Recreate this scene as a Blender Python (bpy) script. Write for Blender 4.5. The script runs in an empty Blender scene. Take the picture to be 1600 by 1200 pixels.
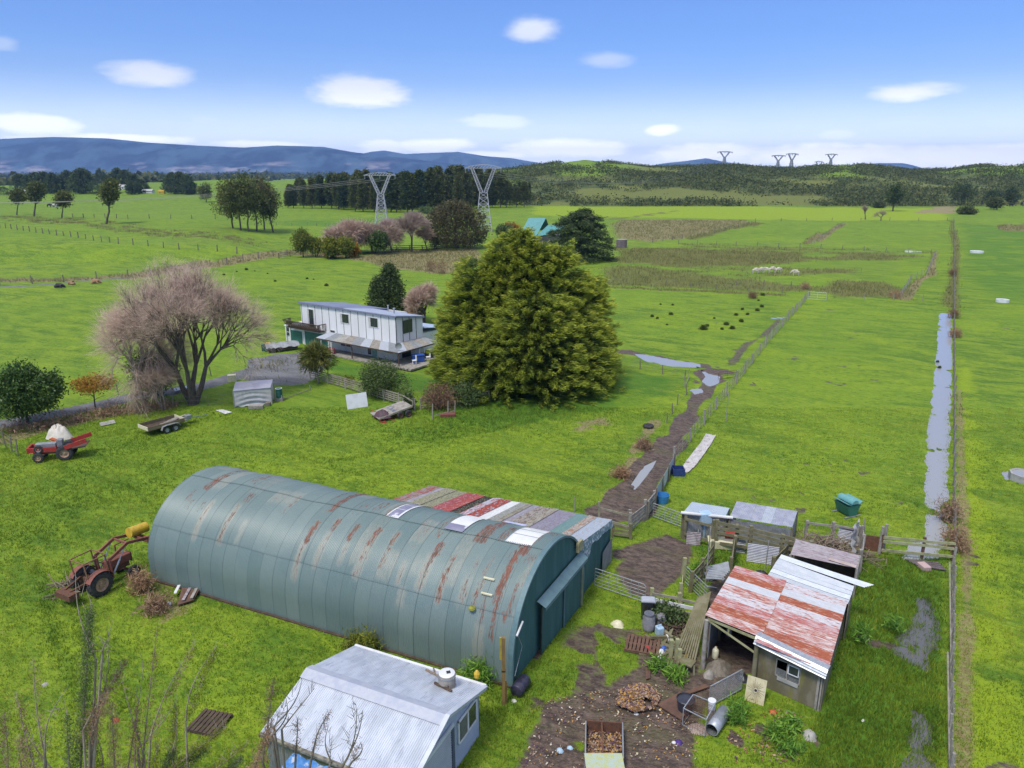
import bpy, math, random
import numpy as np
from math import sin, cos, tan, atan2, radians as R, pi, hypot, sqrt
random.seed(7); rng = np.random.default_rng(7)
sc = bpy.context.scene
# ---------------------------------------------------------------- camera
CAMH = 20.0; FOC = 1150.0; PITCH = math.atan(330/FOC)
cam_d = bpy.data.cameras.new('camera'); cam = bpy.data.objects.new('camera', cam_d)
sc.collection.objects.link(cam); sc.camera = cam
cam.location = (0, 0, CAMH); cam.rotation_euler = (pi/2-PITCH, 0, 0)
cam_d.sensor_width = 36; cam_d.lens = 36*FOC/1600; cam_d.clip_start = 0.1; cam_d.clip_end = 80000
# ---------------------------------------------------------------- light
SUN_EL = 60; SUN_AZ = 215      # azimuth, clockwise from +Y
sc.view_settings.view_transform = 'Standard'; sc.view_settings.look = 'None'
sc.view_settings.gamma = 1; sc.view_settings.use_curve_mapping = False
sc.view_settings.exposure = 1.26
w = bpy.data.worlds.new('World'); sc.world = w; w.use_nodes = True
nt = w.node_tree; nt.nodes.clear()
def N(t, kind, **kw):
    n = t.nodes.new(kind)
    for k, v in kw.items(): setattr(n, k, v)
    return n
def mth(t, op, a, b=None, c=None, clamp=False):
    n = t.nodes.new('ShaderNodeMath'); n.operation = op; n.use_clamp = clamp
    for i, v in enumerate((a, b, c)):
        if v is None: continue
        if isinstance(v, (int, float)): n.inputs[i].default_value = v
        else: t.links.new(v, n.inputs[i])
    return n.outputs[0]
def mix(t, f, a, b, mode='MIX'):
    n = t.nodes.new('ShaderNodeMix'); n.data_type = 'RGBA'; n.blend_type = mode
    for i, v in ((0, f), (6, a), (7, b)):
        if isinstance(v, (int, float)): n.inputs[i].default_value = v
        elif isinstance(v, tuple): n.inputs[i].default_value = (v+(1,))[:4]
        else: t.links.new(v, n.inputs[i])
    return n.outputs[2]
def noise(t, vec, scale, detail=3, rough=0.55, dist=0):
    n = t.nodes.new('ShaderNodeTexNoise'); n.inputs['Scale'].default_value = scale
    n.inputs['Detail'].default_value = detail; n.inputs['Roughness'].default_value = rough
    n.inputs['Distortion'].default_value = dist
    if vec is not None: t.links.new(vec, n.inputs['Vector'])
    return n.outputs['Fac']
def ramp(t, f, lo, hi):
    n = t.nodes.new('ShaderNodeMapRange'); n.clamp = True; n.interpolation_type = 'SMOOTHSTEP'
    t.links.new(f, n.inputs[0]); n.inputs[1].default_value = lo; n.inputs[2].default_value = hi
    return n.outputs[0]
def mapping(t, vec, scale=(1, 1, 1), rot=(0, 0, 0), loc=(0, 0, 0)):
    n = t.nodes.new('ShaderNodeMapping'); t.links.new(vec, n.inputs[0])
    n.inputs['Scale'].default_value = scale; n.inputs['Rotation'].default_value = rot
    n.inputs['Location'].default_value = loc
    return n.outputs[0]
sky = N(nt, 'ShaderNodeTexSky', sky_type='NISHITA', sun_disc=False)
sky.sun_elevation = R(SUN_EL); sky.sun_rotation = R(SUN_AZ)
sky.air_density = 1.0; sky.dust_density = 0.3; sky.ozone_density = 1.6; sky.altitude = 50
tc = N(nt, 'ShaderNodeTexCoord'); sx = N(nt, 'ShaderNodeSeparateXYZ'); nt.links.new(tc.outputs['Generated'], sx.inputs[0])
AZ = mth(nt, 'ARCTAN2', sx.outputs[0], sx.outputs[1]); EL = mth(nt, 'ARCSINE', sx.outputs[2])
cv = N(nt, 'ShaderNodeCombineXYZ'); nt.links.new(AZ, cv.inputs[0]); nt.links.new(mth(nt, 'MULTIPLY', EL, 3.2), cv.inputs[1])
nz = noise(nt, cv.outputs[0], 9, 6, 0.6); nz2 = noise(nt, cv.outputs[0], 42, 6, 0.7)
nn = mth(nt, 'ADD', mth(nt, 'MULTIPLY', mth(nt, 'SUBTRACT', nz, 0.5), 2.1), mth(nt, 'MULTIPLY', mth(nt, 'SUBTRACT', nz2, 0.5), 0.8))
def azel(px, py):
    a = (px-800)/FOC; b = (600-py)/FOC
    d = (a, cos(PITCH)+b*sin(PITCH), -sin(PITCH)+b*cos(PITCH)); l = sqrt(d[0]**2+d[1]**2+d[2]**2)
    return atan2(d[0], d[1]), math.asin(d[2]/l)
cloud = None
for px, py, rx, ry, op in [(240, 118, 62, 19, .95), (557, 146, 84, 25, 1.15), (833, 46, 42, 19, .9), (1416, 146, 70, 15, .95), (945, 95, 50, 12, .5),
        (1032, 204, 36, 11, .8), (770, 190, 90, 16, .55), (318, 187, 42, 12, .35), (50, 196, 85, 18, .75), (1310, 211, 50, 10, .5), (0, 68, 25, 10, .4),
        (420, 226, 120, 9, .75), (680, 226, 100, 14, .8), (600, 228, 60, 16, .7), (200, 217, 120, 9, .85), (60, 216, 90, 6, .6), (890, 232, 170, 20, .8), (1100, 240, 140, 20, .9), (1290, 244, 180, 22, .95), (1500, 247, 200, 22, .9), (1700, 244, 180, 24, .9), (760, 242, 130, 9, .8)]:
    a0, e0 = azel(px, py); ra = rx/FOC*1.0; re = ry/FOC*1.1
    u_ = mth(nt, 'DIVIDE', mth(nt, 'SUBTRACT', AZ, a0), ra); v_ = mth(nt, 'DIVIDE', mth(nt, 'SUBTRACT', EL, e0), re)
    d2 = mth(nt, 'ADD', mth(nt, 'MULTIPLY', u_, u_), mth(nt, 'MULTIPLY', v_, v_))
    m_ = mth(nt, 'MULTIPLY', ramp(nt, mth(nt, 'ADD', mth(nt, 'SUBTRACT', 1.0, mth(nt, 'SQRT', d2)), mth(nt, 'MULTIPLY', nn, 0.62)), -0.12, 0.72), op)
    cloud = m_ if cloud is None else mth(nt, 'MAXIMUM', cloud, m_)
# thin veil of cloud that thickens down to the horizon, and a broad cloud deck overhead and behind
band = ramp(nt, mth(nt, 'ADD', EL, mth(nt, 'MULTIPLY', mth(nt, 'SUBTRACT', 0, nn), 0.012)), 0.16, -0.01)
cloud = mth(nt, 'MAXIMUM', cloud, mth(nt, 'MULTIPLY', band, 0.5))
deck = mth(nt, 'MULTIPLY', ramp(nt, mth(nt, 'ADD', EL, mth(nt, 'MULTIPLY', nn, 0.12)), 0.38, 0.62), 0.75)
cloud = mth(nt, 'MINIMUM', mth(nt, 'MAXIMUM', cloud, deck), 1.0)
tint = mix(nt, 1.0, sky.outputs[0], (0.56, 0.74, 1.16), 'MULTIPLY')
lowb = ramp(nt, EL, .12, .0)
tint = mix(nt, mth(nt, 'MULTIPLY', lowb, .5), tint, (8.5, 11.5, 16)); ccol = mix(nt, lowb, (6.6, 7.0, 7.8), (20, 19.3, 18.5))
colr = mix(nt, cloud, tint, ccol)
bg = N(nt, 'ShaderNodeBackground'); nt.links.new(colr, bg.inputs[0]); bg.inputs[1].default_value = 0.06
nt.links.new(bg.outputs[0], N(nt, 'ShaderNodeOutputWorld').inputs[0])
sun_d = bpy.data.lights.new('sun', 'SUN'); sun_d.energy = 1.3; sun_d.angle = R(14); sun_d.color = (1, 0.95, 0.86)
sun = bpy.data.objects.new('sun', sun_d); sc.collection.objects.link(sun)
from mathutils import Vector, Matrix
sdir = Vector((sin(R(SUN_AZ))*cos(R(SUN_EL)), cos(R(SUN_AZ))*cos(R(SUN_EL)), sin(R(SUN_EL))))
sun.rotation_euler = sdir.to_track_quat('Z', 'Y').to_euler(); sun.location = (0, 0, 60)
# ---------------------------------------------------------------- terrain height and picture-to-ground helpers
def sstep(x, a, b):
    t = np.clip((x-a)/(b-a), 0, 1); return t*t*(3-2*t)
def vnoise(x, y, seed=0):
    x = np.asarray(x, float); y = np.asarray(y, float)
    xi = np.floor(x); yi = np.floor(y); fx = x-xi; fy = y-yi
    fx = fx*fx*(3-2*fx); fy = fy*fy*(3-2*fy)
    def h(a, b):
        v = np.sin(a*127.1+b*311.7+seed*74.7)*43758.5453
        return v-np.floor(v)
    return (h(xi, yi)*(1-fx)+h(xi+1, yi)*fx)*(1-fy)+(h(xi, yi+1)*(1-fx)+h(xi+1, yi+1)*fx)*fy
def fbm(x, y, o=4, seed=0):
    s = 0; a = 0.5
    for i in range(o):
        s = s+a*vnoise(x*2**i, y*2**i, seed+i); a *= 0.5
    return s
CREST = [(-1.2, 292), (-.72, 290), (-.45, 285), (-.345, 278), (-.32, 283), (-.05, 270), (0.0, 265), (.045, 259), (.095, 252), (.14, 257), (.18, 263), (.24, 262), (.29, 261), (.33, 265), (.37, 266), (.43, 259), (.48, 263), (.52, 268), (.57, 267), (.61, 261), (.67, 260), (.71, 268), (.8, 269), (1.1, 262), (1.4, 272)]
def H(x, y):
    x = np.asarray(x, float); y = np.asarray(y, float)
    s = x/np.maximum(y, 1.0)
    D = 780.0
    pyc = np.interp(s, [c[0] for c in CREST], [c[1] for c in CREST])
    crest = CAMH+(270-pyc)/FOC*D*1.08-0.0
    crest = np.maximum(crest, 0)
    wob = fbm(x/90, y/90, 4, 3)-0.47
    foot = 455+60*(vnoise(x/150, x*0, 5)-.5)
    rise = sstep(y, foot, 800)*(1-sstep(y, 860, 1500)*.8)
    env = sstep(y, 480, 600)*(1-sstep(y, 1500, 2500))
    h = rise*crest+env*wob*16*(rise*(1-rise)*4*.7+.08)*sstep(s, -.1, .05)
    # low terrace on the left behind the long paddock
    t = sstep(-s, .28, .42)*sstep(y, 168, 190)*(1-sstep(y, 290, 380))
    h = h+t*(2.6+1.6*(fbm(x/40, y/40, 3, 9)-.45))*(y > 100)
    h = h+np.where(y > 120, 0.25*(fbm(x/30, y/30, 2, 2)-.4)*sstep(y, 120, 200), 0)
    return h
def ray(px, py):
    a = (px-800)/FOC; b = (600-py)/FOC
    return np.array((a, cos(PITCH)+b*sin(PITCH), -sin(PITCH)+b*cos(PITCH)))
def G(px, py, z=None):
    """ground point seen at a picture position (or the point at height z)"""
    d = ray(px, py)
    if z is not None or py > 420:
        z = z or 0.0
        t = (CAMH-z)/-d[2]; return (d[0]*t, d[1]*t, z)
    t = 60.0
    while t < 2400:
        p = d*t
        if CAMH+p[2] <= float(H(p[0], p[1])): break
        t *= 1.01
    lo, hi = t/1.01, t
    for _ in range(14):
        m = (lo+hi)/2; p = d*m
        if CAMH+p[2] <= float(H(p[0], p[1])): hi = m
        else: lo = m
    p = d*hi
    return (p[0], p[1], float(H(p[0], p[1])))
def proj(x, y, z):
    dz = z-CAMH; yc = y*sin(PITCH)+dz*cos(PITCH); zc = y*cos(PITCH)-dz*sin(PITCH)
    return 800+FOC*x/zc, 600-FOC*yc/zc
def hgt(p, py):
    """height of the vertical thing standing at p whose top shows at picture row py"""
    lo, hi = -2.0, 70.0
    for _ in range(40):
        m = (lo+hi)/2
        if proj(p[0], p[1], p[2]+m)[1] > py: lo = m
        else: hi = m
    return lo
def mpp(p):  # metres per (photo) pixel at p
    return (p[1]*cos(PITCH)-(p[2]-CAMH)*sin(PITCH))/FOC
# ---------------------------------------------------------------- object helpers
COL = sc.collection
def link_mesh(name, me, parent=None):
    o = bpy.data.objects.new(name, me); COL.objects.link(o)
    if parent is not None: o.parent = parent
    return o
def tag(o, label=None, cat=None, group=None, kind=None):
    if label: o['label'] = label
    if cat: o['category'] = cat
    if group: o['group'] = group
    if kind: o['kind'] = kind
    return o
def thing(name, loc, rz=0, label=None, cat=None, group=None):
    o = bpy.data.objects.new(name, None); COL.objects.link(o); o.empty_display_size = .3
    o.location = loc; o.rotation_euler = (0, 0, rz)
    return tag(o, label, cat, group)
def kids(o): return list(o.children)
def dup(o, loc=None, rz=None, scale=None, label=None, group=None, parent=None):
    c = o.copy(); COL.objects.link(c)
    if parent is not None: c.parent = parent
    if loc is not None: c.location = loc
    if rz is not None: c.rotation_euler = (0, 0, rz)
    if scale is not None: c.scale = scale if isinstance(scale, tuple) else (scale,)*3
    if label: c['label'] = label
    if group: c['group'] = group
    for ch in kids(o): dup(ch, parent=c)
    return c
def np_mesh(name, V, F, mat, attrs=None, smooth=False):
    """V (n,3), F (m,k) arrays -> mesh with optional per-vertex float attributes"""
    me = bpy.data.meshes.new(name); V = np.asarray(V, np.float32); F = np.asarray(F, np.int32)
    me.vertices.add(len(V)); me.vertices.foreach_set('co', V.ravel())
    k = F.shape[1]; me.loops.add(F.size); me.loops.foreach_set('vertex_index', F.ravel())
    me.polygons.add(len(F)); me.polygons.foreach_set('loop_start', np.arange(0, F.size, k, dtype=np.int32))
    me.polygons.foreach_set('loop_total', np.full(len(F), k, np.int32))
    if smooth: me.polygons.foreach_set('use_smooth', np.ones(len(F), bool))
    me.update(); me.validate()
    for nm, a in (attrs or {}).items():
        a = np.asarray(a, np.float32)
        if a.ndim == 1:
            at = me.attributes.new(nm, 'FLOAT', 'POINT'); at.data.foreach_set('value', a)
        else:
            at = me.attributes.new(nm, 'FLOAT_COLOR', 'POINT'); at.data.foreach_set('color', a.ravel())
    if mat: me.materials.append(mat)
    return me
def vsub(a, b): return (a[0]-b[0], a[1]-b[1], a[2]-b[2])
def vadd(a, b): return (a[0]+b[0], a[1]+b[1], a[2]+b[2])
def vmul(a, s): return (a[0]*s, a[1]*s, a[2]*s)
def vlen(a): return sqrt(a[0]**2+a[1]**2+a[2]**2)
def vnorm(a):
    l = vlen(a) or 1; return (a[0]/l, a[1]/l, a[2]/l)
def vcross(a, b): return (a[1]*b[2]-a[2]*b[1], a[2]*b[0]-a[0]*b[2], a[0]*b[1]-a[1]*b[0])
def lerp(a, b, t): return tuple(a[i]+(b[i]-a[i])*t for i in range(len(a)))
class MB:
    """collects shapes, builds one mesh object"""
    def __init__(s): s.v = []; s.f = []; s.m = []
    def add(s, vs, fs, m=0):
        n = len(s.v); s.v += [tuple(v) for v in vs]; s.f += [tuple(i+n for i in f) for f in fs]; s.m += [m]*len(fs); return s
    def box(s, c, d, rz=0, m=0, taper=1.0):
        x, y, z = d[0]/2, d[1]/2, d[2]/2; vs = []
        for k in (-1, 1):
            t = 1 if k < 0 else taper
            for a, b in ((-1, -1), (1, -1), (1, 1), (-1, 1)):
                px, py = a*x*t, b*y*t
                vs.append((c[0]+px*cos(rz)-py*sin(rz), c[1]+px*sin(rz)+py*cos(rz), c[2]+k*z))
        return s.add(vs, [(3, 2, 1, 0), (4, 5, 6, 7), (0, 1, 5, 4), (1, 2, 6, 5), (2, 3, 7, 6), (3, 0, 4, 7)], m)
    def beam(s, a, b, w, h=None, m=0, up=(0, 0, 1)):
        """bar of section w (sideways) x h (up) from a to b"""
        h = h or w; d = vnorm(vsub(b, a))
        if abs(d[0]*up[0]+d[1]*up[1]+d[2]*up[2]) > .95: up = (1, 0, 0) if abs(d[0]) < .9 else (0, 1, 0)
        sd = vnorm(vcross(d, up)); u = vcross(sd, d); vs = []
        for p in (a, b):
            for i, j in ((-1, -1), (1, -1), (1, 1), (-1, 1)):
                vs.append(tuple(p[q]+sd[q]*i*w/2+u[q]*j*h/2 for q in range(3)))
        return s.add(vs, [(0, 1, 2, 3), (7, 6, 5, 4), (4, 5, 1, 0), (5, 6, 2, 1), (6, 7, 3, 2), (7, 4, 0, 3)], m)
    def cyl(s, a, b, r0, r1=None, n=10, m=0, cap=True):
        r1 = r0 if r1 is None else r1; d = vnorm(vsub(b, a))
        up = (0, 0, 1) if abs(d[2]) < .9 else (1, 0, 0); sd = vnorm(vcross(d, up)); u = vcross(sd, d); vs = []
        for p, r in ((a, r0), (b, r1)):
            for i in range(n):
                t = 2*pi*i/n; vs.append(tuple(p[q]+(sd[q]*cos(t)+u[q]*sin(t))*r for q in range(3)))
        fs = [(i, (i+1) % n, n+(i+1) % n, n+i) for i in range(n)]
        if cap: fs += [tuple(range(n-1, -1, -1)), tuple(range(n, 2*n))]
        return s.add(vs, fs, m)
    def tube(s, pts, r, n=6, m=0, r1=None):
        r1 = r if r1 is None else r1; k = len(pts); base = len(s.v); vs = []
        for i, p in enumerate(pts):
            d = vnorm(vsub(pts[min(i+1, k-1)], pts[max(i-1, 0)])); up = (0, 0, 1) if abs(d[2]) < .95 else (1, 0, 0)
            sd = vnorm(vcross(d, up)); u = vcross(sd, d); rr = r+(r1-r)*i/(k-1)
            for j in range(n):
                t = 2*pi*j/n; vs.append(tuple(p[q]+(sd[q]*cos(t)+u[q]*sin(t))*rr for q in range(3)))
        fs = [(i*n+j, i*n+(j+1) % n, (i+1)*n+(j+1) % n, (i+1)*n+j) for i in range(k-1) for j in range(n)]
        fs += [tuple(range(n-1, -1, -1)), tuple((k-1)*n+j for j in range(n))]
        return s.add(vs, fs, m)
    def lathe(s, prof, c=(0, 0, 0), n=20, m=0, axis='z'):
        k = len(prof); vs = []
        for r, z in prof:
            for j in range(n):
                t = 2*pi*j/n; p = (r*cos(t), r*sin(t), z)
                if axis == 'x': p = (z, r*cos(t), r*sin(t))
                if axis == 'y': p = (r*cos(t), z, r*sin(t))
                vs.append(vadd(c, p))
        fs = [(i*n+j, i*n+(j+1) % n, (i+1)*n+(j+1) % n, (i+1)*n+j) for i in range(k-1) for j in range(n)]
        return s.add(vs, fs, m)
    def quad(s, a, b, c, d, m=0): return s.add([a, b, c, d], [(0, 1, 2, 3)], m)
    def prism(s, poly, z0, z1, m=0):
        n = len(poly); vs = [(p[0], p[1], z0) for p in poly]+[(p[0], p[1], z1) for p in poly]
        return s.add(vs, [tuple(range(n-1, -1, -1)), tuple(range(n, 2*n))]+[(i, (i+1) % n, n+(i+1) % n, n+i) for i in range(n)], m)
    def slab(s, pts, th, m=0):
        """polygon (3D, planar) thickened by th along its normal"""
        n = len(pts); nr = vnorm(vcross(vsub(pts[1], pts[0]), vsub(pts[2], pts[0]))); t = vmul(nr, th)
        vs = [tuple(p) for p in pts]+[vadd(p, t) for p in pts]
        return s.add(vs, [tuple(range(n-1, -1, -1)), tuple(range(n, 2*n))]+[(i, (i+1) % n, n+(i+1) % n, n+i) for i in range(n)], m)
    def corr(s, a, b, c, d, pitch=.076, amp=.011, m=0, seg=1, th=0.0, sag=0.0):
        """corrugated sheet a-b (along which the waves repeat), a-d and b-c run with the ribs"""
        L = vlen(vsub(b, a)); nw = max(3, int(L/pitch)); k = nw*4; vs = []
        nr = vnorm(vcross(vsub(b, a), vsub(d, a)))
        for j in range(seg+1):
            t = j/seg; p0 = lerp(a, d, t); p1 = lerp(b, c, t)
            for i in range(k+1):
                q = lerp(p0, p1, i/k); o = amp*sin(i*pi/2+pi/4)-sag*sin(pi*t)
                vs.append(tuple(q[z]+nr[z]*o for z in range(3)))
        fs = [(j*(k+1)+i, j*(k+1)+i+1, (j+1)*(k+1)+i+1, (j+1)*(k+1)+i) for j in range(seg) for i in range(k)]
        return s.add(vs, fs, m)
    def build(s, name, mats, parent=None, smooth=False, bevel=0, auto=False):
        me = bpy.data.meshes.new(name); me.from_pydata(s.v, [], s.f)
        mats = mats if isinstance(mats, (list, tuple)) else [mats]
        for q in mats: me.materials.append(q)
        if len(mats) > 1: me.polygons.foreach_set('material_index', s.m)
        if smooth: me.polygons.foreach_set('use_smooth', [True]*len(s.f))
        me.update(); o = link_mesh(name, me, parent)
        if bevel:
            b = o.modifiers.new('bevel', 'BEVEL'); b.width = bevel; b.segments = 2; b.limit_method = 'ANGLE'
        return o
# ---------------------------------------------------------------- materials
def new_mat(name):
    m = bpy.data.materials.new(name); m.use_nodes = True; t = m.node_tree
    return m, t, t.nodes['Principled BSDF']
def coords(t, which='Object'): return N(t, 'ShaderNodeTexCoord').outputs[which]
def attr(t, name): n = N(t, 'ShaderNodeAttribute'); n.attribute_name = name; return n
def bump(t, p, h, strength=.3, dist=.02):
    b = t.nodes.new('ShaderNodeBump'); b.inputs['Strength'].default_value = strength; b.inputs['Distance'].default_value = dist
    t.links.new(h, b.inputs['Height']); t.links.new(b.outputs[0], p.inputs['Normal'])
def rgb(h):
    def f(c): c /= 255; return c/12.92 if c <= .04045 else ((c+.055)/1.055)**2.4
    return tuple(f(int(h[i:i+2], 16)) for i in (0, 2, 4))
def mat(name, c1, c2=None, c3=None, scale=4, rough=.7, metal=0, bmp=.2, bd=.01, stretch=(1, 1, 1), fine=30, lo=.4, hi=.65, k3=(.55, .75), trans=0, spec=None):
    """base colour varied by two layers of noise; c3 = stains / moss / rust in patches"""
    m, t, p = new_mat(name); co = mapping(t, coords(t), stretch)
    c2 = c2 or tuple(x*.7 for x in c1)
    f = ramp(t, noise(t, co, scale, 5, .6), lo, hi); col = mix(t, f, c1, c2)
    f2 = noise(t, co, fine, 3); col = mix(t, mth(t, 'MULTIPLY', f2, .35), col, tuple(x*.55 for x in c1))
    if c3: col = mix(t, ramp(t, noise(t, mapping(t, co, loc=(7, 3, 1)), scale*.8, 6, .65), *k3), col, c3)
    t.links.new(col, p.inputs['Base Color']); p.inputs['Roughness'].default_value = rough; p.inputs['Metallic'].default_value = metal
    if spec is not None: p.inputs['Specular IOR Level'].default_value = spec
    if bmp: bump(t, p, noise(t, co, fine*.8, 4), bmp, bd)
    if trans:
        p.inputs['Transmission Weight'].default_value = trans
    return m
def glass(name='glass', c=(.03, .04, .045)):
    m, t, p = new_mat(name); p.inputs['Base Color'].default_value = c+(1,); p.inputs['Roughness'].default_value = .08
    p.inputs['Specular IOR Level'].default_value = .7
    bump(t, p, noise(t, coords(t), 1.2, 2), .05, .05); return m
M = {}
M['post'] = mat('weathered timber', (.22, .19, .15), (.13, .11, .085), (.20, .21, .08), scale=3, stretch=(2, 2, .5), rough=.9)
M['rail'] = mat('mossy rail timber', (.33, .30, .24), (.20, .18, .13), (.27, .28, .12), scale=2.5, rough=.9)
M['lichen'] = mat('lichened timber', (.38, .38, .22), (.26, .26, .12), (.45, .40, .12), scale=3, rough=.9)
M['yard'] = mat('mossy yard timber', (.17, .155, .08), (.24, .22, .14), (.10, .085, .05), scale=2.5, rough=.9)
M['greywood'] = mat('silvered timber', (.36, .33, .29), (.22, .20, .17), (.16, .14, .10), scale=3, rough=.9)
M['darkwood'] = mat('dark timber', (.07, .045, .032), (.11, .075, .05), scale=4, rough=.85)
M['brownwood'] = mat('brown timber', (.16, .085, .055), (.10, .055, .04), scale=4, rough=.85)
M['wire'] = mat('fence wire', (.28, .28, .27), rough=.6, metal=.4, bmp=0)
M['galv'] = mat('galvanised steel', (.42, .44, .46), (.55, .57, .60), scale=6, rough=.42, metal=.55, bmp=.05)
M['galvdull'] = mat('dull galvanised steel', (.36, .38, .40), (.27, .28, .29), (.26, .17, .12), scale=3, rough=.55, metal=.35, k3=(.62, .8))
M['white'] = mat('white paint', (.74, .75, .76), (.62, .62, .61), (.42, .40, .33), scale=1.5, rough=.65, k3=(.62, .85), bmp=.05)
M['cream'] = mat('cream plastic', (.72, .68, .48), (.60, .55, .35), scale=5, rough=.6, bmp=.05)
M['black'] = mat('black plastic', (.022, .022, .026), (.04, .04, .05), scale=5, rough=.4, bmp=.1)
M['blue'] = mat('blue plastic', (.03, .10, .42), (.02, .07, .3), scale=5, rough=.5, bmp=.05)
M['ltblue'] = mat('pale blue plastic', (.42, .58, .72), (.35, .5, .64), scale=5, rough=.5, bmp=.05)
M['red'] = mat('red paint', (.42, .035, .03), (.28, .03, .025), (.20, .10, .06), scale=5, rough=.5, bmp=.08)
M['orange'] = mat('orange paint', (.52, .12, .03), (.36, .09, .03), (.18, .09, .05), scale=5, rough=.55)
M['rustred'] = mat('faded red machine paint', (.25, .085, .06), (.17, .065, .04), (.33, .17, .14), scale=5, rough=.75)
M['rust'] = mat('rusty iron', (.15, .065, .035), (.09, .045, .03), (.24, .12, .06), scale=8, rough=.9)
M['tyre'] = mat('tyre rubber', (.028, .028, .030), (.06, .058, .055), scale=8, rough=.8)
M['rim'] = mat('dusty wheel rim', (.42, .30, .20), (.30, .16, .09), scale=9, rough=.75)
M['yellow'] = mat('yellow plastic', (.62, .42, .03), (.5, .3, .05), scale=6, rough=.5)
M['bark'] = mat('grey brown bark', (.13, .105, .08), (.07, .055, .045), (.15, .15, .09), scale=3, stretch=(3, 3, .7), rough=.95, bmp=.6, bd=.03)
M['barkpale'] = mat('pale twig bark', (.40, .33, .26), (.26, .20, .16), scale=3, rough=.95)
M['concrete'] = mat('concrete', (.42, .41, .38), (.30, .29, .27), (.22, .22, .15), scale=2, rough=.9)
M['glass'] = glass()
M['greytank'] = mat('grey plastic', (.24, .24, .26), (.18, .18, .19), scale=4, rough=.45, bmp=.05)
M['roofgreen'] = mat('sea green roofing', (.10, .33, .33), (.08, .27, .28), scale=2, rough=.5, bmp=.05)
M['twig'] = mat('brown twigs', (.20, .15, .11), (.28, .22, .16), scale=10, rough=.95)
M['fabric'] = mat('pale tarpaulin', (.50, .48, .46), (.62, .60, .58), (.30, .27, .24), scale=2, rough=.85)
# ================================================================ GROUND
def seg_dist(X, Y, pts):
    d = np.full(X.shape, 1e9); 
    for (x0, y0), (x1, y1) in zip(pts[:-1], pts[1:]):
        dx, dy = x1-x0, y1-y0; L = dx*dx+dy*dy+1e-9
        t = np.clip(((X-x0)*dx+(Y-y0)*dy)/L, 0, 1)
        d = np.minimum(d, np.hypot(X-x0-t*dx, Y-y0-t*dy))
    return d
def in_poly(X, Y, P):
    c = np.zeros(X.shape, bool); n = len(P)
    for i in range(n):
        x0, y0 = P[i]; x1, y1 = P[(i+1) % n]
        if y0 == y1: continue
        c ^= ((y0 > Y) != (y1 > Y)) & (X < (x1-x0)*(Y-y0)/(y1-y0)+x0)
    return c
def GP(pts): return [G(*p)[:2] for p in pts]
def poly_mask(X, Y, pts, soft):
    P = GP(pts); d = seg_dist(X, Y, P+[P[0]]); ins = in_poly(X, Y, P)
    return sstep(np.where(ins, d, -d), -soft, soft)
def line_mask(X, Y, pts, w_, soft):
    return 1-sstep(seg_dist(X, Y, GP(pts)), w_-soft, w_+soft)
th = np.concatenate([np.linspace(-pi, -1.0, 30), np.linspace(-.99, -.72, 24), np.linspace(-.715, .715, 720), np.linspace(.72, .99, 24), np.linspace(1.0, pi, 30)])
rr = [0.5, 4, 9, 14]
r_ = 17.0
while r_ < 60000:
    rr.append(r_); r_ *= 1.0052 if r_ < 300 else (1.012 if r_ < 1200 else 1.12)
rr = np.array(rr)
TH, RR = np.meshgrid(th, rr)
gx = RR*np.sin(TH); gy = RR*np.cos(TH)
X, Y = gx.ravel(), gy.ravel()
n1 = fbm(X/2.2, Y/2.2, 4, 11); n2 = fbm(X/7, Y/7, 4, 21); n3 = fbm(X/.7, Y/.7, 3, 31); n4 = fbm(X/45, Y/45, 4, 41)
nearm = Y < 260
X0_, Y0_ = X, Y; wa_ = np.clip(.12+(Y-55)*.013, .12, 4); X = X+(fbm(X0_/(1+wa_*2), Y0_/(1+wa_*2), 4, 51)-.47)*4*wa_; Y = Y+(fbm(X0_/(1+wa_*2), Y0_/(1+wa_*2), 4, 57)-.47)*4*wa_
mud = np.zeros(X.shape); dry = np.zeros(X.shape); lush = np.zeros(X.shape); grav = np.zeros(X.shape)
yel = np.zeros(X.shape); reed = np.zeros(X.shape); bush = np.zeros(X.shape)
def amax(a, b): np.maximum(a, b, out=a)
# --- muddy track, yard mud
q = (n1-.47)*1.6
amax(mud, line_mask(X, Y, [(960, 800), (990, 765), (1020, 725), (1050, 690)], 1.3+q*.5, .4))
amax(mud, line_mask(X, Y, [(1050, 690), (1070, 660), (1085, 635), (1100, 612), (1112, 590)], .72+q*.8, .35))
amax(mud, poly_mask(X, Y, [(1080, 582), (1120, 570), (1143, 572), (1148, 590), (1120, 600), (1110, 625), (1095, 622), (1100, 600)], .7)*sstep(n1, .3, .45))
amax(mud, line_mask(X, Y, [(978, 549), (1010, 556), (1050, 566), (1095, 572)], .9, .4))
amax(mud, line_mask(X, Y, [(1140, 570), (1170, 540), (1200, 520), (1222, 495)], .5+q*.6, .4)*.55)
amax(mud, poly_mask(X, Y, [(957, 862), (1040, 835), (1082, 850), (1078, 880), (1060, 905), (1020, 935), (985, 930), (965, 900)], .7)*sstep(n1, .08, .3))
amax(mud, line_mask(X, Y, [(945, 800), (985, 800), (1000, 785)], 1.2, .6))
amax(mud, poly_mask(X, Y, [(1000, 1040), (1080, 1060), (1120, 1040), (1170, 1040), (1160, 1070), (1100, 1110), (1080, 1180), (1090, 1260), (780, 1260), (820, 1180), (850, 1100), (930, 1085)], .8)*sstep(n1, .1, .3))
amax(mud, poly_mask(X, Y, [(930, 945), (1010, 950), (1020, 1050), (950, 1100), (800, 1120), (850, 1040), (880, 990)], .8)*sstep(fbm(X/1.6, Y/1.6, 4, 91), .44, .62)*.58)
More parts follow.
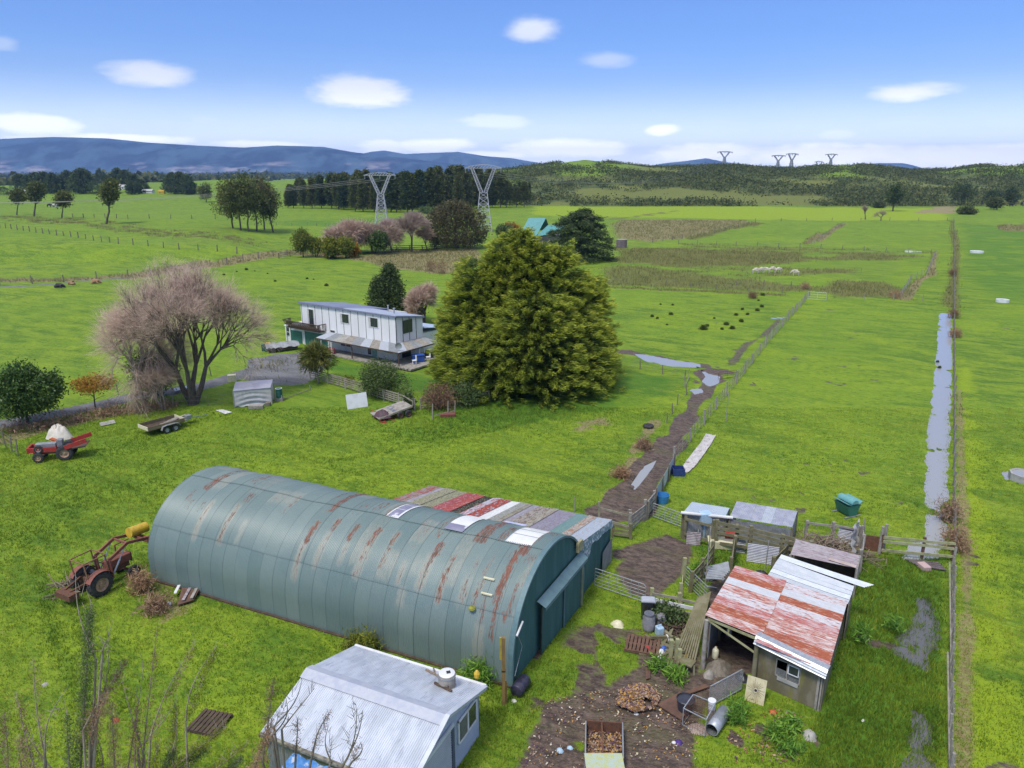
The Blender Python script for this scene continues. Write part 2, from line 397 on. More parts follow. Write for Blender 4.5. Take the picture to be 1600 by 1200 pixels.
amax(mud, poly_mask(X, Y, [(985, 1000), (1090, 1000), (1100, 1060), (1000, 1060)], .5)*.8)
amax(mud, line_mask(X, Y, [(870, 950), (850, 990), (838, 1020)], .35, .3)*.7)
amax(mud, poly_mask(X, Y, [(1125, 880), (1190, 900), (1300, 1000), (1240, 1060), (1100, 1040), (1095, 960)], .3)*.9)
for p_, w_ in (((1388, 965), .5), ((1352, 997), .7), ((1395, 1010), .6), ((1190, 1140), .6), ((1130, 1150), .8), ((1260, 1150), .5)):
    amax(mud, line_mask(X, Y, [p_, (p_[0]+14, p_[1]+7)], w_*.55, .3)*sstep(n3, .3, .5))
amax(mud, sstep(fbm(X/1.1, Y/1.1, 3, 77), .64, .70)*poly_mask(X, Y, [(1170, 720), (1440, 700), (1430, 830), (1180, 800)], 3)*.8)
amax(mud, sstep(fbm(X/1.4, Y/1.4, 3, 78), .63, .70)*sstep(n2, .45, .6)*nearm*.55*(X > 8))
# --- driveway and gravel
amax(grav, line_mask(X, Y, [(-150, 690), (0, 663), (70, 650), (140, 636), (200, 622), (270, 612), (330, 600), (400, 578), (470, 560)], 1.25, .3))
amax(grav, poly_mask(X, Y, [(385, 562), (440, 553), (500, 548), (520, 556), (500, 585), (478, 600), (430, 603), (385, 592)], 1.0))
amax(dry, grav*sstep(n2, .5, .62)*.6)
amax(grav, line_mask(X, Y, [(0, 449), (55, 446), (120, 440), (200, 434)], .9, .4)*.8)
# --- rough, brown and reedy ground
amax(dry, line_mask(X, Y, [(0, 690), (60, 672), (120, 660), (180, 645), (260, 634)], .9+q, .6))
amax(dry, poly_mask(X, Y, [(545, 404), (600, 392), (740, 388), (750, 412), (700, 428), (600, 420)], 2.5))
amax(dry, line_mask(X, Y, [(200, 434), (300, 420), (380, 406), (470, 396), (560, 402)], 2.4, 1.3))
amax(dry, line_mask(X, Y, [(0, 438), (60, 438), (120, 436), (200, 430), (300, 415), (380, 402), (470, 392)], 2.6+q, 1.3)*.85)
amax(reed, poly_mask(X, Y, [(935, 384), (1200, 386), (1452, 396), (1440, 430), (1400, 466), (1225, 460), (1060, 452), (930, 448)], 5)*(.12+.62*sstep(fbm(X0_/22, Y0_/12, 4, 44), .44, .62)))
amax(reed, poly_mask(X, Y, [(935, 418), (1000, 422), (1140, 434), (1215, 446), (1200, 456), (1060, 450), (935, 446)], 3)*.75)
amax(reed, poly_mask(X, Y, [(960, 388), (1150, 386), (1270, 396), (1240, 412), (1080, 420), (960, 408)], 4)*sstep(n4, .32, .5)*.9)
amax(reed, poly_mask(X, Y, [(1270, 452), (1300, 438), (1380, 440), (1420, 458), (1400, 466), (1300, 463)], 3)*.95)
amax(reed, poly_mask(X, Y, [(1230, 385), (1450, 392), (1452, 410), (1380, 440), (1250, 430)], 4)*.35)
amax(dry, poly_mask(X, Y, [(945, 350), (960, 343), (1170, 344), (1180, 350), (1080, 372), (1015, 379), (950, 372)], 4)*.75)
amax(yel, poly_mask(X, Y, [(830, 336), (830, 322), (1080, 322), (1480, 326), (1482, 344), (1300, 345), (1180, 343), (1000, 340)], 5))
amax(reed, line_mask(X, Y, [(1180, 348), (1080, 374)], 3, 2)*.8); amax(reed, line_mask(X, Y, [(945, 343), (1060, 330)], 2.5, 2)*.9)
amax(reed, line_mask(X, Y, [(1060, 382), (1250, 387), (1452, 395)], 1.0, .9)); amax(dry, line_mask(X, Y, [(1320, 350), (1268, 382)], 1.4, 1.0))
amax(reed, line_mask(X, Y, [(935, 448), (1060, 453), (1222, 460)], 1.1, .9)); amax(dry, line_mask(X, Y, [(1462, 397), (1448, 430), (1425, 438), (1405, 468)], 1.0, .8)); amax(reed, line_mask(X, Y, [(1488, 345), (1490, 400), (1490, 480)], .9, .9)*.8)
amax(dry, poly_mask(X, Y, [(1430, 333), (1462, 321), (1492, 320), (1492, 334)], 3)); amax(dry, poly_mask(X, Y, [(1555, 352), (1610, 350), (1610, 362), (1570, 360)], 3))
XW_, YW_ = X, Y; X, Y = X0_+(XW_-X0_)*.25, Y0_
amax(dry, line_mask(X, Y, [(1499, 610), (1503, 760), (1512, 900), (1508, 1100), (1500, 1260)], .32+q*.4, .3)*.68)
amax(yel, poly_mask(X, Y, [(1492, 560), (1520, 560), (1640, 1260), (1485, 1260)], 1.2)*.85*sstep(n1, .25, .5)); X, Y = XW_, YW_
amax(dry, line_mask(X, Y, [(1025, 660), (1000, 700), (975, 745), (955, 780)], .5+q*.7, .5)*sstep(n1, .36, .55)*.9)
amax(dry, poly_mask(X, Y, [(880, 662), (945, 650), (960, 664), (900, 676)], 1.0)*sstep(n1, .34, .5)*.8)
amax(dry, poly_mask(X, Y, [(240, 905), (300, 935), (300, 1000), (240, 990)], 1)*sstep(n1, .4, .55)*.7)
amax(dry, poly_mask(X, Y, [(300, 990), (400, 1000), (400, 1040), (310, 1050)], 1)*sstep(n1, .44, .58)*.5)
amax(dry, sstep(fbm(X/16, Y/9, 4, 61), .56, .68)*sstep(Y, 100, 150)*.35); amax(dry, sstep(n3, .6, .75)*sstep(n2, .5, .62)*.35)
amax(reed, poly_mask(X, Y, [(0, 345), (100, 350), (200, 365), (380, 385), (430, 380), (300, 360), (180, 345), (0, 338)], 4)*(.25+.6*sstep(n1, .4, .6)))
amax(mud, poly_mask(X, Y, [(425, 608), (1,1), (2,2)][:1]*3, .1)*0)
# --- lush dark grass
amax(lush, poly_mask(X, Y, [(640, 640), (760, 620), (960, 580), (1080, 590), (1000, 640), (860, 655), (700, 690), (600, 690)], 2.5)*.75)
amax(lush, line_mask(X, Y, [(640, 690), (760, 675), (900, 640), (1050, 615)], .35, .3)*.8)
amax(lush, poly_mask(X, Y, [(1340, 870), (1475, 870), (1478, 1260), (1240, 1260), (1310, 1000)], .5)*.95)
amax(lush, poly_mask(X, Y, [(1090, 850), (1160, 850), (1160, 890), (1130, 930), (1090, 900)], .5)*.8)
amax(lush, poly_mask(X, Y, [(500, 560), (690, 590), (680, 620), (600, 600), (500, 580)], 1)*.7)
amax(lush, poly_mask(X, Y, [(430, 344), (640, 340), (640, 356), (430, 352)], 4)*.6); amax(lush, poly_mask(X, Y, [(1490, 345), (1640, 365), (1640, 500), (1490, 440)], 6)*.6)
amax(lush, poly_mask(X, Y, [(750, 1080), (850, 1050), (860, 1090), (780, 1150)], .8)*.5)
for k, pts in enumerate([[(430, 700), (520, 720), (640, 700), (800, 655)], [(100, 880), (140, 1000), (200, 1100)], [(60, 880), (90, 1010), (140, 1120)], [(0, 700), (200, 760), (250, 800)], [(300, 690), (420, 700), (560, 740)]]):
    amax(lush, line_mask(X, Y, pts, .3, .35)*.55)
amax(lush, sstep(n4, .5, .62)*.35); amax(yel, sstep(n2, .5, .62)*.45*(Y < 400)); amax(yel, poly_mask(X, Y, [(1180, 560), (1420, 560), (1400, 760), (1150, 760)], 5)*.4)
X, Y = X0_, Y0_
hillm = sstep(Y, 440, 480)*sstep(X/np.maximum(Y, 1), -.02, .04)*(Y < 4000)
zh = H(X, Y)
sx_h = X/np.maximum(Y, 1); dm = np.exp(-((sx_h-.09)/.055)**2)+np.exp(-((sx_h-.43)/.06)**2)+np.exp(-((sx_h-.645)/.075)**2); dmk = np.clip(dm, 0, 1)*sstep(zh, 15, 21); amax(reed, hillm*(1-sstep(zh, 24, 34))*.72*(1-dmk))
amax(bush, hillm*sstep(fbm(X/60, Y/60, 4, 88), .27, .45)*(1-sstep(zh, 26, 33)*.6)*(1-dmk)); amax(reed, hillm*sstep(fbm(X/40, Y/40, 3, 98), .42, .55)*.5*(1-dmk))
# --- heights
clearH = np.maximum.reduce([mud, grav])
zh = zh+np.where(nearm, .05*(n1-.47)+.035*(n3-.45), 0)*(1-grav)
rut = np.zeros(X.shape)
for pts in [[(960, 800), (990, 765), (1020, 725), (1050, 690), (1085, 635)], [(975, 806), (1003, 770), (1032, 728), (1060, 695), (1092, 640)], [(815, 1190), (870, 1130), (925, 1090)], [(850, 1200), (905, 1130), (945, 1095)]]:
    rut = np.maximum(rut, line_mask(X, Y, pts, .16, .14))
zh = zh-rut*.07*mud-mud*(n3-.3)*.06
# dips that hold water (the water sheets lie just below ground level)
wet = np.zeros(X.shape)
amax(wet, poly_mask(X, Y, [(1471, 490), (1483, 490), (1483, 560), (1480, 640), (1475, 720), (1474, 790), (1470, 850), (1455, 850), (1456, 800), (1452, 780), (1453, 700), (1460, 640), (1467, 560), (1470, 510)], .55+.2*q))
amax(wet, poly_mask(X, Y, [(1425, 850), (1470, 850), (1458, 872), (1420, 872)], .5)*.8)
amax(wet, poly_mask(X, Y, [(1432, 935), (1455, 935), (1470, 990), (1465, 1030), (1448, 1045), (1400, 1020), (1385, 1005), (1425, 985)], .45)*.72)
amax(wet, poly_mask(X, Y, [(1430, 1110), (1462, 1120), (1460, 1260), (1405, 1260), (1415, 1180)], .5)*.72)
amax(wet, poly_mask(X, Y, [(993, 553), (1012, 555), (1060, 564), (1093, 568), (1092, 574), (1050, 572), (1010, 564)], .22)*1.1)
amax(wet, poly_mask(X, Y, [(1096, 578), (1106, 584), (1124, 588), (1122, 598), (1108, 603), (1098, 596), (1104, 588)], .22)*1.1)
amax(wet, poly_mask(X, Y, [(1078, 609), (1096, 606), (1097, 612), (1086, 615)], .2)*1.0)
amax(wet, line_mask(X, Y, [(990, 755), (1008, 733), (1018, 722)], .22, .18)*.85)
amax(wet, poly_mask(X, Y, [(1568, 738), (1578, 738), (1582, 748), (1572, 748)], .2))
amax(wet, line_mask(X, Y, [(1418, 393), (1435, 393)], .9, .5)); amax(wet, line_mask(X, Y, [(1205, 497), (1226, 496)], .2, .15)); amax(wet, line_mask(X, Y, [(1138, 567), (1146, 568)], .3, .2))
zh = zh-wet*.155+wet*(n3-.47)*.42*(Y < 125)+wet*(n1-.47)*.24*(Y < 125)
WETLVL = -.028
dipfar = (Y > 120)
V = np.stack([X, Y, zh], 1)
nr, nc = TH.shape
idx = np.arange(nr*nc).reshape(nr, nc)
F = np.stack([idx[:-1, :-1], idx[1:, :-1], idx[1:, 1:], idx[:-1, 1:]], -1).reshape(-1, 4)[:, ::-1]
A = np.stack([mud, dry, lush, grav], 1); B = np.stack([yel, reed, bush, wet], 1)
# ground material
m, t, p = new_mat('ground'); g = N(t, 'ShaderNodeNewGeometry').outputs['Position']
a = attr(t, 'A'); b = attr(t, 'B'); sa = N(t, 'ShaderNodeSeparateColor'); t.links.new(a.outputs['Color'], sa.inputs[0]); sb = N(t, 'ShaderNodeSeparateColor'); t.links.new(b.outputs['Color'], sb.inputs[0])
gs = mapping(t, g, (1, 1, 1), rot=(0, 0, .5))
big = noise(t, g, .045, 4, .6); midn = noise(t, mapping(t, gs, (.5, 1.3, 1)), .42, 5, .62, .4); sml = noise(t, mapping(t, gs, (.6, 1.2, 1)), 2.6, 5, .65, .3); fin = noise(t, mapping(t, g, (.8, 1.6, 1)), 7, 4, .75)
def edge(src, lo=.35, hi=.65, k=.5, nzs=None):
    return ramp(t, mth(t, 'ADD', mth(t, 'ADD', src, mth(t, 'MULTIPLY', mth(t, 'SUBTRACT', nzs or sml, .5), k*1.5)), mth(t, 'MULTIPLY', mth(t, 'SUBTRACT', fin, .5), k*.8)), lo, hi)
grass = mix(t, ramp(t, midn, .32, .68), (.080, .165, .012), (.205, .295, .020))
grass = mix(t, mth(t, 'MULTIPLY', ramp(t, big, .42, .6), .5), grass, (.165, .27, .016))
grass = mix(t, mth(t, 'MULTIPLY', ramp(t, sml, .5, .72), .65), grass, (.31, .36, .045))
grass = mix(t, mth(t, 'MULTIPLY', ramp(t, sml, .47, .28), .75), grass, (.042, .105, .012))
grass = mix(t, mth(t, 'MULTIPLY', edge(sa.outputs['Blue'], .25, .8, .5), .62), grass, (.045, .15, .014))
grass = mix(t, mth(t, 'MULTIPLY', edge(sb.outputs['Red'], .2, .9, .6), .75), grass, (.27, .36, .015))
dryc = mix(t, ramp(t, sml, .35, .62), (.32, .27, .145), (.23, .17, .095))
col = mix(t, mth(t, 'MULTIPLY', edge(sa.outputs['Green'], .3, .75, .75), .88), grass, dryc)
reedc = mix(t, ramp(t, sml, .38, .62), (.175, .14, .05), (.13, .16, .035))
col = mix(t, mth(t, 'MULTIPLY', edge(sb.outputs['Green'], .3, .8, .8), .9), col, reedc)
bushc = mix(t, ramp(t, noise(t, g, .07, 5, .7), .38, .6), (.05, .085, .024), (.12, .13, .034))
col = mix(t, edge(sb.outputs['Blue'], .3, .7, .5, midn), col, bushc)
gravc = mix(t, ramp(t, midn, .38, .6), (.19, .19, .20), (.13, .13, .14)); gravc = mix(t, mth(t, 'MULTIPLY', ramp(t, fin, .5, .7), .5), gravc, (.30, .29, .29))
col = mix(t, edge(a.outputs['Alpha'], .35, .6, .35), col, gravc)
mudc = mix(t, ramp(t, sml, .35, .65), (.16, .115, .09), (.06, .043, .036)); mudc = mix(t, mth(t, 'MULTIPLY', ramp(t, midn, .5, .66), .55), mudc, (.11, .105, .045)); mudc = mix(t, mth(t, 'MULTIPLY', ramp(t, fin, .52, .7), .55), mudc, (.24, .18, .15))
mm = edge(sa.outputs['Red'], .35, .6, .45); col = mix(t, mm, col, mudc)
wm = ramp(t, b.outputs['Alpha'], .25, .7); col = mix(t, mth(t, 'MULTIPLY', wm, .55), col, (.035, .05, .018))
col = mix(t, mth(t, 'MULTIPLY', ramp(t, fin, .52, .36), .45), col, mix(t, 1.0, col, (.36, .42, .30), 'MULTIPLY'))
t.links.new(col, p.inputs['Base Color'])
rough = mth(t, 'SUBTRACT', .95, mth(t, 'MULTIPLY', mm, .28)); t.links.new(rough, p.inputs['Roughness']); p.inputs['Specular IOR Level'].default_value = .25
hh = mth(t, 'ADD', mth(t, 'MULTIPLY', sml, 1.0), mth(t, 'MULTIPLY', fin, .5)); bump(t, p, hh, .75, .16)
M['ground'] = m
me = np_mesh('ground', V, F, m, {'A': A, 'B': B}, smooth=True)
ground = link_mesh('ground', me); tag(ground, kind='structure')
# water sheets
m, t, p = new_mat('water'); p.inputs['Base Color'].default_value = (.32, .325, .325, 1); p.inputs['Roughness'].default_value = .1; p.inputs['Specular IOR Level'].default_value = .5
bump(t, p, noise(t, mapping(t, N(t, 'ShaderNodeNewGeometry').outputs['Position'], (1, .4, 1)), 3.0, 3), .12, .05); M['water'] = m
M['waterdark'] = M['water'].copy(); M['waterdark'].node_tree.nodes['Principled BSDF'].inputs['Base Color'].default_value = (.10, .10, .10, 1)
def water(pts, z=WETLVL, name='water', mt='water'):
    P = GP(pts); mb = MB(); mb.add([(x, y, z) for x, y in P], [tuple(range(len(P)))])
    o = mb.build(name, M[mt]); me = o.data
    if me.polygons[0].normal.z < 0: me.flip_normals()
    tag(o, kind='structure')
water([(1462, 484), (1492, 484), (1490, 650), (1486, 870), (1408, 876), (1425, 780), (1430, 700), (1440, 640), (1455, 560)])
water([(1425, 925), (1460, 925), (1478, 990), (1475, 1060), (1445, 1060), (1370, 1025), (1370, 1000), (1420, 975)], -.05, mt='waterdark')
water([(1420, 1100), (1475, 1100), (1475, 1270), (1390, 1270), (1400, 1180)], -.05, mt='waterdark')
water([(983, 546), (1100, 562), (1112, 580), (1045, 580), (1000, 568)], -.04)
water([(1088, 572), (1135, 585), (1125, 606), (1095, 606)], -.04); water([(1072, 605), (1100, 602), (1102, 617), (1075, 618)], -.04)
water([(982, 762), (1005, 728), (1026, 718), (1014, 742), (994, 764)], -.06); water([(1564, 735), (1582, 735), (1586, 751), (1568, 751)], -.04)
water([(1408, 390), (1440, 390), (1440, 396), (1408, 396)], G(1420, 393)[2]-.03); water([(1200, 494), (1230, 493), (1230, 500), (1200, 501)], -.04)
# ================================================================ MOUNTAINS (real hills 12 to 17 km away)
def mountains(name, prof, D, depth, seed, matn, x0, x1):
    k_ = D/11000
    nx, ny = 260, 44; az = np.linspace(x0, x1, nx); dd = np.linspace(0, 1, ny)
    AZm, DD = np.meshgrid((az-800)/FOC, dd); dist = D+DD*depth
    py = np.interp(az, [c[0] for c in prof], [c[1] for c in prof])
    crest = CAMH+(270-py)/FOC*(D+.55*depth)/cos(PITCH)**0*1.0
    Xm = AZm*dist; Ym = dist
    f = sstep(DD, 0, .55)*(1-sstep(DD, .6, 1.0)*.8)
    ridg = 1-np.abs(fbm(Xm/1500/k_, Ym/2600/k_, 4, seed)*2-1)*1.5
    Zm = crest[None, :]*f+ridg*f*(1-f)**2*crest[None, :]*3.2-60*(1-f)
    Vm = np.stack([Xm.ravel(), Ym.ravel(), Zm.ravel()], 1); id_ = np.arange(nx*ny).reshape(ny, nx)
    Fm = np.stack([id_[:-1, :-1], id_[:-1, 1:], id_[1:, 1:], id_[1:, :-1]], -1).reshape(-1, 4)
    o = link_mesh(name, np_mesh(name, Vm, Fm, matn, smooth=True)); tag(o, kind='structure'); return o
def mtn_mat(name, bushc, past, lo, hi, top):
    m, t, p = new_mat(name); g = N(t, 'ShaderNodeNewGeometry').outputs['Position']; sp = N(t, 'ShaderNodeSeparateXYZ'); t.links.new(g, sp.inputs[0])
    f = ramp(t, noise(t, mapping(t, g, (1, .5, 5)), .0015, 5, .6), lo, hi); f = mth(t, 'MULTIPLY', f, ramp(t, sp.outputs[2], top, top*.45))
    c = mix(t, f, bushc, past); c = mix(t, mth(t, 'MULTIPLY', ramp(t, noise(t, mapping(t, g, (1, .4, 1.5)), .004, 6, .7), .42, .6), .8), c, tuple(x*2.6 for x in bushc))
    t.links.new(c, p.inputs['Base Color']); p.inputs['Roughness'].default_value = 1; p.inputs['Specular IOR Level'].default_value = 0; return m
M['range'] = mtn_mat('bush clad range', (.030, .050, .060), (.34, .30, .30), .50, .60, 140)
M['range2'] = mtn_mat('far range', (.04, .06, .055), (.10, .11, .09), .55, .7, 150)
mountains('mountains', [(-400, 232), (0, 224), (60, 221), (120, 219), (200, 221), (260, 227), (330, 231), (400, 234), (450, 231), (520, 233), (560, 240), (620, 247), (700, 256), (760, 262), (830, 268), (900, 274)], 6000, 2700, 5, M['range'], -700, 930)
mountains('mountains', [(420, 250), (560, 246), (590, 240), (610, 238), (640, 243), (690, 241), (720, 240), (760, 246), (800, 249), (830, 254), (860, 258), (900, 264), (990, 262), (1030, 256), (1060, 253), (1090, 249), (1100, 251), (1130, 256), (1180, 262), (1240, 267), (1280, 262), (1330, 258), (1350, 256), (1385, 256), (1400, 259), (1430, 267), (1500, 275)], 9000, 3000, 15, M['range2'], 400, 1600)
# far low plain trees are built later; haze box last
# ================================================================ BUILDINGS
ORG = {}
def root(name, loc, label, cat, group=None):
    o = thing(name, loc, 0, label, cat, group); ORG[o.name] = tuple(loc); return o
def wb(mb, name, mats, par, label=None, smooth=False, bevel=0):
    """build a mesh given in world coordinates under a thing or part"""
    org = ORG[par.name] if par is not None else (0, 0, 0)
    mb.v = [vsub(v, org) for v in mb.v]
    o = mb.build(name, mats, par, smooth=smooth, bevel=bevel); ORG[o.name] = org
    if label: o['label'] = label
    return o
def solo(mb, name, mats, loc, label, cat, group=None, smooth=False, bevel=0):
    """a thing that is one mesh, its origin on its base"""
    mb.v = [vsub(v, loc) for v in mb.v]
    o = mb.build(name, mats, None, smooth=smooth, bevel=bevel); o.location = loc
    return tag(o, label, cat, group)
def plane_hit(o, d, px, py):
    r = ray(px, py); L = hypot(d[0], d[1]); dx, dy = d[0]/L, d[1]/L
    det = r[0]*(-dy)+dx*r[1]; tt = (o[0]*(-dy)+dx*o[1])/det
    return (r[0]*tt-o[0])*dx+(r[1]*tt-o[1])*dy, CAMH+r[2]*tt
# ---- arched barn
BC = G(799, 1073); BA = G(237, 905); BR = G(908, 933)
BL = hypot(BA[0]-BC[0], BA[1]-BC[1]); BW = 7.4
bl = ((BA[0]-BC[0])/BL, (BA[1]-BC[1])/BL); t_ = hypot(BR[0]-BC[0], BR[1]-BC[1]); bw = ((BR[0]-BC[0])/t_, (BR[1]-BC[1])/t_)
def B(l, w_, z): return (BC[0]+bl[0]*l+bw[0]*w_, BC[1]+bl[1]*l+bw[1]*w_, z)
BH, BS = 4.6, 1.1; ARC = BS*2+pi*.5*(BW/2+(BH-BS))
def prof(s, off=0):
    """arch profile: s in metres along the arc from the near foot"""
    a = BW/2; b = BH-BS
    if s < BS: return (-off, s)
    if s > ARC-BS: return (BW+off, ARC-s)
    t = pi*(s-BS)/(ARC-2*BS); return (a-(a+off)*cos(t), BS+(b+off)*sin(t))
barn = root('arched_barn', B(0, BW/2, 0), 'long teal arched barn clad in rust streaked corrugated sheets', 'barn')
m, t, p = new_mat('painted rusty iron'); g = coords(t)
ru = attr(t, 'rust').outputs['Fac']; pa = attr(t, 'pale').outputs['Fac']; tn = attr(t, 'tone').outputs['Fac']; se = attr(t, 'seam').outputs['Fac']
rotg = mapping(t, g, (1, 1, 1), rot=(0, 0, -atan2(bl[1], bl[0])))
stre = noise(t, mapping(t, rotg, (9, .7, .7)), 1.2, 5, .6); spk = noise(t, mapping(t, rotg, (7, 1.2, 1.2)), 2.4, 6, .75)
base = mix(t, tn, (.125, .18, .172), (.185, .24, .225)); base = mix(t, mth(t, 'MULTIPLY', ramp(t, stre, .35, .7), .35), base, (.16, .22, .215))
base = mix(t, mth(t, 'MULTIPLY', ramp(t, noise(t, g, .8, 4), .45, .65), .3), base, (.11, .17, .18))
pm = ramp(t, mth(t, 'ADD', pa, mth(t, 'MULTIPLY', mth(t, 'SUBTRACT', spk, .5), 1.6)), .3, 1.15); base = mix(t, mth(t, 'MULTIPLY', pm, .8), base, (.30, .30, .25))
rm = ramp(t, mth(t, 'ADD', ru, mth(t, 'MULTIPLY', mth(t, 'SUBTRACT', spk, .5), 2.4)), .45, .85)
rcol = mix(t, ramp(t, stre, .4, .6), (.21, .085, .055), (.13, .065, .045)); base = mix(t, rm, base, rcol)
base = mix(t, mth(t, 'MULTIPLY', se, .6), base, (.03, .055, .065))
t.links.new(base, p.inputs['Base Color']); t.links.new(mth(t, 'ADD', .42, mth(t, 'MULTIPLY', rm, .4)), p.inputs['Roughness']); p.inputs['Specular IOR Level'].default_value = .45
M['barn'] = m
pitch = .083; nw = int(BL/pitch); nu = nw*4+1; us = np.linspace(0, BL, nu); wavez = .013*np.sin(np.arange(nu)*pi/2+pi/4)
sheet = .76; nsh = int(BL/sheet)+1
tiers = [(0.0, 3.05, 0.0, 'wall'), (3.0, 6.25, .022, 'roof'), (6.2, 9.3, .044, 'roof'), (9.25, ARC, .022, 'roof')]
# where the photograph shows rust: (u along the barn, arc start, arc end, half width, strength, paleness)
def uv_of(px, py):
    best = None
    for i in range(0, 400):
        u = BL*i/399
        for j in range(0, 110):
            s = ARC*j/109*.8; w_, z = prof(s); q = B(u, w_, z); x, y = proj(*q); d = (x-px)**2+(y-py)**2
            if best is None or d < best[0]: best = (d, u, s)
    return best[1], best[2]
_g = [(BL*i/299, ARC*.78*j/119) for i in range(300) for j in range(120)]
_w = np.array([prof(s) for _, s in _g]); _u = np.array([u for u, _ in _g]); _s = np.array([s for _, s in _g])
_X = BC[0]+bl[0]*_u+bw[0]*_w[:, 0]; _Y = BC[1]+bl[1]*_u+bw[1]*_w[:, 0]; _dz = _w[:, 1]-CAMH
_zc = _Y*cos(PITCH)-_dz*sin(PITCH); _px = 800+FOC*_X/_zc; _py = 600-FOC*(_Y*sin(PITCH)+_dz*cos(PITCH))/_zc
def uvq(px, py):
    k = np.argmin((_px-px)**2+(_py-py)**2); return _u[k], _s[k]
streaks = [(352, 741, 325, 765, .34, 1, .5), (333, 785, 300, 842, .24, .42, 1), (375, 790, 342, 850, .22, .62, .9), (305, 765, 294, 782, .2, .6, .3), (390, 742, 370, 753, .25, .75, .4), (385, 815, 368, 850, .2, .1, .8),
    (575, 781, 538, 804, .26, .95, .4), (542, 772, 520, 782, .2, .6, .3), (512, 797, 508, 803, .2, .4, .5), (432, 780, 428, 783, .3, .4, .6), (470, 775, 442, 802, .2, .5, .5), (406, 748, 400, 755, .25, .6, .2),
    (498, 815, 478, 850, .24, .95, .6), (478, 850, 457, 905, .24, .5, 1), (532, 812, 520, 828, .25, .85, .7), (515, 832, 492, 885, .24, .4, .9), (560, 822, 545, 846, .22, .9, .6), (545, 850, 530, 880, .2, .35, .8),
    (592, 825, 578, 855, .28, .85, .9), (578, 850, 554, 900, .28, .5, 1), (622, 832, 612, 850, .24, .7, .8), (608, 855, 594, 888, .22, .5, .8), (652, 840, 640, 870, .24, .3, .5), (635, 880, 620, 910, .2, .4, .9), (628, 920, 625, 945, .25, .1, .9),
    (695, 848, 675, 868, .3, .95, .7), (675, 865, 655, 920, .28, .55, 1), (714, 867, 700, 890, .24, .6, .8), (700, 890, 684, 940, .24, .8, .9), (750, 870, 735, 900, .22, .3, .5), (735, 905, 716, 945, .28, .5, .8),
    (775, 870, 755, 905, .2, .4, .5), (755, 905, 740, 945, .24, .65, .7), (760, 930, 752, 975, .26, .6, .6), (752, 975, 745, 1030, .3, .2, .9), (808, 862, 778, 945, .30, .98, .4), (778, 945, 766, 1000, .2, .85, .5),
    (697, 832, 678, 838, .2, .6, .3), (712, 805, 690, 835, .22, .5, .5), (768, 822, 742, 848, .24, .9, .3), (788, 818, 760, 852, .38, 1.0, .2), (800, 826, 786, 848, .25, .8, .2), (855, 840, 835, 872, .42, 1.0, .4), (842, 838, 828, 858, .3, .6, .5),
    (832, 880, 822, 900, .2, .3, .8), (818, 900, 812, 920, .25, .3, .7), (814, 912, 790, 962, .14, .8, .5), (808, 955, 800, 975, .2, .3, .7), (792, 960, 786, 972, .25, .9, .3), (730, 945, 700, 940, .1, .5, .2),
    (640, 800, 690, 822, .1, .2, .2), (560, 790, 585, 800, .25, .2, .5), (600, 792, 625, 800, .2, .1, .4), (672, 812, 660, 822, .2, .3, .3)]
SU = []
for x0, y0, x1, y1, hw, st, pl in streaks:
    u0, s0 = uvq(x0, y0); u1, s1 = uvq(x1, y1); SU.append(((u0+u1)/2, min(s0, s1)-.1, max(s0, s1)+.1, hw, st, pl))
sky_l = [((600, 822), (635, 790), .36), ((697, 845), (735, 803), .46), ((800, 866), (838, 822), .62)]
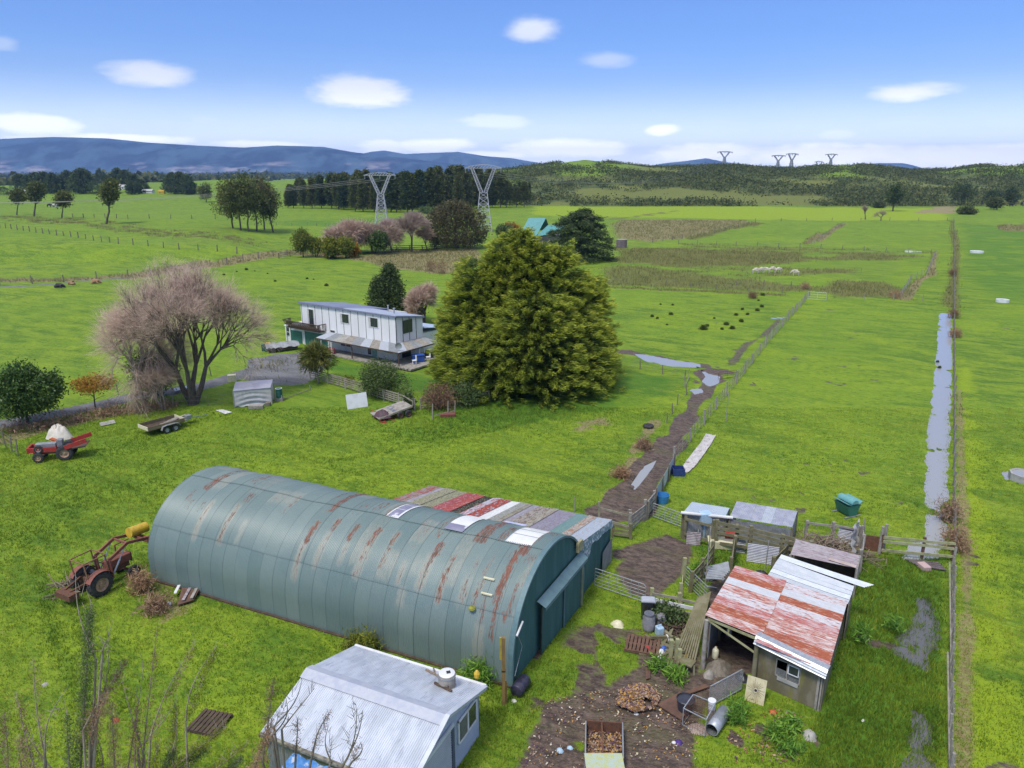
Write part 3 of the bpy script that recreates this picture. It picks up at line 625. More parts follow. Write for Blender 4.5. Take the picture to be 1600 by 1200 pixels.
for s0, s1, off, kind in tiers:
    ns = max(8, int((s1-s0)/.11)); ss = np.linspace(s0, s1, ns+1)
    P2 = np.array([prof(s, off) for s in ss]); nrm = np.array([(lambda a, b: ((b[1]-a[1]), -(b[0]-a[0])))(prof(max(s-.05, 0), off), prof(min(s+.05, ARC), off)) for s in ss])
    nrm = -nrm/np.linalg.norm(nrm, axis=1)[:, None]
    Us, Ss = np.meshgrid(us, ss); Wv = np.tile(wavez, (ns+1, 1))
    sag = .03*np.sin(Us*.9)+.02*np.sin(Us*2.3+1)
    Wd = P2[:, 0][:, None]+nrm[:, 0][:, None]*Wv; Zd = P2[:, 1][:, None]+nrm[:, 1][:, None]*Wv+sag*sstep(P2[:, 1][:, None], 1.5, 4.5)
    Xs = BC[0]+bl[0]*Us+bw[0]*Wd-ORG[barn.name][0]; Ys = BC[1]+bl[1]*Us+bw[1]*Wd-ORG[barn.name][1]
    ru = np.zeros(Us.shape); pa = np.zeros(Us.shape)
    for uu, sa_, sb_, hw, st, pl in SU:
        m_ = (1-sstep(np.abs(Us-uu), hw*.15, hw*1.35))*sstep(Ss, sa_-.15, sa_+.15)*(1-sstep(Ss, sb_-.15, sb_+.15)); m2 = (1-sstep(np.abs(Us-uu), hw*.3, hw*1.7))*sstep(Ss, sa_-.5, sa_+.3)*(1-sstep(Ss, sb_-.3, sb_+.5))
        ru = np.maximum(ru, m_*(.25+.55*st)); pa = np.maximum(pa, m2*pl)
    sh = np.floor(Us/sheet); tone = vnoise(sh*3.7, np.full(Us.shape, s0*1.3), 4)
    fr = Us/sheet-sh; seam = np.maximum(1-sstep(fr*sheet, .016, .045), 0)*(.6+.4*vnoise(sh*1.3, Ss*.6, 8)); seam = np.maximum(seam, (1-sstep(Ss-s0, 0, .10))*.35*(s0 > 0))
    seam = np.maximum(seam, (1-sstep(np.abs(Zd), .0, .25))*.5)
    pa = np.maximum(pa, sstep(vnoise(sh*5.1, Ss*.5, 18), .60, .85)*.75*sstep(Ss, 2.2, 3.4))
    ru = np.maximum(ru, sstep(vnoise(sh*2.1, Ss*.9, 28), .66, .88)*.55*sstep(Ss, 3, 5)*(1-sstep(np.abs(fr-.5), .2, .45)))
    id_ = np.arange(Us.size).reshape(Us.shape); Fq = np.stack([id_[:-1, :-1], id_[:-1, 1:], id_[1:, 1:], id_[1:, :-1]], -1)
    keep = np.ones(Fq.shape[:2], bool)
    if kind == 'roof' and s0 > 6 and s0 < 9:
        uc = (Us[:-1, :-1]+Us[1:, 1:])/2; scn = (Ss[:-1, :-1]+Ss[1:, 1:])/2
        for (a_, b_, wd) in sky_l:
            ua, sa_ = uvq(*a_); keep &= ~((np.abs(uc-ua) < wd*.92) & (scn > 6.3) & (scn < 8.9))
    o = link_mesh(kind, np_mesh(kind, np.stack([Xs.ravel(), Ys.ravel(), Zd.ravel()], 1), Fq[keep].reshape(-1, 4), M['barn'], {'rust': ru.ravel(), 'pale': pa.ravel(), 'tone': tone.ravel(), 'seam': seam.ravel()}, smooth=True), barn)
    ORG[o.name] = ORG[barn.name]
M['skylight'] = mat('translucent sheet', (.80, .80, .78), (.70, .70, .70), scale=1.5, rough=.5, bmp=.02); M['skypurple'] = mat('aged translucent sheet', (.22, .21, .30), (.30, .29, .38), (.6, .6, .62), scale=1, rough=.5, k3=(.6, .65))
for k, (a_, b_, wd) in enumerate(sky_l):
    ua, sa_ = uvq(*a_); mb = MB(); n = 26; bars = MB()
    for i in range(n):
        s0 = 6.22+(8.98-6.22)*i/n; s1 = 6.22+(8.98-6.22)*(i+1)/n; p0 = prof(s0, .06); p1 = prof(s1, .06)
        vi = 0
        if k == 0: vi = 1
        if k == 1 and s0 < 6.75: vi = 1
        mb.quad(B(ua-wd, *p0), B(ua+wd, *p0), B(ua+wd, *p1), B(ua-wd, *p1), m=vi)
    for f in ([.0, .28, .52, .76, 1] if k != 1 else [0, 1]):
        s0 = 6.22+2.74*f; p0 = prof(s0, .068); p1 = prof(s0+.035, .068); bars.quad(B(ua-wd, *p0), B(ua+wd, *p0), B(ua+wd, *p1), B(ua-wd, *p1))
    sl = wb(mb, 'skylight', [M['skylight'], M['skypurple']], barn, ['violet grey skylight with white edges', 'white skylight with one grey sheet', 'plain white skylight nearest the doors'][k]); wb(bars, 'glazing_bar', M['white'] if k == 0 else M['galvdull'], sl)
    if k == 0:
        for sgn in (-1, 1):
            e = MB()
            for i in range(n):
                s0 = 6.22+2.76*i/n; s1 = 6.22+2.76*(i+1)/n; p0 = prof(s0, .07); p1 = prof(s1, .07); ue = ua+sgn*(wd-.06)
                e.quad(B(ue-.05, *p0), B(ue+.05, *p0), B(ue+.05, *p1), B(ue-.05, *p1))
            wb(e, 'edge_strip', M['white'], sl)
# gable ends
M['teal'] = mat('teal painted iron', (.045, .125, .125), (.065, .16, .16), (.10, .18, .17), scale=.8, stretch=(3, 3, .5), rough=.6, bmp=.05); M['tealtrim'] = mat('faded teal flashing', (.13, .22, .24), (.10, .18, .20), scale=2, rough=.5)
def gable(l, sgn):
    mb = MB(); nx = 360; zb = []
    for i in range(nx+1):
        w_ = BW*i/nx; x = (w_-BW/2)/(BW/2); z = BS+(BH-BS)*sqrt(max(0, 1-x*x)); zb.append((w_, z, .010*sin(i*pi/2)))
    vs = [];
    for w_, z, o in zb: vs += [B(l+o-.05*sgn, w_, -.05), B(l+o-.05*sgn, w_, z+.01)]
    mb.add(vs, [(2*i, 2*i+2, 2*i+3, 2*i+1) for i in range(nx)]); return wb(mb, 'end_wall', M['teal'], barn)
gable(0, -1); gable(BL, 1)
mb = MB()   # rolled edge of the arch
for i in range(70):
    s0, s1 = ARC*i/70, ARC*(i+1)/70
    for o0, o1, l0, l1 in ((.07, .07, -.10, .12), (-.03, .07, -.10, -.10)):
        mb.quad(B(l0, *prof(s0, o0)), B(l1, *prof(s0, o1)), B(l1, *prof(s1, o1)), B(l0, *prof(s1, o0)))
wb(mb, 'edge_flashing', M['tealtrim'], barn)
def endbox(w0, w1, z0, z1, l0, l1, name, mt, par=barn, label=None, bev=0):
    mb = MB(); vs = [B(l, w_, z) for z in (z0, z1) for l, w_ in ((l0, w0), (l0, w1), (l1, w1), (l1, w0))]
    mb.add(vs, [(3, 2, 1, 0), (4, 5, 6, 7), (0, 1, 5, 4), (1, 2, 6, 5), (2, 3, 7, 6), (3, 0, 4, 7)]); return wb(mb, name, mt, par, label)
def endcorr(w0, w1, z0, z1, l, name, mt, par=barn):
    mb = MB(); mb.corr(B(l, w0, z0), B(l, w1, z0), B(l, w1, z1), B(l, w0, z1), .083, .012); return wb(mb, name, mt, par)
for w0, w1, l in ((2.35, 4.60, -.20), (4.62, 6.75, -.26)):
    d = endcorr(w0, w1, .03, 2.36, l, 'sliding_door', M['teal']); endbox(w0, w0+.05, .03, 2.38, l-.03, l+.02, 'door_edge', M['tealtrim'] if w0 > 4 else M['black'], d)
endbox(6.55, 6.72, .03, 2.42, -.34, -.28, 'door_post', mat('khaki plank', (.24, .26, .17), (.17, .20, .14), scale=2, rough=.8))
for w0, w1, z in ((2.2, 4.65, 2.42), (4.6, 6.95, 2.44)):
    mb = MB(); mb.add([B(-.06, w0, z+.28), B(-.06, w1, z+.28), B(-.46, w1, z+.06), B(-.46, w0, z+.06), B(-.46, w0, z-.10), B(-.46, w1, z-.10)], [(0, 1, 2, 3), (3, 2, 5, 4)]); wb(mb, 'track_hood', M['tealtrim'], barn)
endbox(6.35, 6.85, 2.95, 3.45, -.22, -.08, 'vent_box', mat('yellowed board', (.42, .38, .20), (.2, .18, .1), scale=6))
mb = MB(); mb.cyl(B(-.12, .75, 2.62), B(-.18, .10, 2.35), .045); wb(mb, 'downpipe', M['white'], barn)
mb = MB(); mb.tube([B(-.12, .3, 2.3), B(-.2, .55, 1.6), B(-.15, .3, 1.0), B(-.3, -.3, .8)], .012); wb(mb, 'cable', M['galv'], barn)
u_, s_ = uvq(765, 906); u2, s2 = uvq(760, 929); u3, s3 = uvq(739, 952)
for uu, s__ in ((u_, s_), (u2, s2)):
    mb = MB(); pr = prof(s__, .08); mb.beam(B(uu-.28, *pr), B(uu+.22, *pr), .10, .05); wb(mb, 'roof_patch', M['cream'], barn)
mb = MB(); pr = prof(s3, .1); mb.lathe([(0.01, 0), (.16, .02), (.13, .09), (.02, .14)], B(u3, *pr), 9); wb(mb, 'moss_tuft', mat('lichen clump', (.30, .30, .03), (.2, .2, .03), scale=12), barn)
mb = MB()
for i in range(22):
    l0 = BL*i/22; mb.box(B(l0+.45, -.04, .0+.03*random.random()), (BL/22*1.0, .16, .12), atan2(bl[1], bl[0]))
wb(mb, 'footing', M['darkwood'], barn)
# lean-to behind the barn, patched from many sheets
LW, LZ0, LZ1, LL = 11.35, 3.12, 2.36, 11.0
lean = root('lean_to_shed', B(LL/2, 9.4, 0), 'low lean-to with a patchwork roof of odd coloured sheets behind the barn', 'shed')
def stripes(name, a, b, c=None, sc_=3, lo=.45, hi=.55):
    m, t, p = new_mat(name); g = mapping(t, coords(t), (1, 1, 1), rot=(0, 0, -atan2(bw[1], bw[0]))); f = ramp(t, noise(t, mapping(t, g, (.6, 3.4, 1)), sc_, 6, .7), lo, hi)
    col = mix(t, f, a, b)
    if c: col = mix(t, ramp(t, noise(t, mapping(t, g, (1, 2, 1), loc=(3, 5, 0)), sc_*1.3, 6, .7), .52, .6), col, c)
    t.links.new(col, p.inputs['Base Color']); p.inputs['Roughness'].default_value = .6; p.inputs['Specular IOR Level'].default_value = .3; return m
PAN = [(.9, stripes('aged sheet', (.30, .27, .26), (.34, .08, .07), (.22, .20, .12))), (.35, stripes('lilac sheet', (.36, .34, .40), (.28, .26, .26))), (.85, stripes('lichened sheet', (.26, .25, .15), (.36, .34, .24), (.14, .13, .09), 6)), (.9, stripes('lichened sheet', (.34, .33, .22), (.24, .23, .14), (.14, .13, .09), 7)),
    (.7, stripes('red sheet', (.36, .08, .08), (.30, .08, .08), (.42, .24, .24))), (.65, stripes('red sheet', (.38, .08, .07), (.33, .08, .07), (.40, .22, .2))), (.7, stripes('black spotted sheet', (.025, .022, .02), (.03, .03, .03), (.30, .27, .14), 9)), (.55, stripes('lilac red sheet', (.42, .40, .46), (.34, .10, .08), (.5, .5, .52))),
    (.7, stripes('rust red sheet', (.36, .07, .04), (.30, .06, .04), (.40, .38, .42))), (.72, stripes('white sheet', (.70, .70, .68), (.62, .62, .60))), (.55, stripes('grey lichened sheet', (.28, .28, .25), (.36, .36, .34), (.18, .17, .13), 8)), (.3, M['rail']), (.5, stripes('lilac grey sheet', (.34, .32, .38), (.28, .26, .27))),
    (.75, stripes('brown streaked sheet', (.27, .22, .18), (.36, .33, .29), (.13, .09, .08))), (.6, stripes('beige sheet', (.36, .34, .28), (.30, .27, .22), (.2, .13, .09))), (1.35, stripes('violet grey sheet', (.25, .23, .29), (.29, .27, .32), (.22, .19, .20))), (.8, stripes('sea green sheet', (.15, .25, .24), (.18, .28, .26))), (.5, stripes('rusting beige sheet', (.38, .34, .28), (.33, .18, .12), (.42, .42, .40))), (1.0, stripes('pale blue grey sheet', (.36, .41, .47), (.40, .44, .50), (.36, .34, .34)))]
tot = sum(w_ for w_, _ in PAN); l0 = LL
for k, (wd, mt) in enumerate(PAN):
    wd = wd*LL/tot; l1 = l0-wd; mb = MB(); z = .012*(k % 3)
    mb.corr(B(l0, 6.4, LZ0+.1+z), B(l1-.04, 6.4, LZ0+.1+z), B(l1-.04, LW+.1+random.uniform(-.05, .08), LZ1+z), B(l0, LW+.1+random.uniform(-.05, .05), LZ1+z), .083, .012, seg=4)
    wb(mb, 'roof_sheet', mt, lean); l0 = l1
mb = MB(); mb.add([B(4.0, 6.3, LZ0+.36), B(2.9, 6.3, LZ0+.33), B(3.0, 7.6, LZ0+.08), B(4.1, 7.5, LZ0+.10)], [(0, 1, 2, 3)]); wb(mb, 'roof_sheet', stripes('torn plastic', (.38, .40, .62), (.5, .52, .7)), lean, 'crumpled pale violet plastic patch')
mb = MB(); mb.corr(B(0, 7.42, 0), B(0, LW, 0), B(0, LW, 2.1), B(0, 7.42, 2.85), .083, .012); wb(mb, 'end_wall', M['teal'], lean)
mb = MB(); n = 14; vs = []
for i in range(n+1):
    w_ = 7.0+(LW-7.0)*i/n; zt = LZ0-.02+(LZ1-LZ0)*(w_-6.4)/(LW-6.4)+.09; dr = .34+.16*random.random()+(.5 if w_ < 8.2 else 0)
    vs += [B(-.05, w_, zt), B(-.10-.05*random.random(), w_, zt-dr)]
mb.add(vs, [(2*i, 2*i+1, 2*i+3, 2*i+2) for i in range(n)]); wb(mb, 'torn_wrap', stripes('torn silver wrap', (.16, .24, .27), (.12, .20, .22), (.55, .58, .60), 4), lean, smooth=True)
mb = MB(); mb.corr(B(0, LW, 0), B(LL, LW, 0), B(LL, LW, 2.3), B(0, LW, 2.3), .083, .012); mb.corr(B(LL, 7.4, 0), B(LL, LW, 0), B(LL, LW, 2.3), B(LL, 7.4, 2.9), .083, .012); wb(mb, 'side_wall', M['teal'], lean)
mb = MB(); mb.corr(B(-.12, 9.9, 0), B(-.12, 11.3, 0), B(-.12, 11.3, 1.45), B(-.12, 9.9, 1.2), .083, .012); wb(mb, 'leaning_sheet', M['galvdull'], lean)
# ---- silver gambrel shed in front
SA = R(-24.5); sl_ = (-cos(SA), -sin(SA)); sw_ = (sin(SA), -cos(SA)); SC = G(749, 1149)
def S(l, w_, z): return (SC[0]+sl_[0]*l+sw_[0]*w_, SC[1]+sl_[1]*l+sw_[1]*w_, z)   # l to the left along the ridge, w towards the camera
shed = root('iron_shed', S(2.8, 2.3, 0), 'pale silver corrugated shed with a folded ridge in front of the barn', 'shed')
m, t, p = new_mat('zincalume'); g = mapping(t, coords(t), (1, 1, 1), rot=(0, 0, -SA)); f = noise(t, mapping(t, g, (1, .3, .3)), 3, 5, .6); col = mix(t, ramp(t, f, .35, .65), (.50, .53, .58), (.62, .65, .71))
col = mix(t, mth(t, 'MULTIPLY', ramp(t, noise(t, g, 1.2, 5, .6), .5, .7), .35), col, (.40, .44, .54)); col = mix(t, mth(t, 'MULTIPLY', ramp(t, noise(t, mapping(t, g, (1.3, .2, 1)), 4, 4), .6, .66), .5), col, (.36, .38, .44)); t.links.new(col, p.inputs['Base Color']); p.inputs['Metallic'].default_value = .25; p.inputs['Roughness'].default_value = .5; M['zinc'] = m
SWD, SEV, SRZ, SL = 5.9, 2.0, 2.85, 5.5
rw = 2.55; e0 = (-.2, 2.06); ru_ = (rw-.28, 2.80); rr_ = (rw+.28, 2.76); e1 = (4.98, 2.10)
def shroof(a, b, name='roof'):
    mb = MB(); L0, L1 = SL+.12, -.15; seg = 7
    mb.corr(S(L0, a[0], a[1]), S(L1, a[0], a[1]), S(L1, b[0], b[1]), S(L0, b[0], b[1]), .076, .017, seg=2)
    return wb(mb, name, M['zinc'], shed)
r1 = shroof(e0, ru_); r2 = shroof(rr_, e1)
for a, b, r in ((e0, ru_, r1), (rr_, e1, r2)):
    for k in range(1, 8):
        l = SL*k/7.5-.05; mb = MB(); mb.beam(S(l, a[0], a[1]+.014), S(l, b[0], b[1]+.014), .016, .008); wb(mb, 'sheet_lap', mat('painted lap shadow', (.26, .29, .36), rough=.7, bmp=0) if 'lapm' not in M else M['lapm'], r) if k == 99 else None  # dark bars painting the shadow at sheet laps; none get built
mb = MB(); mb.add([S(SL+.14, rw-.34, 2.81), S(-.16, rw-.34, 2.81), S(-.16, rw, 2.92), S(SL+.14, rw, 2.92), S(SL+.14, rw+.36, 2.775), S(-.16, rw+.36, 2.775)], [(0, 1, 2, 3), (3, 2, 5, 4)]); wb(mb, 'ridge_cap', mat('ridge capping', (.50, .52, .58), (.42, .45, .54), scale=3, rough=.45, metal=.2), shed)
mb = MB(); mb.beam(S(SL+.1, -.24, 2.03), S(-.17, -.24, 2.03), .11, .10); wb(mb, 'gutter', M['white'], shed)
mb = MB(); mb.beam(S(SL+.1, 5.03, 2.05), S(-.17, 5.03, 2.05), .12, .09); wb(mb, 'gutter', mat('mossy gutter', (.30, .28, .20), (.1, .08, .06), scale=5), shed)
mb = MB()
for a, b in ((e0, (rw, 2.93)), ((rw, 2.93), e1)): mb.beam(S(-.19, a[0], a[1]+.015), S(-.19, b[0], b[1]+.015), .16, .04); mb.beam(S(-.22, a[0], a[1]-.06), S(-.22, b[0], b[1]-.06), .02, .13)
wb(mb, 'barge_flashing', M['zinc'], shed)
ewm = mat('pale blue grey cladding', (.38, .43, .54), (.45, .50, .60), (.30, .32, .38), scale=1.5, rough=.6)
for l, sg in ((-.0, 1), (SL, -1)):
    mb = MB(); mb.corr(S(l, .02, 0), S(l, rw, 0), S(l, rw, SRZ-.02), S(l, .02, 2.02), .083, .010); mb.corr(S(l, rw+.001, 0), S(l, 4.85, 0), S(l, 4.85, 2.08), S(l, rw+.001, SRZ-.02), .083, .010); wb(mb, 'end_wall', ewm, shed)
mb = MB(); mb.corr(S(0, 0, 0), S(SL, 0, 0), S(SL, 0, 2.0), S(0, 0, 2.0), .083, .01); mb.corr(S(0, 4.85, 0), S(SL, 4.85, 0), S(SL, 4.85, 2.05), S(0, 4.85, 2.05), .083, .01); wb(mb, 'side_wall', M['galvdull'], shed)
def sbox(w0, w1, z0, z1, l0, l1, name, mt, par=shed):
    mb = MB(); vs = [S(l, w_, z) for z in (z0, z1) for l, w_ in ((l0, w0), (l0, w1), (l1, w1), (l1, w0))]
    mb.add(vs, [(3, 2, 1, 0), (4, 5, 6, 7), (0, 1, 5, 4), (1, 2, 6, 5), (2, 3, 7, 6), (3, 0, 4, 7)]); return wb(mb, name, mt, par)
wn = sbox(.36, 1.62, 1.02, 1.84, -.06, -.02, 'window', M['glass'])
for w0, w1, z0, z1 in ((.30, .36, .96, 1.90), (1.62, 1.68, .96, 1.90), (.30, 1.68, 1.84, 1.90), (.30, 1.68, .96, 1.02), (.94, 1.02, 1.0, 1.86)): sbox(w0, w1, z0, z1, -.09, -.03, 'window_frame', M['white'], wn)
sbox(1.06, 1.60, 1.03, 1.83, -.075, -.061, 'curtain', mat('drawn curtain', (.16, .17, .14), (.10, .11, .09), scale=5), wn)
dr = MB(); dr.corr(S(-.05, 2.15, .05), S(-.05, 2.15, 2.0), S(-.05, 4.6, 2.0), S(-.05, 4.6, .05), .1, .014); wb(dr, 'roller_door', mat('grey door', (.38, .40, .42), (.33, .35, .38), scale=2, rough=.5), shed)
sbox(1.98, 2.14, .02, 2.1, -.09, -.03, 'door_jamb', mat('dark jamb', (.07, .09, .13), (.10, .12, .16), scale=4)); sbox(2.0, 4.75, 2.02, 2.16, -.1, -.03, 'door_jamb', M['zinc'])
# rooftop cowl
cp = S(.95, .62, 2.28); cow = root('wooden_drum', cp, 'small grey wooden drum with a pale lid standing on the silver roof', 'drum')
mb = MB(); mb.lathe([(0, 0), (.30, 0), (.31, .12), (.31, .52), (.30, .56), (0, .56)], cp, 22); wb(mb, 'body', M['greywood'], cow, smooth=False)
mb = MB()
for z in (.04, .46): mb.lathe([(.30, z), (.325, z), (.325, z+.04), (.30, z+.04)], cp, 22)
wb(mb, 'hoop', M['galvdull'], cow); mb = MB(); mb.lathe([(0, .60), (.20, .59), (.29, .565), (.30, .55), (.29, .54)], cp, 22); mb.box(vadd(cp, (.06, -.02, .61)), (.14, .12, .03), .3, 1); wb(mb, 'lid', [M['white'], M['black']], cow)
lg = S(.9, .98, 2.44); mb = MB(); mb.cyl(S(1.35, .80, 2.42), S(.55, 1.0, 2.48), .055, .045, 7); mb.cyl(S(1.1, .9, 2.46), S(.75, .85, 2.5), .04, .03, 6); solo(mb, 'driftwood_log', M['darkwood'], lg, 'short dark log lying beside the drum on the silver roof', 'log')
lg = S(1.9, .2, 2.2); mb = MB(); mb.cyl(S(2.2, .0, 2.15), S(1.25, .30, 2.26), .05, .03, 6); mb.cyl(S(2.0, -.2, 2.14), S(1.7, .2, 2.25), .03, .02, 6); solo(mb, 'dead_branch', M['twig'], lg, 'thin dead branch lying behind the drum on the silver roof', 'branch')
pf = S(.28, -.32, 0); mb = MB(); mb.cyl(S(.3, -.45, 0), S(.3, -.45, 2.2), .02); mb.lathe([(0.02, .0), (.10, .02), (.12, .18), (.05, .30), (0, .34)], vadd(S(.3, -.45, 2.1), (0, 0, 0)), 9, 1); solo(mb, 'yellow_marker', [M['galvdull'], M['yellow']], S(.3, -.45, 0), 'bright yellow cap on a thin stake between silver shed and barn', 'marker')
# blue tarpaulin roof in the yard in front of the shed
q0 = S(3.6, 6.3, .55); tp = root('blue_tarpaulin', S(3, 6, 0), 'faded blue tarpaulin on a low frame below the silver shed', 'tarpaulin'); mb = MB(); n = 12; vs = []
for i in range(n+1):
    for j in range(n+1): vs.append(S(4.15-2.1*i/n, 5.1+1.9*j/n, 1.88-.2*j/n+.05*sin(i*1.7)*cos(j*1.3)+.03*random.random()))
mb.add(vs, [(i*(n+1)+j, (i+1)*(n+1)+j, (i+1)*(n+1)+j+1, i*(n+1)+j+1) for i in range(n) for j in range(n)]); wb(mb, 'sheet', mat('blue tarp', (.06, .22, .55), (.14, .34, .66), (.45, .5, .55), scale=4, rough=.5, k3=(.55, .62)), tp, smooth=True)
mb = MB()
for a in (4.05, 2.15):
    for b in (5.25, 6.95): mb.beam(S(a, b, 0), S(a, b, 1.8 if b < 6 else 1.62), .07)
wb(mb, 'frame', M['darkwood'], tp)
# ---- rusty roofed calf shed
def Q(px, py, z): return G(px, py, z)
zl, zr_ = 2.42, 1.98
FL, FR, NRr, NL = Q(1149, 884, zl), Q(1325, 937, zr_), Q(1294, 1048, zr_-.05), Q(1098, 968, zl)
cs = root('calf_shed', (sum(v[0] for v in (FL, FR, NRr, NL))/4, sum(v[1] for v in (FL, FR, NRr, NL))/4, 0), 'low timber shed under a red rusted and silver striped iron roof', 'shed')
def bil(u, v): return lerp(lerp(FL, FR, u), lerp(NL, NRr, u), v)    # u left->right, v far->near
def rustmat(name, a, b, c, lo, hi, s=3.0):
    m, t, p = new_mat(name); an = atan2(FR[1]-FL[1], FR[0]-FL[0]); g = mapping(t, mapping(t, coords(t), rot=(0, 0, -an)), (.55, 3.2, 1)); f = noise(t, g, s, 6, .68, .3)
    col = mix(t, ramp(t, f, lo, hi), a, b); col = mix(t, ramp(t, noise(t, mapping(t, g, loc=(4, 9, 2)), s*1.6, 6, .7), .5, .62), col, c); t.links.new(col, p.inputs['Base Color'])
    p.inputs['Roughness'].default_value = .62; p.inputs['Specular IOR Level'].default_value = .35; return m
RM = [rustmat('pink and red flaked iron', (.46, .37, .38), (.36, .10, .085), (.48, .30, .29), .40, .55), rustmat('orange rust iron', (.33, .085, .035), (.26, .06, .03), (.44, .26, .20), .4, .6), rustmat('bare zinc iron', (.50, .52, .55), (.44, .46, .50), (.46, .43, .43), .4, .6),
      rustmat('red and white flaked iron', (.54, .48, .47), (.33, .09, .06), (.46, .28, .25), .40, .58), rustmat('zinc with red flakes', (.52, .51, .54), (.46, .42, .43), (.34, .11, .08), .45, .6)]
orderL = [0, 1, 2, 3, 4, 0, 1, 3]; orderR = [4, 2, 1, 4, 0, 3, 3, 1, 0]
for us_, order, dz in (((0, .47), orderL, .03), ((.44, 1.0), orderR, .0)):
    n = len(order)
    for k, mi in enumerate(order):
        v0, v1 = k/n, (k+1.06)/n
        if us_[0] > 0: v0, v1 = .02+v0*.98, .02+v1*.98
        else: v0, v1 = v0*.93, v1*.93
        a, b, c, d = bil(us_[0], v0), bil(us_[1], v0), bil(us_[1], v1), bil(us_[0], v1); j = dz+.006*(k % 2)
        a, b, c, d = [vadd(q, (0, 0, j)) for q in (a, b, c, d)]; mb = MB(); mb.corr(d, a, b, c, .085, .013, seg=4); wb(mb, 'roof_sheet', RM[mi], cs)
a, b = bil(.43, .935), bil(1.0, 1.0); mb = MB(); dn = vnorm((b[1]-a[1], -(b[0]-a[0]), 0))
for k, (o, z) in enumerate(((-.25, .05), (.0, .05), (.10, -.02), (.12, -.07), (.17, -.10), (.19, -.15), (.24, -.18), (.25, -.24))):
    pass
prf = [(-.30, .055), (.02, .05), (.10, -.02), (.13, -.05), (.15, -.10), (.20, -.13), (.22, -.18), (.26, -.21)]
for (o0, z0), (o1, z1) in zip(prf[:-1], prf[1:]):
    mb.quad(vadd(a, (dn[0]*o0, dn[1]*o0, z0)), vadd(b, (dn[0]*o0, dn[1]*o0, z0)), vadd(b, (dn[0]*o1, dn[1]*o1, z1)), vadd(a, (dn[0]*o1, dn[1]*o1, z1)))
wb(mb, 'eave_flashing', M['galv'], cs)
M['mossboard'] = mat('mossy board wall', (.15, .13, .075), (.24, .21, .15), (.20, .19, .03), scale=1.2, stretch=(2, 2, .7), rough=.9)
w0, w1 = vadd(bil(.45, .93), (dn[0]*-.06, dn[1]*-.06, 0)), vadd(bil(.97, 1.0), (dn[0]*-.06, dn[1]*-.06, 0))
def fw(u, z, o=0): q = lerp(w0, w1, u); return (q[0]+dn[0]*o, q[1]+dn[1]*o, z)
def fbox(u0, u1, z0, z1, o0, o1, name, mt, par=cs, label=None):
    mb = MB(); vs = [fw(u, z, o) for z in (z0, z1) for u, o in ((u0, o0), (u0, o1), (u1, o1), (u1, o0))]; mb.add(vs, [(3, 2, 1, 0), (4, 5, 6, 7), (0, 1, 5, 4), (1, 2, 6, 5), (2, 3, 7, 6), (3, 0, 4, 7)]); return wb(mb, name, mt, par, label)
fbox(0, .30, .02, 1.95, -.04, 0, 'front_wall', M['mossboard']); fbox(.68, .93, .02, 1.88, -.04, 0, 'front_wall', M['mossboard']); fbox(.30, .68, .02, .78, -.04, 0, 'front_wall', M['mossboard']); fbox(.30, .68, 1.52, 1.9, -.04, 0, 'front_wall', M['mossboard'])
fbox(.34, .66, .62, .80, .0, .05, 'sill', M['concrete'])
wf = fbox(.30, .315, .78, 1.54, -.02, .03, 'window_frame', M['greywood'])
for a in ((.665, .68, .78, 1.54), (.47, .485, .78, 1.54), (.30, .68, 1.52, 1.56), (.30, .68, .76, .80)): fbox(*a, -.02, .03, 'window_frame', M['greywood'])
cas = fbox(.50, .65, 1.12, 1.50, .03, .05, 'casement', M['glass']); 
for a in ((.49, .505, 1.10, 1.52), (.645, .66, 1.10, 1.52), (.49, .66, 1.10, 1.13), (.49, .66, 1.49, 1.53)): fbox(*a, .04, .07, 'casement_frame', M['white'], cas)
mb = MB()
for k in range(22): u = .315+.35*k/21; mb.beam(fw(u, .8, -.01), fw(u, 1.12, -.01), .012)
for k in range(6): z = .82+.055*k; mb.beam(fw(.315, z, -.01), fw(.665, z, -.01), .012)
wb(mb, 'wire_grille', M['galv'], cs)
fbox(.93, .965, .0, 1.85, -.02, .06, 'corner_board', M['greywood']); fbox(.975, 1.0, .0, 1.8, -.05, .02, 'corner_board', M['greywood'])
# side and back walls, posts, rafters
def wall(p, q, zt0, zt1, mt, name='wall', th=.04, par=cs):
    mb = MB(); d = vnorm((q[1]-p[1], -(q[0]-p[0]), 0)); mb.add([(p[0], p[1], 0), (q[0], q[1], 0), (q[0], q[1], zt1), (p[0], p[1], zt0)]+[(p[0]+d[0]*th, p[1]+d[1]*th, 0), (q[0]+d[0]*th, q[1]+d[1]*th, 0), (q[0]+d[0]*th, q[1]+d[1]*th, zt1), (p[0]+d[0]*th, p[1]+d[1]*th, zt0)], [(3, 2, 1, 0), (4, 5, 6, 7), (0, 1, 5, 4), (1, 2, 6, 5), (2, 3, 7, 6), (3, 0, 4, 7)]); return wb(mb, name, mt, par)
wall(bil(.975, .99), bil(.975, .03), 1.85, 1.88, M['mossboard'], 'side_wall'); wall(bil(.02, .04), bil(.97, .04), 2.30, 1.88, M['darkwood'], 'back_wall'); wall(bil(.02, .06), bil(.02, .80), 2.3, 2.3, M['galvdull'], 'side_wall'); wall(bil(.45, .1), bil(.45, .9), 2.1, 2.1, M['darkwood'], 'partition_wall')
for u, v in ((.025, .97), (.445, .95), (.02, .5), (.02, .06)):
    q = bil(u, v); mb = MB(); mb.cyl((q[0], q[1], -.05), (q[0], q[1], q[2]-.05), .10, .085, 9); wb(mb, 'post', M['greywood'] if v > .96 else M['yard'], cs)
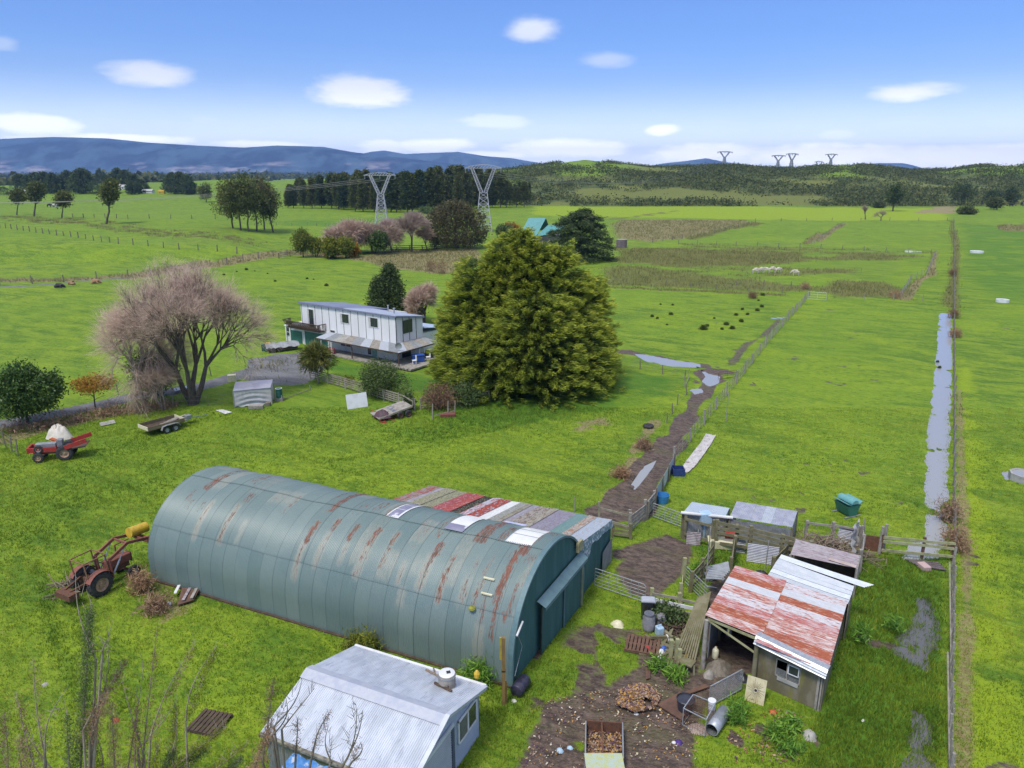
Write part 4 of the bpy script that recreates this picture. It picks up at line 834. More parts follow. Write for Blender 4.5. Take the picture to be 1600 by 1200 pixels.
mb = MB(); a, b = bil(.02, .92), bil(.46, .93); mb.beam(vadd(a, (0, 0, -.13)), vadd(b, (0, 0, -.13)), .06, .10); mb.beam(vadd(a, (0, 0, -.2)), vadd(b, (dn[0]*.1, dn[1]*.1, -.75)), .05, .07); mb.beam(vadd(bil(.2, .92), (0, 0, -.16)), vadd(bil(.2, .92), (0, 0, -.4)), .06); wb(mb, 'beam', M['lichen'], cs)
mb = MB()
for v in (.1, .35, .6, .85): mb.beam(vadd(bil(.0, v), (0, 0, -.06)), vadd(bil(1, v), (0, 0, -.06)), .05, .09)
wb(mb, 'rafter', M['darkwood'], cs)
# loose silver sheets and the violet grey roof behind
cs2 = root('iron_shelter', (*Q(1270, 905, 0)[:2], 0), 'shelter roofed with overlapping loose bare silver sheets behind the rusty roof', 'shelter')
z2 = 2.08
SB = [((1219, 866), (1334, 908), (1331, 922), (1212, 876), M['galv'], .05), ((1213, 873), (1333, 918), (1329, 931), (1206, 885), M['galvdull'], .03), ((1207, 883), (1331, 929), (1325, 939), (1200, 897), M['galv'], .01)]
M['zincbright'] = mat('bright zinc', (.62, .66, .70), (.54, .58, .62), (.42, .22, .12), scale=4, rough=.5, metal=.1, k3=(.7, .76)); M['zincgrey'] = mat('grey zinc', (.45, .49, .54), (.52, .55, .60), scale=3, rough=.5, metal=.15)
lst = [((1221, 866), (1367, 910), (1351, 914), (1217, 872), 'zincbright', .10), ((1217, 872), (1335, 912), (1333, 920), (1211, 880), 'zincgrey', .07), ((1212, 879), (1333, 918), (1331, 926), (1207, 887), 'zincgrey', .05), ((1208, 886), (1331, 925), (1328, 933), (1203, 893), 'zincbright', .03), ((1204, 892), (1329, 932), (1325, 940), (1200, 898), 'zincgrey', .01)]
for a, b, c, d, mt, dz in lst:
    P4 = [Q(*q, z2+dz) for q in (d, a, b, c)]; P4 = [P4[0], P4[1], (P4[2][0], P4[2][1], z2+dz-.12), (P4[3][0], P4[3][1], z2+dz-.12)]; mb = MB(); mb.corr(P4[0], P4[1], P4[2], P4[3], .085, .012, seg=5, sag=-.02); wb(mb, 'roof_sheet', M[mt], cs2)
for px, py in ((1210, 890), (1322, 935), (1330, 915), (1222, 872)):
    q = Q(px, py, z2); mb = MB(); mb.cyl((q[0], q[1], -.05), (q[0], q[1], z2-.14), .07, .06, 8); wb(mb, 'post', M['yard'], cs2)
q0, q1 = Q(1326, 938, z2), Q(1333, 912, z2); wall(q0, q1, 1.85, 1.85, M['mossboard'], 'side_wall', par=cs2); q0, q1 = Q(1215, 872, z2), Q(1331, 912, z2); wall(q0, q1, 1.9, 1.85, M['darkwood'], 'back_wall', par=cs2)
cs3 = root('pig_shelter', (*Q(1290, 870, 0)[:2], 0), 'small shelter with a violet grey weathered board roof furthest back of the row', 'shelter')
M['violetboard'] = rustmat('violet weathered sheet', (.30, .24, .27), (.36, .33, .34), (.19, .16, .17), .42, .58, 2.5)
P4 = [Q(1235, 866, 1.72), Q(1244, 842, 1.78), Q(1344, 868, 1.70), Q(1339, 888, 1.64)]; mb = MB(); mb.corr(*P4, .085, .012, seg=3); wb(mb, 'roof_sheet', M['violetboard'], cs3)
mb = MB(); a, b, c, d = [vadd(q, (0, 0, .03)) for q in (Q(1294, 875, 1.72), Q(1296, 872, 1.72), Q(1339, 884, 1.66), Q(1337, 888, 1.66))]; mb.corr(a, b, c, d, .085, .01); wb(mb, 'patch_sheet', mat('pale pink patch', (.46, .38, .36), (.4, .3, .26), scale=4), cs3)
for q in P4: mb = MB(); mb.beam((q[0], q[1], -.05), (q[0], q[1], q[2]-.02), .09); wb(mb, 'post', M['greywood'], cs3)
wall(P4[3], P4[2], 1.6, 1.66, M['greywood'], 'side_wall', par=cs3); wall(P4[1], P4[2], 1.74, 1.66, M['darkwood'], 'back_wall', par=cs3)
# ---- two storey house
HC = G(621, 566); hu = (-cos(R(-35)), -sin(R(-35))); hv = (cos(R(55)), sin(R(55)))
def Hh(l, v, z): return (HC[0]+hu[0]*l+hv[0]*v, HC[1]+hu[1]*l+hv[1]*v, z)
house = root('farmhouse', Hh(8, 2, 0), 'white two storey farmhouse with verandah, brown balcony and green garage doors', 'house')
def hb(l0, l1, v0, v1, z0, z1, name, mt, par=None, label=None, mb=None):
    own = mb is None; mb = mb or MB(); vs = [Hh(l, v, z) for z in (z0, z1) for l, v in ((l0, v0), (l1, v0), (l1, v1), (l0, v1))]
    mb.add(vs, [(3, 2, 1, 0), (4, 5, 6, 7), (0, 1, 5, 4), (1, 2, 6, 5), (2, 3, 7, 6), (3, 0, 4, 7)])
    return wb(mb, name, mt, par or house, label) if own else mb
M['housewall'] = mat('white wall panel', (.82, .82, .82), (.76, .76, .76), (.62, .60, .56), scale=.6, stretch=(2, 2, .4), rough=.7, k3=(.66, .85), bmp=.03); M['joint'] = mat('dark joint', (.08, .08, .085), rough=.8, bmp=0)
M['houseroof'] = mat('grey blue roofing', (.22, .24, .33), (.17, .18, .27), scale=.4, rough=.5); M['houseroof2'] = mat('pale grey roofing', (.42, .46, .56), (.36, .40, .50), (.5, .42, .3), scale=.5, rough=.5, k3=(.68, .8))
M['greendoor'] = mat('green garage door', (.03, .16, .125), (.025, .13, .10), scale=2, rough=.5, bmp=.02); M['palewall'] = mat('cream wall', (.72, .70, .64), (.60, .58, .52), (.3, .27, .22), scale=1, rough=.8)
rs = .155
def hwall(poly, name, mt, par=None): mb = MB(); mb.slab([Hh(*q) for q in poly], .12); return wb(mb, name, mt, par or house)
hwall([(0, 0, 2.0), (15.56, 0, 2.0), (15.56, 0, 5.1), (0, 0, 5.1)], 'wall', M['housewall'])
mb = MB(); mb.add([Hh(0, .001, 2.0), Hh(0, 4.3, 2.0), Hh(0, 4.3, 5.08-4.3*rs), Hh(0, .001, 5.09)], [(0, 1, 2, 3)]); wb(mb, 'wall', M['housewall'], house)
mb = MB(); mb.add([Hh(15.56, 0, 2), Hh(15.56, 7, 2), Hh(15.56, 7, 5.08-7*rs), Hh(15.56, 0, 5.08)], [(3, 2, 1, 0)]); wb(mb, 'wall', M['housewall'], house)
hwall([(5, 7, 0), (15.56, 7, 0), (15.56, 7, 5.08-7*rs), (5, 7, 5.08-7*rs)], 'wall', M['housewall']); mb = MB(); mb.add([Hh(5, 4.3, 0), Hh(5, 7, 0), Hh(5, 7, 3.98), Hh(5, 4.3, 4.4)], [(0, 1, 2, 3)]); wb(mb, 'wall', M['housewall'], house); mb = MB(); mb.add([Hh(0, 4.3, 0), Hh(5, 4.3, 0), Hh(5, 4.3, 4.4), Hh(0, 4.3, 4.4)], [(3, 2, 1, 0)]); wb(mb, 'wall', M['housewall'], house)
hb(0.02, 11, .02, .3, 0, 2.0, 'lower_wall', M['palewall']); hb(.02, .3, .3, 4.28, 0, 2.0, 'lower_wall', M['palewall'])
mb = MB()
for k in range(13): l = 1.0+1.2*k; hb(l-.02, l+.02, -.03, .0, 2.02 if l < 11 else 2.1, 5.06, '', None, mb=mb)
for v in (1.05, 2.1, 3.2): hb(-.03, .0, v-.03, v+.03, 2.02, 5.02-v*rs, '', None, mb=mb)
hb(-.03, .03, -.035, .03, 2.0, 5.08, '', None, mb=mb); j = wb(mb, 'panel_joints', M['joint'], house)
def hroof(l0, l1, v0, v1, mt):
    mb = MB(); mb.slab([Hh(l0, v0, 5.10-v0*rs), Hh(l1, v0, 5.10-v0*rs), Hh(l1, v1, 5.10-v1*rs), Hh(l0, v1, 5.10-v1*rs)], -.09); o = wb(mb, 'roof', mt, house)
    rb = MB(); n = int((l1-l0)/.42)
    for i in range(1, n): l = l0+(l1-l0)*i/n; rb.beam(Hh(l, v0+.03, 5.125-v0*rs), Hh(l, v1-.03, 5.125-v1*rs), .04, .03)
    wb(rb, 'roof_rib', mt, o)
hroof(-.15, 7.9, -.15, 4.45, M['houseroof2']); hroof(7.9, 15.75, -.15, 7.1, M['houseroof'])
mb = MB(); mb.beam(Hh(-.18, -.19, 5.08), Hh(15.8, -.19, 5.08), .05, .14); mb.beam(Hh(-.19, -.19, 5.07), Hh(-.19, 4.5, 5.07-4.6*rs), .05, .14); wb(mb, 'fascia', mat('grey blue fascia', (.22, .24, .34), rough=.5, bmp=0), house)
def window(l0, l1, z0, z1, side=False, mull=(.36,), cur=True, name='window'):
    def bx(a0, a1, o0, o1, c0, c1, nm, mt, par):
        return hb(o0, o1, a0, a1, c0, c1, nm, mt, par) if side else hb(a0, a1, o0, o1, c0, c1, nm, mt, par)
    w_ = bx(l0, l1, -.035, .0, z0, z1, name, M['glass'], house)
    for a in ((l0-.05, l0, z0-.05, z1+.05), (l1, l1+.05, z0-.05, z1+.05), (l0, l1, z1, z1+.05), (l0, l1, z0-.05, z0)): bx(a[0], a[1], -.06, 0, a[2], a[3], 'frame', M['joint'] if side else M['white'], w_)
    for f in mull: bx(l0+(l1-l0)*f-.02, l0+(l1-l0)*f+.02, -.055, -.036, z0, z1, 'mullion', M['joint'], w_)
    if cur: bx(l1-(l1-l0)*.2, l1-.01, -.045, -.036, z0+.02, z1-.02, 'curtain', M['fabric'], w_)
    return w_
window(7.3, 8.65, 3.48, 4.5); window(2.7, 4.1, 3.55, 4.57); window(13.3, 14.3, 2.35, 4.45, mull=(.5,), name='balcony_door'); window(1.15, 2.5, 3.05, 4.4, side=True, mull=(.5,), cur=False); window(9.75, 10.5, 2.05, 2.35, mull=(), cur=False)
# garage wing under the balcony
hb(10.9, 18.7, .05, 6, 0, 1.9, 'garage_wall', M['white']); hb(10.75, 18.85, -.12, 6.1, 1.9, 2.02, 'garage_roof', M['white'])
for l0, l1, z in ((15.75, 17.75, 1.50), (11.15, 15.1, 1.66)):
    d = hb(l0, l1, -.02, .04, .02, z, 'garage_door', M['greendoor']); mb = MB()
    for k in range(1, 5): hb(l0, l1, -.035, -.021, z*k/5-.01, z*k/5+.01, '', None, mb=mb)
    wb(mb, 'door_rib', M['greendoor'], d)
for l in (10.95, 15.2, 17.85, 18.6): hb(l-.09, l+.09, -.08, .04, 0, 1.9, 'garage_pillar', M['white'])
w_ = hb(18.02, 18.48, -.03, .04, .75, 1.7, 'window', M['glass']); hb(17.98, 18.5, -.05, .04, 1.15, 1.22, 'frame', M['white'], w_)
# flared balcony
bal = MB(); nb = 46
def bp(t):   # along the balcony edge
    L = 5.7+.9*2; s = t*L
    if s < .9: return (11.5, -s)
    if s < 6.6: return (11.5+(s-.9), -.9)
    return (17.2, -.9+(s-6.6)*.9)
hb(11.5, 17.2, -.9, -.02, 2.03, 2.12, 'balcony_floor', M['darkwood'])
for i in range(nb+1):
    l, v = bp(i/nb); lo = (l, v, 2.1); cx = 14.35
    up_ = (l+(.38 if l > 17.1 else (-.22 if l < 11.6 else 0)), v-(.3 if v < -.5 else v*-.0), 2.95); bal.beam(Hh(*lo), Hh(*up_), .10, .03)
pts = [(11.28, -.02, 2.97), (11.28, -1.2, 2.97), (17.58, -1.2, 2.97), (17.58, .0, 2.97)]
for a, b in zip(pts[:-1], pts[1:]): bal.beam(Hh(*a), Hh(*b), .1, .08)
bal.beam(Hh(11.4, -1.05, 2.5), Hh(17.4, -1.05, 2.5), .05, .16); wb(bal, 'balcony_railing', M['darkwood'], house)
# verandah
VZ0, VZ1, VD, VR = 2.1, 1.78, -2.1, -2.25
cols = ['zincgrey', 'galvdull', 'concrete', 'greywood', 'galvdull', 'zincgrey', 'greywood', 'zincgrey', 'galvdull']
n = len(cols); L0 = 10.75
for k in range(n):
    a, b = L0-(L0-VR*.0)*k/n, L0-L0*(k+1)/n; b2 = b if k < n-1 else 0
    ao = L0-(L0-VR)*k/n; bo = L0-(L0-VR)*(k+1)/n; mb = MB(); mb.corr(Hh(a, -.02, VZ0), Hh(b2-.02, -.02, VZ0), Hh(bo, VD, VZ1), Hh(ao, VD, VZ1), .09, .012); wb(mb, 'verandah_sheet', M[cols[k]], house)
for k, c in enumerate(['zincgrey', 'greywood', 'galvdull', 'greywood', 'galvdull']):
    a, b = 4.3*k/5, 4.3*(k+1)/5; ao = VD+(4.4-VD)*k/5; bo = VD+(4.4-VD)*(k+1)/5; mb = MB(); mb.corr(Hh(-.04, a, VZ0), Hh(-.04, b, VZ0), Hh(VR, bo, VZ1), Hh(VR, ao, VZ1), .09, .012); wb(mb, 'verandah_sheet', M[c], house)
mb = MB(); mb.beam(Hh(L0, VD, VZ1-.08), Hh(VR, VD, VZ1-.08), .06, .12); wb(mb, 'verandah_beam', M['darkwood'], house); mb = MB(); mb.beam(Hh(VR, VD, VZ1-.08), Hh(VR, 4.4, VZ1-.08), .06, .12); wb(mb, 'verandah_beam', M['darkwood'], house)
for l, mt in ((9.9, 'white'), (8.2, 'white'), (4.9, 'darkwood'), (VR+.05, 'darkwood')): mb = MB(); mb.beam(Hh(l, VD+.05, 0), Hh(l, VD+.05, VZ1-.1), .12); wb(mb, 'verandah_post', M[mt], house)
for v in (1.2, 4.3): mb = MB(); mb.beam(Hh(VR+.05, v, 0), Hh(VR+.05, v, VZ1-.1), .10); wb(mb, 'verandah_post', M['white'], house)
hb(VR-.2, 10.2, VD-.1, .0, .0, .14, 'verandah_floor', M['greywood'])
hb(VR-1.9, -.0, VD-.2, 4.2, .12, .30, 'deck', M['greywood']); hb(VR-2.4, VR-1.9, 1.0, 3.2, .10, .19, 'deck_step', M['greywood']); hb(VR-2.8, VR-2.4, 1.0, 3.2, .0, .10, 'deck_step', M['greywood'])
mb = MB()
for k in range(8): hb(VR-1.9+.5*k-.04, VR-1.9+.5*k+.04, VD-.24, VD-.2, 0, .3, '', None, mb=mb)
wb(mb, 'deck_skirt', M['darkwood'], house)
hb(3.1, 3.85, -.02, .03, .14, 1.72, 'door', mat('pale green door', (.25, .45, .38), rough=.6, bmp=0)); hb(4.0, 4.5, -.02, .02, .3, 1.6, 'window', M['glass'])
w_ = hb(7.2, 8.9, -.02, .03, .7, 1.62, 'window', M['glass'])
for l in (7.2, 8.05, 8.9): hb(l-.04, l+.04, -.05, .0, .7, 1.62, 'frame', M['white'], w_)
for z in (.7, 1.16, 1.62): hb(7.2, 8.9, -.045, .0, z-.04, z+.04, 'frame', M['white'], w_)
w_ = hb(.6, 2.0, -.02, .03, .9, 1.6, 'window', M['glass']); w_ = hb(-.02, .04, .8, 2.2, .3, 1.9, 'ranch_slider', M['glass'])
hb(-.02, .04, 3.0, 4.1, .9, 1.8, 'window', M['glass'])
for l, v, z, r in ((2.4, 2.3, .62, .09), (4.6, 3.6, .75, .07)):
    zb = 5.1-v*rs; mb = MB(); q = Hh(l, v, zb); mb.cyl(q, vadd(q, (0, 0, z)), r, n=10); mb.cyl(vadd(q, (0, 0, z)), vadd(q, (0, 0, z+.08)), r*1.7, r*1.5, 10); wb(mb, 'flue', M['galv'], house)
mb = MB(); mb.slab([Hh(-.3, 4.4, 3.1), Hh(6, 4.4, 3.1), Hh(6, 8.6, 2.5), Hh(-.3, 8.6, 2.5)], -.06); wb(mb, 'annex_roof', mat('pale blue annex roof', (.42, .52, .66), (.36, .45, .6), scale=1, rough=.5), house); hb(0, 4.9, 4.32, 8.4, 0, 2.48, 'annex_wall', M['housewall'])
# things on the deck
def small(name, loc, label, cat, build, group=None):
    t_ = root(name, loc, label, cat, group); build(t_, loc); return t_
def outdoor_table(t_, c):
    mb = MB(); mb.box(vadd(c, (0, 0, .38)), (1.25, .75, .72), R(20)); o = wb(mb, 'cover', M['blue'], t_); mb = MB(); mb.box(vadd(c, (0, 0, .76)), (1.35, .85, .05), R(20)); wb(mb, 'table_top', M['blue'], t_)
small('covered_table', Hh(-2.5, .6, .30), 'table under a bright blue cover on the house deck', 'table', outdoor_table)
def chair_(t_, c):
    mb = MB(); mb.box(vadd(c, (0, 0, .42)), (.46, .46, .05), .4); wb(mb, 'seat', M['white'], t_); mb = MB(); mb.box(vadd(c, (.18, .08, .68)), (.06, .44, .5), .4); wb(mb, 'backrest', M['white'], t_)
    for a, b in ((-.18, -.18), (.18, -.18), (.18, .18), (-.18, .18)): mb = MB(); mb.beam(vadd(c, (a, b, 0)), vadd(c, (a, b, .42)), .045); wb(mb, 'leg', M['white'], t_)
small('garden_chair', Hh(-3.1, 1.6, .30), 'white plastic garden chair at the right end of the blue covered table', 'chair', chair_); small('garden_chair', Hh(-2.9, -.4, .30), 'white plastic garden chair in front of the blue covered table', 'chair', chair_)
def bbq(t_, c):
    mb = MB(); mb.box(vadd(c, (0, 0, .35)), (.9, .5, .6), .3); wb(mb, 'cabinet', M['black'], t_); mb = MB(); mb.lathe([(.01, -.45), (.27, -.44), (.27, .44), (.01, .45)], vadd(c, (0, 0, .72)), 12, axis='x'); wb(mb, 'hood', M['black'], t_)
small('barbecue', Hh(-2.3, 2.7, .30), 'black hooded barbecue behind the blue table on the deck', 'barbecue', bbq)
q = Hh(8.7, -1.6, .14); mb = MB(); mb.box(vadd(q, (0, 0, .3)), (.9, .25, .6), R(-35)); solo(mb, 'toy_box', mat('faded pink plastic', (.62, .14, .20), (.5, .1, .14), scale=5), q, 'pinkish red box at the left end of the verandah', 'box')
q = Hh(-3.7, 3.3, .3); mb = MB(); mb.lathe([(0, 0), (.16, 0), (.2, .3), (.16, .3), (.15, .27), (0, .26)], q, 12); solo(mb, 'plant_pot', M['white'], q, 'small white pot on the far right corner of the deck', 'pot')
# satellite dish
q = Hh(VR+.4, -1.6, 1.86); dish = root('satellite_dish', q, 'grey satellite dish over the corner of the verandah roof', 'dish'); mb = MB(); mb.cyl(q, vadd(q, (0, 0, .45)), .03); wb(mb, 'mast', M['galv'], dish); mb = MB(); c = vadd(q, (0, -.1, .55))
for k in range(4):
    r0, r1 = .09*k, .09*(k+1); y0, y1 = (r0**2)*.5, (r1**2)*.5; n = 16
    for i in range(n): a, b = 2*pi*i/n, 2*pi*(i+1)/n; mb.quad(vadd(c, (r0*cos(a), -y0, r0*sin(a))), vadd(c, (r0*cos(b), -y0, r0*sin(b))), vadd(c, (r1*cos(b), -y1, r1*sin(b))), vadd(c, (r1*cos(a), -y1, r1*sin(a))))
wb(mb, 'reflector', M['galvdull'], dish)
# ---- green roofed barn behind the cedar
gb = G(850, 388); gr = root('green_roofed_barn', (gb[0], gb[1]+6, gb[2]), 'barn with a steep sea green roof mostly hidden by the dark cedar', 'barn')
def gpt(px, py, yy): r = ray(px, py); k = yy/r[1]; return (r[0]*k, yy, CAMH+r[2]*k)
yb = gb[1]
a, b, c, d = gpt(812, 368, yb), gpt(838, 369, yb), gpt(853, 341, yb+3.5), gpt(826, 341, yb+3.5); mb = MB(); mb.slab([a, b, c, d], .1); wb(mb, 'roof', M['roofgreen'], gr)
a, b, c, d = gpt(838, 369, yb+.2), gpt(884, 364, yb+2), gpt(880, 350, yb+4.2), gpt(856, 352, yb+3.4); mb = MB(); mb.slab([a, b, c, d], .1); wb(mb, 'roof', M['roofgreen'], gr)
mb = MB(); A0 = gpt(853, 341, yb+3.6); B0 = gpt(880, 350, yb+4.3); mb.slab([A0, gpt(826, 341, yb+3.6), gpt(822, 360, yb+9), gpt(860, 360, yb+9)], -.1); wb(mb, 'roof', M['roofgreen'], gr)
x0, x1, x2 = gpt(815, 380, yb+.6)[0], gpt(838, 380, yb+.6)[0], gpt(882, 380, yb+1)[0]; za = gpt(815, 369, yb+.6)[2]
mb = MB(); mb.box(((x0+x2)/2, yb+4.5, za/2), (x2-x0-.4, 7.6, za-.1)); wb(mb, 'wall', M['joint'], gr)
mb = MB(); mb.beam((x1, yb+.3, gb[2]), (x1, yb+.3, za), .3); wb(mb, 'corner_post', M['white'], gr); mb = MB(); mb.beam((x0, yb+.5, .9), (x2, yb+.6, .9), .2, 1.2); wb(mb, 'deck_rail', M['greywood'], gr)
# water tank / hut by the far fence
q = G(971, 387); hut = root('timber_tank', q, 'weathered round timber tank standing alone right of the cedar', 'tank'); k = mpp(q); r = 8*k; h_ = hgt(q, 374)
mb = MB(); n = 18
for i in range(n): a = 2*pi*i/n; mb.box(vadd(q, (r*cos(a), r*sin(a), h_/2)), (.06, 2*pi*r/n*.9, h_), a)
wb(mb, 'staves', mat('dark plum boards', (.16, .12, .13), (.24, .2, .2), scale=2, rough=.9), hut); mb = MB(); mb.lathe([(0, h_+.15), (r*1.06, h_), (r*1.06, h_-.12)], q, n); wb(mb, 'lid', M['greywood'], hut)
# ---- far farm buildings on the left horizon
def farhouse(px, py, wpx, hpx, wall_, roof_, label, cat='house', name='farm_building'):
    q = G(px, py); k = mpp(q); w_, h_ = wpx*k, hpx*k; t_ = root(name, q, label, cat); mb = MB(); mb.box(vadd(q, (0, w_*.3, h_*.3)), (w_, w_*.6, h_*.6)); wb(mb, 'wall', wall_, t_)
    mb = MB(); x, y, z = q[0], q[1], q[2]+h_*.6; W2 = w_*.54; D = w_*.3
    mb.add([(x-W2, y-.05*w_, z), (x+W2, y-.05*w_, z), (x+W2, y+.65*w_, z), (x-W2, y+.65*w_, z), (x-W2, y+D, z+h_*.42), (x+W2, y+D, z+h_*.42)], [(0, 1, 5, 4), (2, 3, 4, 5), (0, 4, 3), (1, 2, 5), (3, 2, 1, 0)]); wb(mb, 'roof', roof_, t_)
    mb = MB(); mb.box((x-.2*w_, y-.01*w_, q[2]+h_*.3), (w_*.12, .1, h_*.25)); wb(mb, 'window', M['joint'], t_)
W_, RFg, RFp = M['white'], mat('far grey roof', (.5, .5, .5), bmp=0), mat('far pink roof', (.5, .42, .38), bmp=0)
farhouse(180, 296, 14, 8, W_, RFp, 'cream house with a pinkish roof among dark trees on the left horizon', 'house', 'farmhouse'); farhouse(194, 296, 12, 7, W_, RFg, 'white gabled cottage right of the pink roofed house', 'house', 'cottage')
farhouse(230, 302, 15, 6, W_, RFg, 'long low white shed at the end of the far track', 'shed', 'farm_shed'); farhouse(252, 303, 9, 6, mat('yellow paint', (.6, .4, .02), bmp=0), mat('yellow roof', (.5, .32, .02), bmp=0), 'small yellow hut left of the far dark grove', 'hut', 'hut')
farhouse(269, 300, 9, 9, W_, RFp, 'pale house at the left edge of the far dark grove', 'house', 'farmhouse'); farhouse(37, 302, 10, 6, W_, RFg, 'small white shed under the far left trees', 'shed', 'farm_shed'); farhouse(102, 311, 9, 7, RFg, RFg, 'little grey hut in the middle of the far left paddocks', 'hut', 'hut'); farhouse(19, 288, 8, 5, W_, RFg, 'white house at the far left edge of the plain', 'house', 'farmhouse'); farhouse(86, 323, 9, 4, RFg, RFg, 'dark low hut beside the far left fence', 'hut', 'hut')
# ================================================================ FENCES, YARDS AND THE THINGS LYING ABOUT
def zg(x, y): return float(H(x, y))
def resample(pts, sp):
    out = [pts[0]]; 
    for a, b in zip(pts[:-1], pts[1:]):
        L = hypot(b[0]-a[0], b[1]-a[1]); n = max(1, round(L/sp))
        for i in range(1, n+1): out.append((a[0]+(b[0]-a[0])*i/n, a[1]+(b[1]-a[1])*i/n))
    return out
def fence(pix, label, sp=4.0, h=1.15, r=.06, wires=4, rails=0, rail_h=.09, mt='post', rmt='rail', battens=0, thick=.012, name='wire_fence', jit=.08, cat='fence', rail_skip=0):
    W = [G(*q)[:2] for q in pix]; P_ = resample(W, sp); 
    while len(P_) > 98: sp *= 1.15; P_ = resample(W, sp)
    P_ = [(x, y, zg(x, y)) for x, y in P_]; c = P_[len(P_)//2]; t_ = root(name, c, label, cat)
    base = None; rnd = random.Random(len(label)*7+len(P_))
    for i, q in enumerate(P_):
        hh = h*rnd.uniform(.9, 1.1); 
        if base is None:
            mb = MB(); mb.cyl((0, 0, -.1), (0, 0, h), r, r*.85, 6); base = mb.build('post', M[mt], t_); o = base
        else: o = base.copy(); COL.objects.link(o); o.parent = t_
        o.location = vsub(q, c); o.rotation_euler = (rnd.gauss(0, jit*.6), rnd.gauss(0, jit*.6), rnd.uniform(0, 6)); o.scale = (rnd.uniform(.85, 1.15), rnd.uniform(.85, 1.15), hh/h)
    if battens:
        mb = MB()
        for a, b in zip(P_[:-1], P_[1:]):
            for k in range(1, battens+1):
                q = lerp(a, b, k/(battens+1)); mb.beam(vadd(q, (0, 0, .06)), vadd(q, (rnd.gauss(0, .03), rnd.gauss(0, .03), h*.92)), .06, .045)
        o = wb(mb, 'battens', M[rmt], t_)
    if wires:
        mb = MB()
        for a, b in zip(P_[:-1], P_[1:]):
            for k in range(wires): z = h*(.2+.72*k/max(1, wires-1)); mb.beam(vadd(a, (0, 0, z)), vadd(b, (0, 0, z)), thick)
        wb(mb, 'wire', M['wire'], t_)
    for k in range(rails):
        z = h*(.22+.70*k/max(1, rails-1)); mb = MB()
        for a, b in zip(P_[:-1], P_[1:]): mb.beam(vadd(a, (.0, .03, z+rnd.gauss(0, .03))), vadd(b, (.0, .03, z+rnd.gauss(0, .03))), .04, rail_h)
        wb(mb, 'rail', M[rmt], t_)
    return t_
fence([(1482, 1290), (1483, 1100), (1487, 950), (1489, 860)], 'weathered batten fence with grey rails running up the near right edge', 2.2, 1.1, .06, 3, 1, .12, 'greywood', 'rail', 4, name='batten_fence', jit=.05)
fence([(1489, 858), (1490, 620), (1490, 480), (1490, 345)], 'long straight boundary fence beyond the timber gate beside the flooded ditch', 3.0, 1.15, .07, 5, 0, battens=1, thick=.016)
fence([(1053, 722), (1100, 663), (1150, 600), (1205, 530), (1262, 466)], 'pale post and batten fence running beside the muddy track', 4.2, 1.25, .09, 4, 0, mt='greywood', rmt='rail', battens=3, name='batten_fence')
fence([(1292, 468), (1350, 469), (1442, 471)], 'short pale post fence across the top of the flooded paddock', 4.5, 1.2, .07, 3, 0, mt='rail')
fence([(1265, 462), (1236, 450), (1150, 447)], 'broken old fence left of the white corner gate', 6, 1.3, .08, 3, 0)
fence([(1060, 382), (1150, 385), (1250, 387), (1350, 392), (1455, 397)], 'dark post fence with rough grass in front of the two far green fields', 5, 1.3, .09, 3)
fence([(1462, 397), (1448, 428), (1424, 438), (1406, 466)], 'crooked bleached fence curving down to the reedy hollow', 4, 1.2, .08, 4, 0, mt='greywood')
fence([(1020, 379), (1080, 372), (1180, 350)], 'long fence slanting along the near side of the tawny field', 6, 1.4, .11, 2)
fence([(1180, 346), (1300, 345), (1480, 345)], 'fence along the near edge of the lime coloured field', 12, 1.4, .11, 2)
fence([(1320, 350), (1296, 364), (1268, 383)], 'pale fence between the two green fields', 7, 1.2, .08, 2, mt='greywood')
fence([(0, 356), (100, 369), (185, 381), (280, 390), (370, 396)], 'fence at the foot of the left terrace bank', 5, 1.5, .14, 3)
fence([(98, 339), (200, 342), (300, 342), (372, 344)], 'fence on top of the left terrace', 7, 1.6, .16, 2)
fence([(0, 446), (100, 441), (200, 433), (300, 420), (380, 408), (470, 397)], 'fence beside the rough ditch across the left paddocks', 5, 1.5, .13, 3)
fence([(432, 352), (480, 352), (540, 356)], 'fence across the paddock in front of the pine grove', 6, 1.3, .09, 2)
fence([(940, 442), (1040, 446), (1120, 452), (1222, 458)], 'fence through the dark reeds above the middle paddock', 5, 1.1, .07, 3)
fence([(955, 571), (1000, 577), (1035, 585), (1070, 592)], 'dark wire fence below the long pond', 2.2, 1.0, .055, 4)
fence([(1073, 617), (1058, 633), (1042, 662)], 'leaning posts left of the muddy track', 3, 1.0, .05, 1)
fence([(485, 592), (540, 608), (600, 626), (648, 642)], 'old woven rail fence in front of the house lawn', 2.4, 1.15, .07, 0, 5, .10, 'greywood', 'rail', 2, name='rail_fence')
fence([(658, 640), (700, 634), (765, 628)], 'grey rail fence under the big conifer', 2.6, 1.1, .08, 0, 4, .09, 'greywood', 'rail', 1, name='rail_fence')
fence([(676, 655), (700, 649), (711, 647)], 'two post rail in front of the grey rail fence', 3.8, 1.3, .06, 0, 1, .06, 'rail', name='rail_fence')
fence([(600, 392), (660, 391), (735, 387)], 'dark paddock rails below the bare orchard trees', 4, 1.4, .12, 0, 3, .14, 'darkwood', 'darkwood', name='rail_fence')
fence([(436, 404), (470, 398), (500, 392)], 'rail fence left of the yellow green garden trees', 5, 1.3, .1, 0, 3, .12, 'darkwood', 'greywood', name='rail_fence')
fence([(-20, 682), (10, 700), (28, 712)], 'wire fence at the left edge behind the red tractor', 1.6, 1.3, .05, 4)
